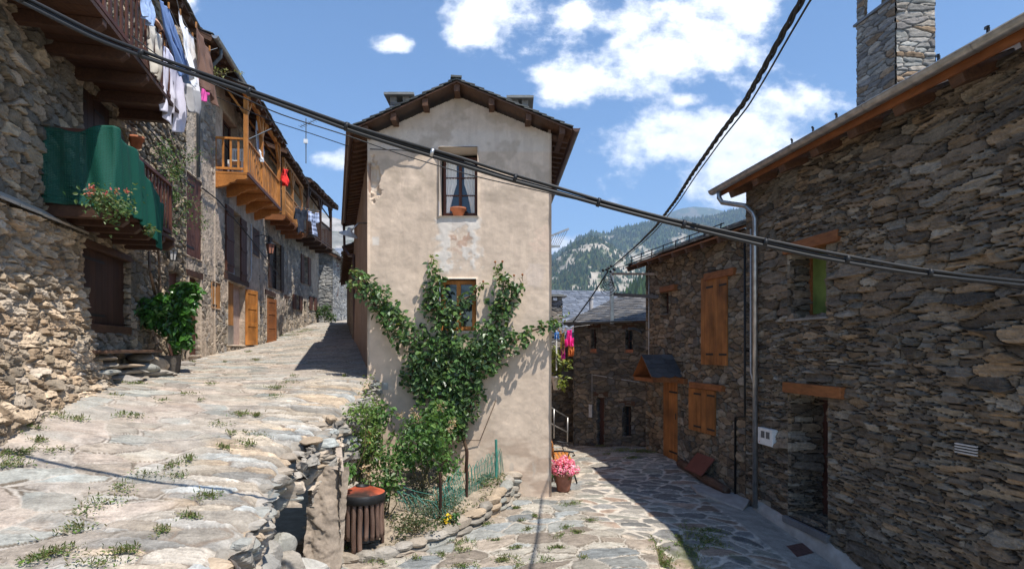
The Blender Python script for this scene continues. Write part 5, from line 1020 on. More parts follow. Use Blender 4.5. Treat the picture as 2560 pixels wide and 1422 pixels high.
def vine():
    o = thing('climbing_vine', 'large dark green climbing vine fanned across the front of the plaster house', 'climbing plant', wpx(1140, 1110, .3))
    B = [([(1140, 1090), (1110, 1000), (1072, 900), (1012, 830), (950, 750), (905, 690), (882, 672)], [30, 60, 62, 52, 40, 24, 9], 1.0), ([(1000, 810), (940, 760), (905, 725), (866, 706)], [30, 30, 22, 10], .9), ([(1130, 1060), (1120, 930), (1118, 850), (1105, 770), (1088, 700), (1082, 642)], [30, 62, 58, 40, 26, 9], 1.0),
         ([(1110, 800), (1070, 760), (1062, 720)], [34, 30, 12], .8), ([(1130, 800), (1160, 750), (1195, 725), (1205, 712)], [34, 26, 14, 8], .7), ([(1150, 1040), (1175, 930), (1215, 850), (1250, 780), (1258, 710), (1248, 664)], [30, 60, 52, 38, 30, 9], 1.0), ([(1250, 775), (1292, 735), (1302, 698)], [30, 22, 9], .9),
         ([(1190, 920), (1262, 862), (1322, 832), (1385, 808), (1414, 792)], [50, 38, 20, 13, 12], .9), ([(1040, 880), (1030, 950), (1050, 990)], [40, 38, 28], .9), ([(1150, 1060), (1185, 1010), (1195, 960)], [30, 28, 18], .7), ([(1120, 1010), (1100, 1040), (1150, 1075)], [50, 50, 34], .7), ([(1100, 905), (1140, 880), (1180, 890)], [64, 66, 50], .8)]
    st = MB(); L1 = MB(); L2 = MB(); sc = 11.2 / F
    for pts, rad, dens in B:
        pts = np.array(pts, float); q = np.linspace(0, len(pts) - 1, 60); u = np.interp(q, range(len(pts)), pts[:, 0]) + 6 * np.sin(q * 5); v = np.interp(q, range(len(pts)), pts[:, 1]); r = np.interp(q, range(len(pts)), rad)
        path = np.array([wpx(a, b, .16 + .05 * math.sin(k * .7)) for k, (a, b) in enumerate(zip(u, v))]); st.tube(path, np.linspace(.03, .006, 60) if rad[0] > 20 else .008, 6, (.10, .065, .04))
        seg_ = np.hypot(np.gradient(u), np.gradient(v)); n = int(sum(seg_ * r) * .046 * dens); pr_ = seg_ * (r + 3); pr_ /= pr_.sum(); ii = RNG.choice(60, n, p=pr_); a = RNG.random(n) * 2 * np.pi; rr = np.sqrt(RNG.random(n)) * r[ii] * (.72 + .35 * (fbm(u[ii] * .06, v[ii] * .06, 2, 5) - .3)); out = .05 + RNG.random(n) ** .8 * (.14 + .30 * np.minimum(1, r[ii] / 60))
        P = np.array([wpx(u[i] + math.cos(t_) * x, v[i] + math.sin(t_) * x, o_) for i, t_, x, o_ in zip(ii, a, rr, out)]); nrm = np.stack([np.cos(a) * .35, -.8 + 0 * a, .55 - np.sin(a) * .3], -1)
        young = (RNG.random(n) < .06 + .75 * sstep(.72, 1, q[ii] / (len(pts) - 1)) * (rad[-1] < 13)); leaves(L1, P[~young], .105, nrm[~young], VG, amp=.8); 
        if young.any(): leaves(L2, P[young], .085, nrm[young], YG, amp=.5)
    st.tube([wpx(1165, 1180, .1), wpx(1168, 1130, .2), wpx(1150, 1060, .2), wpx(1130, 980, .2)], [.035, .032, .03, .02], 7, (.11, .07, .045)); st.tube([wpx(1110, 1180, .1), wpx(1118, 1110, .2), wpx(1125, 1000, .2)], [.035, .032, .02], 7, (.11, .07, .045)); st.tube([wpx(1240, 1000, .03), wpx(1200, 1100, .05), wpx(1140, 1100, .1)], .008, 5, (.1, .07, .05))
    st.build('stem', M['earth'], o, smooth=True); L1.build('foliage', M['leaf_gloss'], o); L2.build('foliage', M['leaf'], o)
    h = MB(); 
    for (u, v) in ((1238, 656), (1256, 655), (1285, 690), (1306, 688), (1208, 705)): h.tube([wpx(u, v + 14, .2), wpx(u, v, .2)], .006, 5, (.15, .10, .05)); h.lathe([(.001, -.02), (.02, 0), (.022, .02), (.001, .035)], wpx(u, v, .2), 8, (.30, .12, .05))
    h.build('rose_hip', M['earth'], o)
vine()
def bush(name, label, c, r, n, size, cols, stems=8, base=None, cat='bush', blooms=0, bcol=(.42, .31, .20), lumps=7, mat='leaf', amp=.7, stemc=(.12, .10, .05), group=None):
    base = np.asarray(c) - (0, 0, r[2]) if base is None else np.asarray(base); o = thing(name, label, cat, base, group); c = np.asarray(c, float); st = MB(); L = MB(); F_ = MB()
    heads = [c + RNG.normal(size=3) * np.asarray(r) * .48 for k in range(lumps)]
    for k, h in enumerate(heads): cluster(L, h, np.asarray(r) * (.38 + .3 * RNG.random()), n // lumps, size, cols, amp=amp)
    for k in range(stems):
        h = heads[k % lumps]; a = base + RNG.normal(size=3) * (.05, .05, 0); st.tube([a, a * .5 + h * .5 + RNG.normal(size=3) * .06, h + (0, 0, r[2] * .25)], [.012, .009, .004], 5, stemc)
    st.build('stem', M['earth'], o); L.build('foliage', M[mat], o)
    if blooms:
        for k in range(blooms): p = c + np.array([(RNG.random() - .5) * 1.7 * r[0], -r[1] * RNG.random(), r[2] * (.2 + .85 * RNG.random())]); d = RNG.normal(size=(22, 3)) * .035; F_ = MB(); leaves(F_, p + d, .045, d + (0, 0, .02), [bcol, tuple(np.array(bcol) * 1.3)], amp=.5); F_.build('bloom', M['petal'], o)
    return o
bush('rose_bush', 'full green rose bush with withered pale blooms below the climbing vine', (-1.50, 10.3, -1.50), (.62, .5, .52), 1900, .085, LG, 9, (-1.52, 10.3, -2.42), blooms=6, lumps=14)
bush('rose_bush', 'leggy yellow-green rose bush between the retaining wall and the fuller rose', (-2.32, 9.6, -1.70), (.34, .35, .55), 560, .07, [(.12, .20, .045), (.16, .24, .06), (.09, .15, .035)], 10, (-2.3, 9.6, -2.5), blooms=4, lumps=12, bcol=(.36, .22, .10))
bush('rose_bush', 'thin low rose with bare lower stems, directly behind the litter bin', (-1.98, 9.2, -1.98), (.34, .3, .34), 420, .07, LG, 7, (-1.98, 9.2, -2.62), lumps=9, blooms=2)
bush('wild_shrub', 'scruffy weedy shrub growing against the retaining wall at the plaster house corner', (-2.52, 10.4, -1.15), (.24, .75, .46), 900, .055, [(.14, .19, .05), (.10, .15, .04), (.18, .21, .07)], 10, (-2.5, 10.3, -2.1), cat='shrub', lumps=16)
bush('wild_shrub', 'airy pale green shrub spilling over the low stone corner of the retaining wall', (-2.38, 8.95, -1.22), (.24, .4, .34), 520, .055, [(.16, .24, .06), (.12, .20, .045)], 8, (-2.4, 9.0, -2.0), cat='shrub', lumps=10)
bush('leafy_weed', 'bright green weed clump growing at the top of the plastered block by the bin', (-2.26, 8.05, -1.62), (.15, .15, .13), 170, .06, [(.07, .16, .03), (.09, .18, .04)], 4, (-2.28, 8.05, -1.85), cat='weed', lumps=5)
bush('low_herb', 'grey-green spreading herb behind the wire fence in the garden bed', (-1.32, 9.5, -2.42), (.5, .5, .14), 1100, .038, [(.07, .10, .06), (.09, .12, .07)], 6, (-1.3, 9.5, -2.58), cat='herb', lumps=12)
bush('low_herb', 'straggly dark herb beside the litter bin at the front of the garden bed', (-1.42, 8.72, -2.52), (.42, .3, .12), 520, .042, [(.06, .09, .035), (.10, .12, .05), (.15, .13, .06)], 6, (-1.4, 8.7, -2.66), cat='herb', lumps=10)
bush('low_herb', 'small spiky weed with a yellow flower just outside the fence post', (-.90, 9.05, -2.56), (.16, .16, .09), 120, .06, [(.06, .14, .04)], 3, (-.9, 9.05, -2.62), cat='herb', lumps=4, blooms=1, bcol=(.7, .5, .03))
bush('low_herb', 'sparse weeds on the bare soil at the fence end near the house wall', (-.5, 10.7, -2.38), (.3, .3, .07), 130, .05, [(.08, .13, .04), (.12, .14, .06)], 3, (-.5, 10.7, -2.45), cat='herb', lumps=6)
# shrub and climbing rose on the left house
sp = W1.at(430, 785, .55)
bush('leafy_shrub', 'dense glossy green shrub bulging from the wall between the dark shutter and the brown door', sp, (.42, .40, .42), 2300, .13, [(.05, .14, .022), (.07, .18, .03), (.04, .11, .02)], 6, (sp[0], sp[1], sp[2] - .95), cat='shrub', lumps=16, mat='leaf_gloss')
m = MB(); q = W1.at(428, 900, .55); zb = float(zu(np.array(q[0]), np.array(q[1])))
m.lathe([(.02, zb - .05), (.22, zb - .05), (.25, zb + .15), (.26, zb + .32), (.23, zb + .32), (.22, zb + .28), (.02, zb + .28)], (q[0] - .12, q[1] + .05, 0), 16, (.10, .085, .07)); tag(m.build('planter', M['rough_stone']), 'weathered stone planter under the glossy green shrub, coloured dark for the shadow there', 'planter');  # stone colour darkened to carry the shadow under the shrub
def climber():
    o = thing('climbing_rose', 'airy climbing rose trained up the dark house beside the green netted balcony', 'climbing plant', W1.at(385, 730, .15)); st = MB(); L = MB(); Fm = MB()
    br = [([(388, 735), (375, 680), (372, 630), (395, 590), (410, 520), (425, 430), (432, 385)], .03), ([(400, 735), (398, 650), (392, 600), (360, 570), (300, 530), (245, 500)], .03), ([(415, 500), (460, 400), (520, 375)], .008), ([(420, 450), (470, 470), (500, 540), (508, 575)], .006), ([(395, 590), (440, 560), (465, 520)], .007), ([(430, 440), (405, 380), (415, 365)], .005), ([(300, 530), (265, 515), (220, 490)], .005), ([(300, 530), (330, 500), (310, 470)], .005)]
    for pts, r in br:
        q = np.linspace(0, len(pts) - 1, 40); u = np.interp(q, range(len(pts)), [p[0] for p in pts]); v = np.interp(q, range(len(pts)), [p[1] for p in pts]); left = u < 390
        path = np.array([W1.at(a, b, .15 + (.75 * sstep(385, 290, np.array(a)) if pts[-1][0] < 330 else .12 * math.sin(k * .3) + .10)) for k, (a, b) in enumerate(zip(u, v))]); st.tube(path, np.linspace(r, .004, 40), 6, (.17, .11, .07))
        n = 30 if r > .02 else 60
        ii = RNG.integers(14 if r > .02 else 0, 40, n * 3); leaves(L, path[ii] + RNG.normal(size=(len(ii), 3)) * .10, .055, np.tile((.5, -.4, .6), (len(ii), 1)), [(.07, .13, .035), (.05, .10, .03), (.13, .19, .06)], amp=.6)
    for (u, v, n, s) in ((400, 560, 160, .17), (430, 490, 160, .2), (270, 505, 130, .15), (240, 490, 60, .1), (310, 520, 80, .12), (440, 430, 90, .15), (375, 575, 70, .1), (470, 510, 50, .12)): c = W1.at(u, v, .30 if u > 380 else .95); cluster(L, c, (s, s, s), n, .06, [(.06, .115, .035), (.09, .15, .05), (.15, .16, .07)])
    for (u, v) in ((222, 482), (262, 486), (292, 478), (318, 480), (228, 470)): d = RNG.normal(size=(14, 3)) * .02; Fm = MB(); leaves(Fm, W1.at(u, v, .95) + d, .04, d, [(.5, .12, .12), (.55, .22, .15)]); Fm.build('bloom', M['petal'], o)
    st.build('stem', M['earth'], o, smooth=True); L.build('foliage', M['leaf'], o)
climber()
sb_ = np.array([(812 - HX) / F * 31.6, 31.6, 1.9]); bush('garden_shrub', 'round dark green shrub at the foot of the grey house closing the lane', sb_, (.55, .4, .5), 500, .12, VG, 4, (sb_[0], sb_[1], 1.35), cat='shrub', lumps=7)
yp = np.array([(1392 - HX) / F * 17.4, 17.4, (HY - 905) / F * 17.4]); bush('yellow_plant', 'pale yellow-green leafy plant in a tall pot beside the washing pole', yp, (.22, .22, .36), 260, .13, [(.22, .26, .05), (.30, .30, .08), (.15, .2, .05)], 6, yp - (0, 0, .4), cat='plant', lumps=6)
m = MB(); m.lathe([(.01, 0), (.10, 0), (.15, .34), (.17, .36), (.17, .40), (.14, .40), (.13, .35), (.01, .35)], (yp[0], yp[1], yp[2] - .80), 14); tag(m.build('plant_pot', M['reveal'], smooth=True), 'tall off-white pot holding the yellow-green plant', 'pot')
bb = W1.at(560, 168, -.2); m = MB()
# weeds in the joints of both lanes
def weeds():
    m = MB()
    T1 = [(45, 1018, 60), (70, 1000, 40), (135, 985, 45), (20, 1030, 40), (335, 958, 36), (405, 1000, 22), (470, 985, 20), (525, 960, 22), (135, 1042, 36), (320, 1038, 30), (190, 1050, 24), (75, 1065, 34), (20, 1135, 40), (60, 1135, 40), (90, 1100, 30), (290, 990, 12), (600, 1035, 30), (550, 1060, 26), (590, 1085, 36), (640, 1040, 18), (690, 970, 22), (720, 955, 22), (735, 940, 18), (690, 990, 20), (430, 1165, 36), (360, 1185, 30), (310, 1220, 34), (270, 1250, 40), (230, 1275, 34), (190, 1330, 50), (140, 1375, 70), (100, 1395, 60), (270, 1395, 60), (310, 1380, 36), (450, 1190, 30), (470, 1150, 24), (560, 1120, 24), (620, 1110, 30), (650, 1090, 24), (500, 1000, 10), (640, 900, 14), (620, 880, 10), (560, 905, 8), (745, 830, 26), (720, 838, 22), (770, 824, 20), (860, 940, 8), (500, 880, 12), (480, 905, 14), (380, 925, 20), (25, 1165, 40), (150, 1130, 24), (120, 1010, 26), (340, 1040, 20), (20, 1080, 30), (520, 1240, 30), (480, 1290, 30), (400, 1330, 30)]
    T2 = [(1440, 1075 + 180, 24), (1420, 1262, 20), (1210, 1310, 24), (1290, 1270, 16), (1320, 1325, 24), (1400, 1340, 26), (1440, 1330, 22), (1390, 1370, 26), (1290, 1370, 22), (1360, 1400, 30), (1460, 1395, 20), (1270, 1395, 24), (1240, 1350, 18), (1480, 1300, 16), (1420, 1320, 18), (1300, 1300, 14), (1340, 1290, 14), (1250, 1400, 20), (1655, 1385, 40), (1665, 1410, 40), (1645, 1365, 26), (1720, 1335, 50), (1760, 1350, 50), (1700, 1350, 40), (1740, 1370, 50), (1680, 1420, 50), (1780, 1330, 40), (1720, 1315, 36), (1800, 1360, 30), (1160, 1375, 34), (1150, 1358, 36), (950, 1405, 30), (840, 1400, 26), (1560, 1125, 40), (1600, 1128, 40), (1520, 1135, 26), (1580, 1145, 30), (1500, 1115, 16), (1620, 1130, 30), (1190, 1240, 14), (1100, 1385, 20), (1040, 1395, 20), (1740, 1420, 50), (1300, 1415, 30), (1160, 1415, 30), (1000, 1300, 30)]
    for T, zf in ((T1, zu), (T2, zl)):
        for (u, v, w) in T:
            p = on(u, v, zf); s = w / F * p[1]; n = int((90 + s * 1400) * (.4 + 1.1 * RNG.random())); k = RNG.normal(size=(n, 2)) * (s * (.3 + .35 * RNG.random()), s * (.2 + .4 * RNG.random())); a_ = RNG.random() * .9 - .2; k = np.stack([k[:, 0] * math.cos(a_) - k[:, 1] * math.sin(a_), k[:, 0] * math.sin(a_) + k[:, 1] * math.cos(a_)], 1); P = np.stack([p[0] + k[:, 0], p[1] + k[:, 1], 0 * k[:, 0]], -1); P[:, 2] = zf(P[:, 0], P[:, 1]) + .004 + .018 * RNG.random(n)
            hh = (upper_style if zf is zu else lambda a, b: big_l(a * .92 + b * .38, b * .92 - a * .38))(P[:, 0], P[:, 1])[0]; jn = hh < np.quantile(hh, .45) if n > 30 else hh < 9; P = P[jn]; n = len(P)
            lv = RNG.random(n) < .65; leaves(m, P[lv], min(.040, .020 + s * .028), np.tile((0, -.1, 1.2), (lv.sum(), 1)), [(.11, .19, .035), (.15, .24, .05), (.09, .16, .03), (.22, .22, .08)], amp=.7, wid=.5, droop=0)
            leaves(m, P[~lv], .04, np.tile((RNG.normal(), RNG.normal(), .15), ((~lv).sum(), 1)), [(.16, .17, .06), (.24, .21, .10), (.10, .13, .04)], amp=.6, wid=.10, droop=-2.0)
    n = 5000; P = np.stack([RNG.uniform(-2.6, -.05, n), RNG.uniform(7.8, 11.4, n)], -1); P = P[P[:, 1] > ky(P[:, 0]) + .1]; dn = fbm(P[:, 0] * 2.5, P[:, 1] * 2.5, 3, 19); P = P[dn > .54]; P = np.c_[P, soil(P[:, 0], P[:, 1]) + .02]; leaves(m, P, .05, np.tile((0, -.1, 1), (len(P), 1)), [(.10, .13, .045), (.20, .18, .08), (.07, .10, .03)], amp=.8, wid=.35, droop=-.8)
    struct(m.build('weeds', M['leaf']), 'stuff')
weeds()
# ------------------------------------------------------------------ things on the lower side
def slatted_bin():
    bx_, by_, zb = -2.06, 8.28, -2.76; o = thing('litter_bin', 'round litter bin of dark wooden slats under a sooty red metal lid', 'litter bin', (bx_, by_, zb)); R_ = .265; rg = np.random.default_rng(2)
    for k in range(20):
        a = 2 * math.pi * k / 20 + .1; leg = k in (1, 6, 10, 14) or k == 11 or k == 15; z0 = zb + (.0 if leg else .17 + .02 * rg.random()); m = MB(); c = np.array([bx_ + R_ * math.cos(a), by_ + R_ * math.sin(a)]); zz = np.linspace(z0, zb + .69, 9); r = .029 + .005 * rg.random()
        m.tube([(c[0] + .004 * math.sin(z * 9 + k), c[1] + .004 * math.cos(z * 7 + k), z) for z in zz], r * (1 + .06 * np.sin(zz * 20 + k)), 9, tuple([.5 * (.75 + .5 * rg.random())] * 3)); m.build('leg_slat' if leg else 'slat', M['bin'], o, smooth=True)
    m = MB(); m.lathe([(R_ - .03, zb + .14), (R_ - .05, zb + .68), (R_ - .05, zb + .14)], (bx_, by_, 0), 28); m.lathe([(.001, zb + .15), (R_ - .04, zb + .15)], (bx_, by_, 0), 28); m.build('inner_bucket', M['iron'], o, smooth=True)
    m = MB(); m.lathe([(R_ + .035, zb + .66), (R_ + .045, zb + .665), (R_ + .045, zb + .775), (R_ + .035, zb + .78), (R_ + .02, zb + .76), (R_ + .02, zb + .66), (R_ + .035, zb + .66)], (bx_, by_, 0), 36); m.build('rim_band', M['black'], o, smooth=True)
    m = MB(); m.lathe([(R_ + .036, zb + .775), (.085, zb + .862), (.085, zb + .83), (R_ + .02, zb + .75)], (bx_, by_ , 0), 36); lid = m.build('lid', M['lid'], o, smooth=True)
    m = MB(); m.lathe([(.088, zb + .856), (.092, zb + .868), (.080, zb + .868), (.078, zb + .80), (.001, zb + .79)], (bx_, by_, 0), 24); m.build('opening', M['iron'], lid, smooth=True)
    m = MB(); m.lathe([(R_ * .72, zb + .8285), (R_ + .036, zb + .7785)], (bx_, by_, 0), 36); 
slatted_bin()
# sooty lid: a dark burnt front on the red paint
nt = M['lid'].node_tree; P_ = nt.nodes['Principled BSDF']; g_ = nt.nodes.new('ShaderNodeNewGeometry'); s_ = nt.nodes.new('ShaderNodeSeparateXYZ'); nt.links.new(g_.outputs['Position'], s_.inputs[0]); nz_ = nt.nodes.new('ShaderNodeTexNoise'); nz_.inputs['Scale'].default_value = 9; nt.links.new(g_.outputs['Position'], nz_.inputs[0])
ad_ = nt.nodes.new('ShaderNodeMath'); ad_.operation = 'MULTIPLY_ADD'; nt.links.new(nz_.outputs[0], ad_.inputs[0]); ad_.inputs[1].default_value = .16; nt.links.new(s_.outputs[1], ad_.inputs[2]); mr_ = nt.nodes.new('ShaderNodeMapRange'); nt.links.new(ad_.outputs[0], mr_.inputs[0]); mr_.inputs[1].default_value = 8.14; mr_.inputs[2].default_value = 8.26
mx_ = nt.nodes.new('ShaderNodeMix'); mx_.data_type = 'RGBA'; old = P_.inputs['Base Color'].links[0].from_socket; mx_.inputs['A'].default_value = (.05, .028, .022, 1); nt.links.new(old, mx_.inputs['B']); nt.links.new(mr_.outputs[0], mx_.inputs['Factor']); nt.links.new(mx_.outputs['Result'], P_.inputs['Base Color'])

def wire_fence():
    o = thing('wire_fence', 'low green looped wire border fence on dark posts across the garden bed', 'fence', (-.8, 10.2, -2.5)); ps = [(1100, 1180, 9.15), (1166, 1122, 10.1), (1240, 1098, 11.15)]; tops = []
    for (u, v, Y) in ps:
        x = (u - HX) / F * Y; z0 = float(soil(np.array(x), np.array(Y))) - .05; z1 = (HY - v) / F * Y; m = MB(); m.tube([(x, Y, z0), (x + .01, Y, (z0 + z1) / 2), (x, Y, z1)], .024, 8, (.4,) * 3); m.build('post', M['dark' if u < 1200 else 'greenwire'], o); tops.append(np.array([x, Y, z0 + .05]))
    pts = [np.array([-1.75, 9.45, -2.52])] + tops + [tops[-1] + (.12, .30, .0)]; m = MB(); rg = np.random.default_rng(6)
    for a, b in zip(pts[:-1], pts[1:]):
        d = b - a; n = max(2, int(np.linalg.norm(d) / .075)); lean = np.array([-.10, .02, 0])
        for k in range(n):
            q = a + d * k / n; q2 = a + d * (k + 1.6) / n; h = .46 + .06 * rg.random() + (-.22 if a[0] < -1.5 else 0); j = lean * (1 if b[0] < -.4 else .3) + rg.normal(size=3) * .012
            m.tube([q, q + j * .5 + (0, 0, h * .5), q + j + (0, 0, h * .85), (q + q2) / 2 + j + (0, 0, h), q2 + j + (0, 0, h * .85), q2 + j * .5 + (0, 0, h * .5), q2], .0042, 4, cap=False)
        for f in (.3, .62, .85): m.tube([a + (0, 0, .44 * f) + lean * f, (a + b) / 2 + (0, 0, .44 * f - .02) + lean * f, b + (0, 0, .44 * f) + lean * f], .004, 4, cap=False)
    m.build('wire_mesh', M['greenwire'], o)
wire_fence()
def potted_hydrangea():
    Y = 12.05; x = (1405 - HX) / F * Y + .03; zb = float(zl(np.array(x), np.array(Y))) - .01; o = thing('potted_hydrangea', 'pink hydrangea in a terracotta pot at the corner of the plaster house', 'potted plant', (x, Y, zb))
    m = MB(); m.lathe([(.001, zb), (.115, zb), (.13, zb + .03), (.175, zb + .27), (.178, zb + .30), (.195, zb + .31), (.198, zb + .36), (.18, zb + .36), (.165, zb + .30), (.001, zb + .30)], (x, Y, 0), 28); p = m.build('pot', M['pot_brown'], o, smooth=True)
    g = MB(); cluster(g, (x, Y, zb + .38), (.24, .22, .12), 170, .09, [(.05, .11, .03), (.07, .14, .04)]); g.build('foliage', M['leaf'], o)
    rg = np.random.default_rng(4); pink = [(.80, .22, .36), (.85, .36, .48), (.78, .16, .30), (.88, .50, .58)]; k = 0
    for (dx, dz, dy) in ((-.13, .48, -.08), (.0, .46, -.14), (.14, .45, -.06), (-.05, .58, -.02), (.09, .56, -.02), (-.19, .41, -.02), (.24, .42, 0), (.02, .62, .08), (.16, .53, .1), (-.10, .42, -.16), (.11, .40, -.16), (-.16, .55, .08)):
        fl = MB(); n = 95; d = rg.normal(size=(n, 3)); d /= np.linalg.norm(d, axis=1)[:, None]; c = np.array([x + dx, Y + dy, zb + dz]); leaves(fl, c + d * .082, .036, d * 2, pink, amp=.35, wid=1.1, fold=.1, droop=0); fl.build('flower_head', M['petal'], o)
potted_hydrangea()
def bench():
    o = thing('bench', 'slatted orange wood bench with black iron arms against the plaster house side', 'bench', (.95, 13.4, -2.86)); Y0, Y1 = 12.75, 14.0; xw = .78; zb = -2.87
    for Y in (Y0, Y1):
        m = MB(); m.tube([(xw + .08, Y, zb + .86), (xw + .12, Y, zb + .45), (xw + .10, Y, zb + .2), (xw + .04, Y, zb)], .018, 7); m.tube([(xw + .11, Y, zb + .43), (xw + .3, Y, zb + .40), (xw + .50, Y, zb + .42), (xw + .54, Y, zb + .2), (xw + .60, Y, zb)], .018, 7); m.tube([(xw + .09, Y, zb + .68), (xw + .3, Y, zb + .69), (xw + .52, Y, zb + .66), (xw + .55, Y, zb + .60), (xw + .50, Y, zb + .58)], .02, 7); m.tube([(xw + .44, Y, zb + .66), (xw + .40, Y, zb + .54), (xw + .46, Y, zb + .42)], .014, 6); m.build('iron_end', M['iron'], o, smooth=True)
    for k in range(5): m = MB(); m.box((xw + .15 + k * .085, (Y0 + Y1) / 2, zb + .435), (.07, Y1 - Y0 + .1, .025), None, (.55,) * 3); m.build('seat_slat', M['orange_h'], o, bevel=.004)
    for k in range(4): m = MB(); m.box((xw + .115 - k * .012, (Y0 + Y1) / 2, zb + .53 + k * .095), (.025, Y1 - Y0 + .1, .075), None, (.55,) * 3); m.build('back_slat', M['orange_h'], o, bevel=.004)
bench()
m = MB(); Yr = 17.2; q = lambda u, v, Y: np.array([(u - HX) / F * Y, Y, (HY - v) / F * Y])
for a, b in ((q(1340, 995, 17.0), q(1419, 1043, 17.2)), (q(1340, 1038, 17.0), q(1419, 1080, 17.2))): m.tube([a, b], .02, 7)
m.tube([q(1419, 1043, 17.2), q(1419, 1110, 17.2)], .022, 7); m.tube([q(1385, 1022, 17.1), q(1385, 1095, 17.1)], .02, 7); tag(m.build('handrail', M['zinc'], smooth=True), 'grey tubular metal handrail at the top of the drop behind the plaster house', 'handrail')
# ------------------------------------------------------------------ things along the right-hand wall
m = MB(); a = R2.P(R2.S(1700, .22), 0, .22); b = R2.P(R2.S(1818, .22), 0, .22); za = float(zl(np.array(a[0]), np.array(a[1]))) + .09; zb_ = float(zl(np.array(b[0]), np.array(b[1]))) + .10; t = np.linspace(0, 1, 14); m.tube([(a[0] + (b[0] - a[0]) * k, a[1] + (b[1] - a[1]) * k, za + (zb_ - za) * k + .015 * math.sin(k * 9)) for k in t], .095 + .012 * np.sin(t * 11), 12); tag(m.build('log', M['log'], smooth=True), 'thick dark log lying on the cobbles along the cottage wall', 'log')
pp = [R2.at(u, v, o) for (u, v, o) in ((1743, 1130, .06), (1786, 1146, .10), (1752, 1189, .34), (1710, 1170, .34))]; m = MB(); n_ = np.cross(pp[1] - pp[0], pp[3] - pp[0]); n_ /= np.linalg.norm(n_); m.prism(pp, n_ * .025); tag(m.build('board', M['rust'], bevel=.004), 'red-brown square board leaning tilted on the log by the cottage wall', 'board')
m = MB(); pc = [R1.P(R1.SY(12.9), 0, .75), R1.P(R1.SY(12.35), 0, .86), R1.P(R1.SY(11.35), 0, .42), R1.P(R1.SY(11.8), 0, .02), R1.P(R1.SY(12.85), 0, .02)]; pc = np.array([(p[0], p[1], float(zl(np.array(p[0]), np.array(p[1]))) + .05) for p in pc]); pc[3, 2] = pc[4, 2] = pc[3, 2] + .06; m.prism(pc - (0, 0, .2), (0, 0, .2)); tag(m.build('drain_slab', M['cement'], bevel=.015), 'pale cement wedge under the zinc downpipe on the right side of the lane', 'slab')
def skirting():
    m = MB(); Ys = np.linspace(5.4, 11.5, 60); S_ = [R1.SY(y) for y in Ys]; rows = []
    for s, y in zip(S_, Ys):
        p = R1.P(s, 0, .10); z = float(zl(np.array(p[0]), np.array(y))); top = z + .24 + .05 * math.sin(y * 2.1); rows.append([R1.P(s, z - .1, .14), R1.P(s, z + .04, .13), R1.P(s, top - .02, .085 + .01 * math.sin(y * 7)), R1.P(s, top, .02)])
    V = np.array(rows); d = [i for i, y in enumerate(Ys)]; m.grid(V); o = m.build('cement_footing', M['cement'], H1R, smooth=True)
skirting()
def meter_box():
    W = R1; s0, s1 = W.S(1941, .05), W.S(1904, .05); z0, z1 = W.Z(1922, 1112, .05), W.Z(1922, 1070, .05); o = thing('meter_box', 'white electricity meter box with two small grey windows, by the downpipe', 'meter box', W.P((s0 + s1) / 2, z0)); m = MB(); m.wbox(W, s0, s1, .0, .13, z0, z1); m.build('case', M['white'], o, bevel=.008); w = s1 - s0
    for f in (.30, .64): m = MB(); m.wbox(W, s0 + w * f - w * .12, s0 + w * f + w * .12, .13, .135, z0 + .42 * (z1 - z0), z0 + .82 * (z1 - z0)); m.build('meter_window', M['grey_pipe'], o)
    m = MB(); m.prism([W.P(s0 + w * .84, z0 + .10 * (z1 - z0), .1305), W.P(s0 + w * .92, z0 + .10 * (z1 - z0), .1305), W.P(s0 + w * .88, z0 + .19 * (z1 - z0), .1305)], W.N * .002); m.build('warning_sticker', M['lid'], o)
meter_box()
m = MB(); cs = [on(u, v, zl) + (0, 0, .012) for (u, v) in ((1966, 1366), (2006, 1358), (2035, 1383), (1993, 1392))]; m.prism(np.array(cs) - (0, 0, .02), (0, 0, .025)); mh = tag(m.build('manhole_cover', M['rustplate'], bevel=.003), 'small rusty square inspection cover in the cement strip by the right house', 'inspection cover')
m = MB(); s0, s1 = wdoor[0] + .05, wdoor[1] - .05; m.wbox(R1, s0, s1, -.32, .06, wdoor[2] + .012, wdoor[2] + .03); tag(m.build('doormat', M['black']), 'dark doormat on the stone step of the right-hand house door', 'doormat')
m = MB()
for k in range(4): p = R1.at(2415, 1112 + k * 7, .10); m.beam(p - R1.T * .14, p + R1.T * .14, .03, .016, (.45,) * 3)
m.build('vent_grille', M['white_pipe'], H1R)
# ------------------------------------------------------------------ cables, poles
def sag(pts, W=None, n=60): 
    pts = np.asarray(pts, float); q = np.linspace(0, len(pts) - 1, n); from_ = range(len(pts)); v = np.stack([np.interp(q, from_, pts[:, k]) for k in range(3)], 1)
    for _ in range(3): v[1:-1] = (v[:-2] + 2 * v[1:-1] + v[2:]) / 4
    return v
def atY(u, v, Y): return np.array([(u - HX) / F * Y, Y, (HY - v) / F * Y])
MC = [(-150, -95), (60, 0), (240, 92), (420, 160), (580, 215), (740, 272), (880, 322), (1010, 362), (1140, 400), (1265, 440), (1390, 475), (1520, 513), (1650, 547), (1780, 577), (1900, 604), (2030, 632), (2150, 655), (2280, 677), (2400, 692), (2560, 708), (2900, 735)]
p = sag([atY(u, v, 4.57 + (.0 if u < 2560 else .3)) for u, v in MC], n=160); o = thing('overhead_cable', 'thick black bundled cable sagging right across the view between the house rows', 'cable', p[80])
for k, (dy, dz, r) in enumerate(((0, .021, .0135), (.012, 0, .0125), (-.004, -.021, .0135))): 
    m = MB(); ph = np.linspace(0, 14, 160); m.tube(p + np.stack([0 * ph, dy + .004 * np.sin(ph + k), dz + .005 * np.sin(ph * 1.3 + k * 2)], 1), r, 7); m.build('strand', M['black'], o, smooth=True)
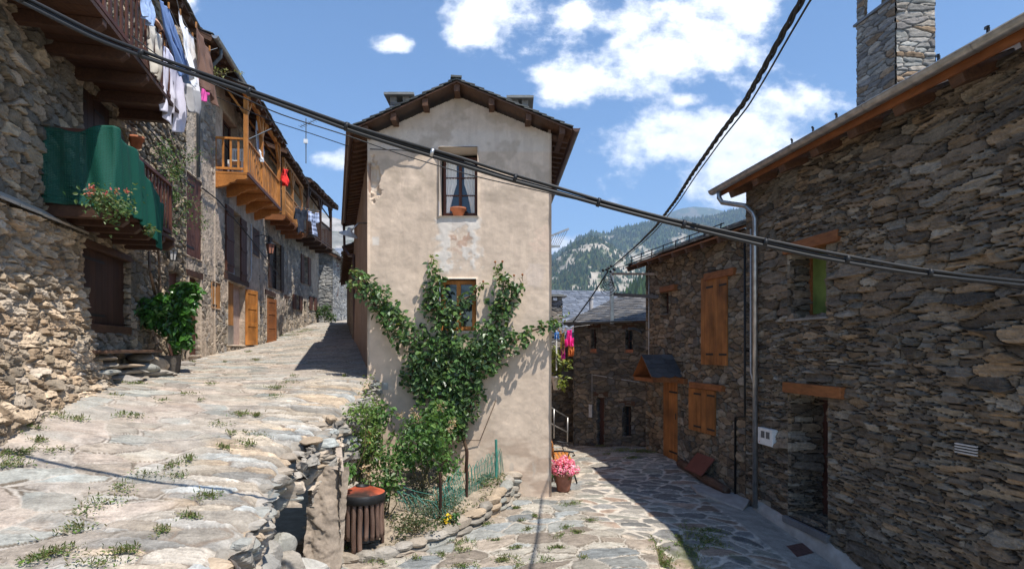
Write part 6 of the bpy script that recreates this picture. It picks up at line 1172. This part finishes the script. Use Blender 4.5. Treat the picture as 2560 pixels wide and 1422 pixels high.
for k in range(8, 155, 13): m = MB(); d_ = (p[k + 1] - p[k]) / np.linalg.norm(p[k + 1] - p[k]); m.tube([p[k] - d_ * .012, p[k] + d_ * .012], .036, 8); m.build('cable_tie', M['iron' if k != 60 else 'zinc'], o, smooth=True)
P2 = [(2.88, 17.3, (HY - 668) / F * 17.3)] + [atY(u, v, Y) for u, v, Y in ((1600, 606, 10.6), (1640, 566, 8.4), (1690, 500, 7.0), (1730, 436, 6.05), (1800, 336, 5.0), (1860, 258, 4.35), (1905, 180, 3.85), (1960, 80, 3.45), (2010, -8, 3.15), (2120, -190, 2.6))]
p = sag(P2, n=200); o = thing('twisted_cable', 'twisted black service cable running up from the roof pole over the lower lane', 'cable', p[100]); L_ = np.r_[0, np.cumsum(np.linalg.norm(np.diff(p, axis=0), axis=1))]; tg = np.gradient(p, axis=0); tg /= np.linalg.norm(tg, axis=1)[:, None]; sd = np.cross(tg, (0, 0, 1)); sd /= np.linalg.norm(sd, axis=1)[:, None]; u2 = np.cross(sd, tg)
for k in range(3):
    a = L_ * 14 + k * 2.1; m = MB(); m.tube(p + .0115 * (np.cos(a)[:, None] * sd + np.sin(a)[:, None] * u2), .0095, 6); m.build('strand', M['black'], o, smooth=True)
p = sag([a + np.array([.03, 0, -.025]) for k, a in enumerate(P2)], n=80); m = MB(); m.tube(p, .0065, 6); tag(m.build('thin_wire', M['black'], smooth=True), 'thin single wire hanging just below the twisted service cable', 'wire')
for pts, lab in (([(330, 92, 5.3), (430, 165, 5.3), (560, 222, 5.6), (694, 285, 6), (874, 341, 6.4), (1000, 386, 6.6), (1180, 440, 6.6), (1378, 484, 6.4), (1600, 535, 6.2), (1840, 590, 6.2), (2200, 668, 6.2), (2700, 745, 6.3)], 'thin black wire running close under the thick overhead cable'), ([(500, 225, 14.4), (677, 302, 12.5), (780, 335, 11.8), (871, 366, 11.25)], 'thin wire from the left roofs to the left eave of the plaster house'), ([(925, 373, 11.44), (1010, 376, 11.40), (1060, 388, 11.42), (1088, 372, 11.45), (1097, 385, 11.45)], 'thin wire clipped across the plaster front to the upper window')):
    m = MB(); m.tube(sag([atY(*q) for q in pts], n=70), .006 if pts[0][2] < 10 else .009, 6); tag(m.build('thin_wire', M['black'], smooth=True), lab, 'wire')
def pole():
    Y = 17.3; o = thing('utility_pole', 'short grey steel utility pole with cable clamps standing on the cottage roof', 'utility pole', (2.88, Y, 1.2)); x = 2.88; zt = (HY - 676) / F * Y
    m = MB(); m.box((x, Y, (zt + .7) / 2), (.11, .11, zt - .7)); m.build('shaft', M['zinc'], o, bevel=.008)
    m = MB(); e_ = R2.at(1640, 685, 0); m.beam((x - .02, Y - .02, zt - .10), e_, .05, .06); m.build('arm', M['zinc'], o); m = MB(); m.beam((x, Y + .06, zt - .68), R2.at(1648, 742, 0), .06, .09); m.build('arm', M['grey_pipe'], o)
    for dx, dz in ((-.10, .06), (-.03, .12), (.06, .02), (-.26, .0), (-.05, -.04), (-.16, .02)): m = MB(); m.lathe([(.001, zt + dz - .05), (.035, zt + dz - .03), (.05, zt + dz), (.03, zt + dz + .03), (.001, zt + dz + .05)], (x + dx, Y - .05, 0), 8); m.build('insulator', M['iron'], o, smooth=True)
    m = MB(); rg = np.random.default_rng(8)
    for k in range(5): a = np.linspace(0, 2 * math.pi, 14); m.tube([(x - .12 + (.10 + .03 * k) * math.cos(t), Y - .06 - .01 * k, zt - .25 - .08 * k + (.14 + .04 * rg.random()) * math.sin(t)) for t in a], .009, 5)
    m.build('coiled_wire', M['black'], o)
    m = MB(); m.tube([(x + .0, Y, zt + .04), (x + .26, Y - .5, zt + .06), (x + 1.0, Y - 2.2, zt + .14), R2.at(1640, 655, -.5)], .008, 5); m.tube([(x - .1, Y, zt), *[atY(u, v, 17.6) for u, v in ((1480, 740), (1440, 795), (1432, 806))]], .022, 6); m.build('drop_wire', M['black'], o)
    m = MB(); m.lathe([(.001, -.07), (.06, -.04), (.07, 0), (.05, .05), (.001, .06)], (x + .42, Y - .6, zt + .06), 8); m.build('junction_box', M['iron'], o)
pole()
def street_lamp():
    W = WL; b = W.P(W.SY(12.6), 2.62, 0); o = thing('street_lamp', 'tilted metal dish street lamp fixed to the lane side of the plaster house', 'lamp', b); c = atY(873, 582, 12.3); m = MB(); m.tube([b, b * .5 + c * .5 + (0, 0, .10), c + (.06, 0, .06)], .018, 7); m.build('arm', M['zinc'], o, smooth=True)
    ax = np.array([.35, -.25, 1.]); ax /= np.linalg.norm(ax); s = np.cross(ax, (0, 1, 0)); s /= np.linalg.norm(s); t = np.cross(ax, s); m = MB(); pr = [(.001, .10), (.05, .10), (.055, .03), (.10, .015), (.20, -.045), (.205, -.055), (.10, -.01), (.001, .0)]; an = np.arange(25) / 24 * 2 * np.pi
    m.grid(np.array([[c + ax * z + r * (math.cos(a) * s + math.sin(a) * t) for a in an] for r, z in pr])); m.build('shade', M['white_pipe'], o, smooth=True)
    m = MB(); m.lathe([(.001, -.09), (.03, -.08), (.045, -.03), (.03, .0)], c, 10); m.build('bulb', M['white'], o, smooth=True)
street_lamp()
def lantern(W, u, v, out, name_lab, sc=1.0):
    c = W.at(u, v, out); w = W.at(u, v, out) - W.N * (out - .02) + (0, 0, .30 * sc); o = thing('wall_lantern', name_lab, 'lantern', w, 'old lanterns on the left row'); m = MB(); m.tube([w, w + W.N * out * .5 + (0, 0, .08), c + (0, 0, .28 * sc), c + (0, 0, .18 * sc)], .013, 6); m.build('bracket', M['iron'], o, smooth=True)
    m = MB(); an = [math.pi / 4 + k * math.pi / 2 for k in range(4)]
    for a in an: m.tube([c + (.13 * sc * math.cos(a), .13 * sc * math.sin(a), .10 * sc), c + (.08 * sc * math.cos(a), .08 * sc * math.sin(a), -.16 * sc)], .008, 5)
    m.lathe([(.001, .19 * sc), (.05 * sc, .17 * sc), (.17 * sc, .10 * sc), (.001, .10 * sc)], c, 4); m.lathe([(.001, -.19 * sc), (.08 * sc, -.16 * sc), (.001, -.155 * sc)], c, 4); m.build('frame', M['iron'], o)
    m = MB(); m.lathe([(.075 * sc, -.15 * sc), (.12 * sc, .10 * sc)], c, 4); m.build('pane', M['pot_brown' if sc > 1 else 'white_pipe'], o)
lantern(W2, 676, 620, .55, 'iron wall lantern with amber panes beside the first-floor window of the turned-baluster house', 1.25); lantern(W1, 431, 636, .22, 'small dark wall lantern behind the climbing rose on the near left house', .8)
# ------------------------------------------------------------------ drying rack and back-lane washing
def rack():
    o = thing('drying_rack', 'fold-out wall drying rack with thin wires jutting from the plaster house side', 'drying rack', atY(1380, 600, 13)); a, b, c, d = atY(1352, 600, 13), atY(1422, 572, 13), atY(1352, 617, 13), atY(1400, 616, 13); m = MB(); m.beam(a, b, .03, .04); m.beam(c, d, .03, .05); m.build('rail', M['zinc'], o); m = MB()
    for k in range(7): f = .35 + .1 * k; m.tube([a + (b - a) * min(1, f + .02), c + (d - c) * f + (0, .02, 0)], .005, 4)
    m.build('line', M['zinc'], o)
rack()
def hang(name, label, P0, P1, h, col, shape='rect', seed=0, cat='laundry', group='washing hung out to dry', amp=.03, sway=(0, 0, 0), pat=None, nx=34, ny=44, peg=True, flare=0.0, rough=1.0):
    """A piece of washing hung by its top edge from P0 to P1, creased by its own weight."""
    P0 = np.asarray(P0, float); P1 = np.asarray(P1, float); A, B = np.meshgrid(np.linspace(0, 1, nx), np.linspace(0, 1, ny)); d = P1 - P0; n = np.cross(d, (0, 0, 1)); n /= np.linalg.norm(n) + 1e-9
    rp = amp * (.3 + B) * (np.sin(A * 17 + seed + B * 2.5) + .6 * np.sin(A * 31 + seed * 2 - B * 4)) + amp * 2 * (fbm(A * 3 + seed, B * 3, 3, seed) - .5) * rough; A2 = A + flare * B * (A - .5)
    sagz = .06 * h * np.sin(np.pi * A) * (1 - B) * .5
    if shape == 'trousers': split = sstep(.30, .36, B); k = np.ones(A.shape, bool); g = (np.abs(A - .5) < .07 * sstep(.3, 1, B) + .02) & (B > .34); k &= ~g
    elif shape == 'shirt': k = ~(((A < .2) | (A > .8)) & (B > .46 - .1 * np.abs(A - .5))); k &= ~((np.abs(A - .5) < .10) & (B < .06))
    elif shape == 'shirt_down': k = ~(((A < .2) | (A > .8)) & (B < .50))
    elif shape == 'tri': k = np.abs(A - .5) < .5 * (1 - .75 * B) + .05
    elif shape == 'point': k = (A - .5 < .55 - .75 * B) | (B < .6)
    else: k = np.ones(A.shape, bool)
    V = P0 + d * A2[..., None] + n * rp[..., None] - np.stack([0 * B, 0 * B, h * B * (1 + .05 * np.sin(A * 7 + seed)) + sagz], -1) + np.asarray(sway) * (B ** 1.3)[..., None]
    cc = np.broadcast_to(np.asarray(col, float), V.shape).copy() if pat is None else pat(A, B); m = MB(); m.grid(V, cc, k[:-1, :-1])
    o = m.build(name, M['cloth'], None, smooth=True, solid=.006); tag(o, label, cat, group)
    if peg:
        for f in (.08, .92) if shape != 'tri' else (.3, .7): q = P0 + d * f; m = MB(); m.box(q + (0, 0, .02), (.02, .02, .09), None, (.6,) * 3); m.build('clothes_peg', M['honey'], o)
    return o
def stripes(c1, c2, n, ax=0): return lambda A, B: np.where((np.sin((A if ax == 0 else B) * n * 6.283) > 0)[..., None], np.array(c1), np.array(c2))
def checks(c0, c1, n): return lambda A, B: np.array(c0) * (1 - .42 * ((np.sin(A * n * 6.283) > 0) * 1.)[..., None] - .42 * ((np.sin(B * n * 1.4 * 6.283) > 0) * 1.)[..., None]) + np.array(c1) * .15
Zl = 5.06
def lp(u, v): Y = Zl * F / (HY - v); return atY(u, v, Y)
HG = 'washing on the lines of the near top balcony'
hang('shirt', 'crumpled beige shirt hanging nearest the person on the top balcony', lp(368, 40), lp(404, 96), .80, (.62, .58, .52), 'shirt', 1, 'shirt', HG, .05, flare=.3)
hang('trousers', 'mid-blue trousers hanging behind the beige shirt under the top eave', lp(396, -8), lp(424, 20), .95, (.14, .22, .42), 'trousers', 2, 'trousers', HG, .03, sway=(.12, .35, 0))
hang('cloth', 'small light-blue cloth hanging at the top edge by the person', lp(356, -34), lp(380, -4), .42, (.34, .46, .70), 'rect', 3, 'cloth', HG, .03)
hang('trousers', 'pale lilac trousers hanging lowest in front of the top balcony railing', lp(406, 106), lp(458, 168), 1.22, (.70, .70, .84), 'trousers', 4, 'trousers', HG, .035, flare=.25)
hang('sheet', 'bright white sheet pinned by its corner at the outer line', lp(447, 28), lp(484, 98), .98, (.82, .82, .84), 'point', 5, 'sheet', HG, .03, sway=(.10, .1, 0))
hang('shirt', 'white and grey shirt with hanging sleeves below the white sheet', lp(462, 124), lp(500, 168), .95, (.66, .66, .68), 'shirt', 6, 'shirt', HG, .04, flare=.2, pat=lambda A, B: np.where((B > .55)[..., None], np.array((.36, .36, .38)), np.array((.74, .74, .76))))
hang('towel', 'rough brown towel hanging at the end of the outer washing line', lp(487, 60), lp(527, 130), .86, (.20, .115, .085), 'rect', 7, 'towel', HG, .03, sway=(.03, .15, 0))
hang('cloth', 'bright pink cloth just below the brown towel', lp(505, 160), lp(532, 200), .62, (.85, .12, .42), 'point', 8, 'cloth', HG, .02)
for pts, lab in ((([lp(356, -34), lp(404, 20), lp(424, 20), lp(470, 122), lp(522, 190)]), 'inner washing line in front of the near top balcony'), ([atY(440, -8, 8.8), lp(449, 31), lp(480, 90), lp(524, 127), W2.at(545, 120, .5)], 'outer washing line carrying the white sheet and brown towel')):
    m = MB(); m.tube(sag(pts, n=50), .005, 5); tag(m.build('washing_line', M['cord']), lab, 'washing line')
def bp(u, v, o=1.0): return W2.at(u, v, o)
hang('striped_cloth', 'blue and white striped cloth hanging inside the orange balcony', bp(641, 300, .7), bp(655, 318, .7), 1.25, None, 'rect', 11, 'cloth', None, .05, pat=stripes((.30, .36, .50), (.70, .72, .74), 6))
hang('white_rag', 'white rag draped on the orange balcony rail', bp(648, 374, .82), bp(655, 384, .82), .32, (.72, .75, .8), 'rect', 12, 'rag', None, .05, peg=False)
hang('red_cloth', 'bright red cloth hanging between the two orange balconies', bp(706, 420, 1.0), bp(720, 424, 1.0), .62, (.72, .035, .03), 'tri', 13, 'cloth', None, .06)
hang('dark_shirt', 'dark navy shirt on a hanger outside the turned-baluster balcony', bp(736, 518, 1.15), bp(766, 524, 1.15), .95, (.028, .032, .045), 'shirt', 14, 'shirt', 'shirts outside the far balconies', .05)
hang('checked_shirt', 'blue and white checked shirt drying outside the far dark balcony', bp(770, 526, 1.15), bp(797, 532, 1.15), 1.05, None, 'shirt', 15, 'shirt', 'shirts outside the far balconies', .05, pat=checks((.62, .68, .85), (.1, .15, .4), 4))
m = MB(); m.tube([bp(735, 516, 1.12), bp(800, 528, 1.12)], .012, 5); m.tube([bp(752, 500, 1.15), bp(752, 520, 1.15)], .01, 5); m.tube([bp(784, 510, 1.15), bp(784, 527, 1.15)], .01, 5); tag(m.build('drying_bar', M['grey_pipe']), 'thin metal drying bar holding the navy and checked shirts', 'drying bar')
m = MB(); m.tube([W2.at(622, 348, .82), W2.at(678, 322, 1.25)], .018, 6); tag(m.build('flag_holder', M['grey_pipe']), 'grey metal rod jutting from the orange balcony corner post', 'rod')
def by(u, v): return atY(u, v, 17.2)
for args in (('pink_garment', 'hot pink top hanging on the washing line behind the plaster house', by(1412, 826), by(1434, 822), .48, (.85, .04, .32), 'shirt_down', 21), ('orange_garment', 'orange patterned garment hanging below the pink top', by(1420, 866), by(1435, 862), .30, (.60, .20, .06), 'rect', 22), ('patterned_garment', 'yellow and dark patterned garment left of the pink top', by(1401, 832), by(1411, 829), .62, None, 'rect', 23), ('purple_garment', 'deep magenta garment hanging lowest of the back-lane washing', by(1403, 872), by(1413, 870), .32, (.45, .02, .22), 'rect', 24), ('blue_garment', 'small blue garment beside the white pole of the back-lane washing', by(1386, 828), by(1397, 827), .22, (.06, .22, .55), 'rect', 25)):
    n_, l_, a_, b_, h_, c_, s_, sd_ = args; hang(n_, l_, a_, b_, h_, c_, s_, sd_, 'garment', 'washing in the back lane', .04, pat=None if c_ else (lambda A, B: np.where((fbm(A * 6, B * 12, 2, 5) > .5)[..., None], np.array((.42, .30, .06)), np.array((.10, .05, .05)))))
m = MB(); m.tube([by(1391, 926), by(1391, 826)], .022, 7); tag(m.build('washing_pole', M['white']), 'white upright pole of the back-lane washing line', 'pole'); m = MB(); m.tube([by(1360, 832), by(1391, 827), by(1440, 816), by(1475, 812)], .008, 5); tag(m.build('washing_line', M['cord']), 'washing line with the pink clothes behind the plaster house', 'washing line')
# ------------------------------------------------------------------ things on the left houses
def net():
    W = W1; m = MB(); z0, zr = 1.95, 2.98; s0, s1, dp_ = W.SY(7.95), W.SY(9.95), .86; n = 90; f = np.linspace(0, 1, n); path = []
    for k in f:
        d = k * (dp_ + (s1 - s0)); path.append((s0, d) if d < dp_ else (s0 + d - dp_, dp_))
    V = []; nz = 46
    for j in range(nz):
        t = j / (nz - 1); row = []
        for i, (s, o) in enumerate(path):
            k = f[i]; top = zr - .06 + .12 * math.exp(-((k - .27) / .07) ** 2) - .5 * sstep(.5, 1, np.array(k)) + .02 * math.sin(k * 40); bot = z0 - .03 - .28 * sstep(.6, .95, np.array(k)); z = bot + (top - bot) * t
            rip = .035 * math.sin(k * 55 + t * 3) * (1 - .5 * t) + .02 * math.sin(k * 23 + 1) ; row.append(W.P(s - (.0 if o < dp_ else 0), float(z), o + (rip if o >= dp_ else 0) + .02) - W.T * (rip if o < dp_ else 0))
        V.append(row)
    m.grid(np.array(V), np.broadcast_to(np.array([np.where((f > .0) & (f < .17), .85, np.where(f < .45, .35, .18)), 0 * f, 0 * f]).T[None], (nz, n, 3))); mt = bpy.data.materials.new('green_net'); mt.use_nodes = True; nt = mt.node_tree; P = nt.nodes['Principled BSDF']; P.inputs['Base Color'].default_value = (.010, .13, .09, 1); P.inputs['Roughness'].default_value = .7
    tr = nt.nodes.new('ShaderNodeBsdfTransparent'); tl = nt.nodes.new('ShaderNodeBsdfTranslucent'); tl.inputs[0].default_value = (.01, .15, .105, 1); mx = nt.nodes.new('ShaderNodeMixShader'); mx.inputs[0].default_value = .35; nt.links.new(P.outputs[0], mx.inputs[1]); nt.links.new(tl.outputs[0], mx.inputs[2]); g = nt.nodes.new('ShaderNodeNewGeometry'); wv = []
    for ax in ((1, 1, 0), (0, 0, 1)):
        w = nt.nodes.new('ShaderNodeTexWave'); w.wave_profile = 'TRI'; w.bands_direction = 'X'; w.inputs['Scale'].default_value = 14; mp = nt.nodes.new('ShaderNodeVectorMath'); mp.operation = 'DOT_PRODUCT'; mp.inputs[1].default_value = ax; nt.links.new(g.outputs['Position'], mp.inputs[0]); cb = nt.nodes.new('ShaderNodeCombineXYZ'); nt.links.new(mp.outputs['Value'], cb.inputs[0]); nt.links.new(cb.outputs[0], w.inputs[0]); wv.append(w.outputs['Fac'])
    mn = nt.nodes.new('ShaderNodeMath'); mn.operation = 'MINIMUM'; nt.links.new(wv[0], mn.inputs[0]); nt.links.new(wv[1], mn.inputs[1]); mr = nt.nodes.new('ShaderNodeMapRange'); nt.links.new(mn.outputs[0], mr.inputs[0]); mr.inputs[1].default_value = .25; mr.inputs[2].default_value = .6; mr.inputs[3].default_value = .3; mr.inputs[4].default_value = .95; m2 = nt.nodes.new('ShaderNodeMixShader'); at = nt.nodes.new('ShaderNodeAttribute'); at.attribute_name = 'Col'; sr = nt.nodes.new('ShaderNodeSeparateColor'); nt.links.new(at.outputs['Color'], sr.inputs[0]); ml = nt.nodes.new('ShaderNodeMath'); ml.operation = 'MULTIPLY'; nt.links.new(mr.outputs[0], ml.inputs[0]); nt.links.new(sr.outputs[0], ml.inputs[1]); nt.links.new(ml.outputs[0], m2.inputs[0]); nt.links.new(mx.outputs[0], m2.inputs[1]); nt.links.new(tr.outputs[0], m2.inputs[2]); nt.links.new(m2.outputs[0], nt.nodes['Material Output'].inputs[0])
    tag(m.build('shade_net', mt, None, smooth=True, solid=.003), 'green plastic shade net draped round the lower balcony railing of the near left house', 'net')
net()
def pot(name, label, c, r, h, mat='terracotta', cat='flower pot'):
    m = MB(); m.lathe([(.001, 0), (r * .62, 0), (r * .92, h * .72), (r * 1.08, h * .73), (r * 1.1, h), (r * .92, h), (r * .85, h * .8), (r * .5, h * .78), (.001, h * .78)], c, 22); return tag(m.build(name, M[mat], None, smooth=True), label, cat)
pot('flower_pot', 'terracotta bowl standing on the sill of the upper window of the plaster house', WF.at(1146, 541, -.26), .15, .16)
c = W1.at(341, 370, .13); pot('flower_pot', 'empty terracotta pot hung on the dark stone wall above the green net', c, .12, .20)
m = MB(); s = W2.S(1020 - 60); 
def chair():
    W = W2; s = W.SY(17.15); z = 4.90; o = thing('plastic_chair', 'white slat-backed plastic chair standing on the orange balcony', 'chair', W.P(s, z, .45)); m = MB(); m.wbox(W, s - .2, s + .22, .24, .66, z + .40, z + .43); m.build('seat', M['white'], o, bevel=.01)
    for a, b in ((-.18, .27), (-.18, .63), (.2, .27), (.2, .63)): m = MB(); m.wbox(W, s + a - .02, s + a + .02, b - .02, b + .02, z, z + .40); m.build('leg', M['white'], o)
    m = MB()
    for k in range(6): m.wbox(W, s + .20, s + .225, .26 + k * .07, .30 + k * .07, z + .43, z + .86)
    m.wbox(W, s + .195, s + .23, .24, .68, z + .82, z + .88); m.build('backrest', M['white'], o)
chair()
def stone_bench():
    W = W1; s0, s1 = W.S(238, .4), W.S(385, .4); p = W.P((s0 + s1) / 2, 0, .3); zg = float(zu(np.array(p[0]), np.array(p[1]))); zt = -.03; o = thing('rustic_bench', 'rough bench of a plank on stacked stone slabs below the dark lower shutter', 'bench', W.P((s0 + s1) / 2, zg, .3)); m = MB(); m.wbox(W, s0, s1, .12, .55, zt - .05, zt, (.55,) * 3); m.build('plank', M['log'], o, bevel=.012)
    rg = np.random.default_rng(7); k = 0
    for (f, out, z, sx, sy, sz) in ((.14, .3, zt - .12, .45, .5, .10), (.16, .32, zt - .23, .5, .5, .10), (.12, .34, zt - .34, .55, .5, .12), (.42, .34, zt - .26, .75, .5, .07), (.5, .36, zt - .36, .85, .55, .08), (.45, .34, zt - .45, .9, .5, .09), (.88, .3, zt - .14, .4, .5, .18), (.86, .32, zt - .32, .5, .55, .2), (1.08, .32, zt - .30, .5, .5, .32), (.95, .45, zt - .44, .9, .5, .18)):
        m = MB(); q = W.P(s0 + (s1 - s0) * f, z, out); rock(m, q, (sy, sx, sz), 300 + k, np.array(STC[k % 5]) * .95, -.25, (20, 12), 14); m.build('stone_slab', M['rough_stone'], o); k += 1
stone_bench()
m = MB()
for (u, v, s) in ((300, 955, .5), (420, 900, .55), (455, 912, .4), (230, 960, .45)): q = on(u, v, zu); rock(m, q + (0, .1, .02), (s, s * .7, s * .35), int(u), (.33, .30, .27), .3)
each(m, 'bedrock_outcrop', M['rough_stone'], H1)
m = MB(); m.wbox(WF, WF.S(955), WF.S(971), -.01, .012, WF.Z(963, 974), WF.Z(963, 957)); pl = m.build('meter_cover', M['zinc'], PH, bevel=.003)
for W, pts, r in ((W1, [(320, 270), (380, 330), (440, 400), (456, 470)], .014), (W2, [(505, 470), (545, 500), (610, 575), (660, 640), (700, 690)], .018)):
    m = MB(); m.tube(sag([W.at(u, v, .09) for u, v in pts], n=40), r, 6); tag(m.build('wall_cable', M['black'], smooth=True), 'black cable drooping across the dark near left house wall' if W is W1 else 'black cable fixed along the left row under the orange balconies', 'cable')
pipe('conduit', [W2.at(628, 560, .07), W2.at(628, 690, .07), W2.at(622, 705, .07)], .02, 'white_pipe', H3)
# a few twigs on the far eave
tw_ = W2.at(545, 176, .7); bush('roof_plant', 'small straggly plant sprouting at the gutter of the rendered house', tw_, (.42, .3, .16), 60, .07, [(.16, .18, .05), (.22, .2, .07)], 6, tw_ - (.3, 0, .1), cat='plant', lumps=6)
# ------------------------------------------------------------------ the person hanging out the washing
def person():
    hp = lp(386, 52) + np.array([0, 0, .10]); fl = 4.20; bx = np.array([hp[0] - .62, hp[1] - .55, fl]); o = thing('person', 'person leaning over the top balcony railing with both bare arms out to the washing', 'person', bx)
    V = {}; E = []; Rr = []; idx = []
    def add(p, r, par=None): idx.append(np.asarray(p, float) - bx); Rr.append(r); k = len(idx) - 1; E.append((par, k)) if par is not None else None; return k
    pel = add(bx + (0, 0, .95), .14); ab = add(bx + (.05, .03, 1.12), .13, pel); ch = add(bx + (.15, .08, 1.34), .15, ab); nk = add(bx + (.22, .12, 1.50), .055, ch); hd = add(bx + (.27, .15, 1.62), .085, nk); add(bx + (.29, .16, 1.74), .08, hd); add(bx + (.37, .2, 1.64), .03, hd)
    for sg in (-1, 1):
        h = add(bx + (0, .10 * sg, .90), .10, pel); k_ = add(bx + (.03, .11 * sg, .50), .06, h); a = add(bx + (0, .11 * sg, .08), .042, k_); add(bx + (.14, .12 * sg, .04), .03, a)
    for sg, hand in ((-1, lp(372, 28) + (-.02, -.05, .10)), (1, lp(392, 74) + (0, 0, .10))):
        sh = add(bx + (.17, .08 + .19 * sg, 1.40), .055, ch); s_ = bx + (.17, .08 + .19 * sg, 1.40); el = s_ * .48 + hand * .52 + (0, 0, -.05 + .05 * sg); e = add(el, .04, sh); w = add(hand - (hand - el) * .28, .026, e); pm = add(hand, .036, w); d = (hand - el) / np.linalg.norm(hand - el); sd = np.cross(d, (0, 0, 1)); sd /= np.linalg.norm(sd)
        for q in range(4): b_ = hand + d * .035 + sd * (q - 1.5) * .021; f1 = add(b_, .010, pm); f2 = add(b_ + d * .035 + (0, 0, -.012), .0085, f1); add(b_ + d * .05 + (0, 0, -.04), .007, f2)
        t1 = add(hand - d * .02 + sd * .045, .011, pm); add(hand + d * .02 + sd * .062 + (0, 0, -.02), .009, t1)
    me = bpy.data.meshes.new('body'); me.from_pydata([tuple(v) for v in idx], E, []); b = bpy.data.objects.new('body', me); C.objects.link(b); b.parent = o; me.materials.append(M['skin']); s = b.modifiers.new('skin', 'SKIN')
    for i, v in enumerate(me.skin_vertices[0].data): v.radius = (Rr[i] * 1.25, Rr[i] * 1.25); v.use_root = i == 0
    s.use_smooth_shade = True; u = b.modifiers.new('sub', 'SUBSURF'); u.levels = u.render_levels = 2
    m = MB(); m.tube([bx + (0, 0, .90), bx + (.05, .03, 1.12), bx + (.15, .08, 1.34), bx + (.19, .1, 1.44)], [.19, .175, .20, .12], 16, (.16, .20, .30)); m.build('blouse', M['cloth'], o, smooth=True); m = MB()
    for sg in (-1, 1): m.tube([bx + (0, .09 * sg, .98), bx + (.02, .11 * sg, .5), bx + (0, .115 * sg, .12)], [.13, .09, .075], 12, (.04, .04, .06))
    m.build('trousers', M['cloth'], o, smooth=True); m = MB(); m.lathe([(.001, -.06), (.09, -.05), (.105, .03), (.07, .10), (.001, .12)], bx + (.25, .14, 1.70), 14, (.05, .03, .02)); m.build('hair', M['cloth'], o, smooth=True)
person()
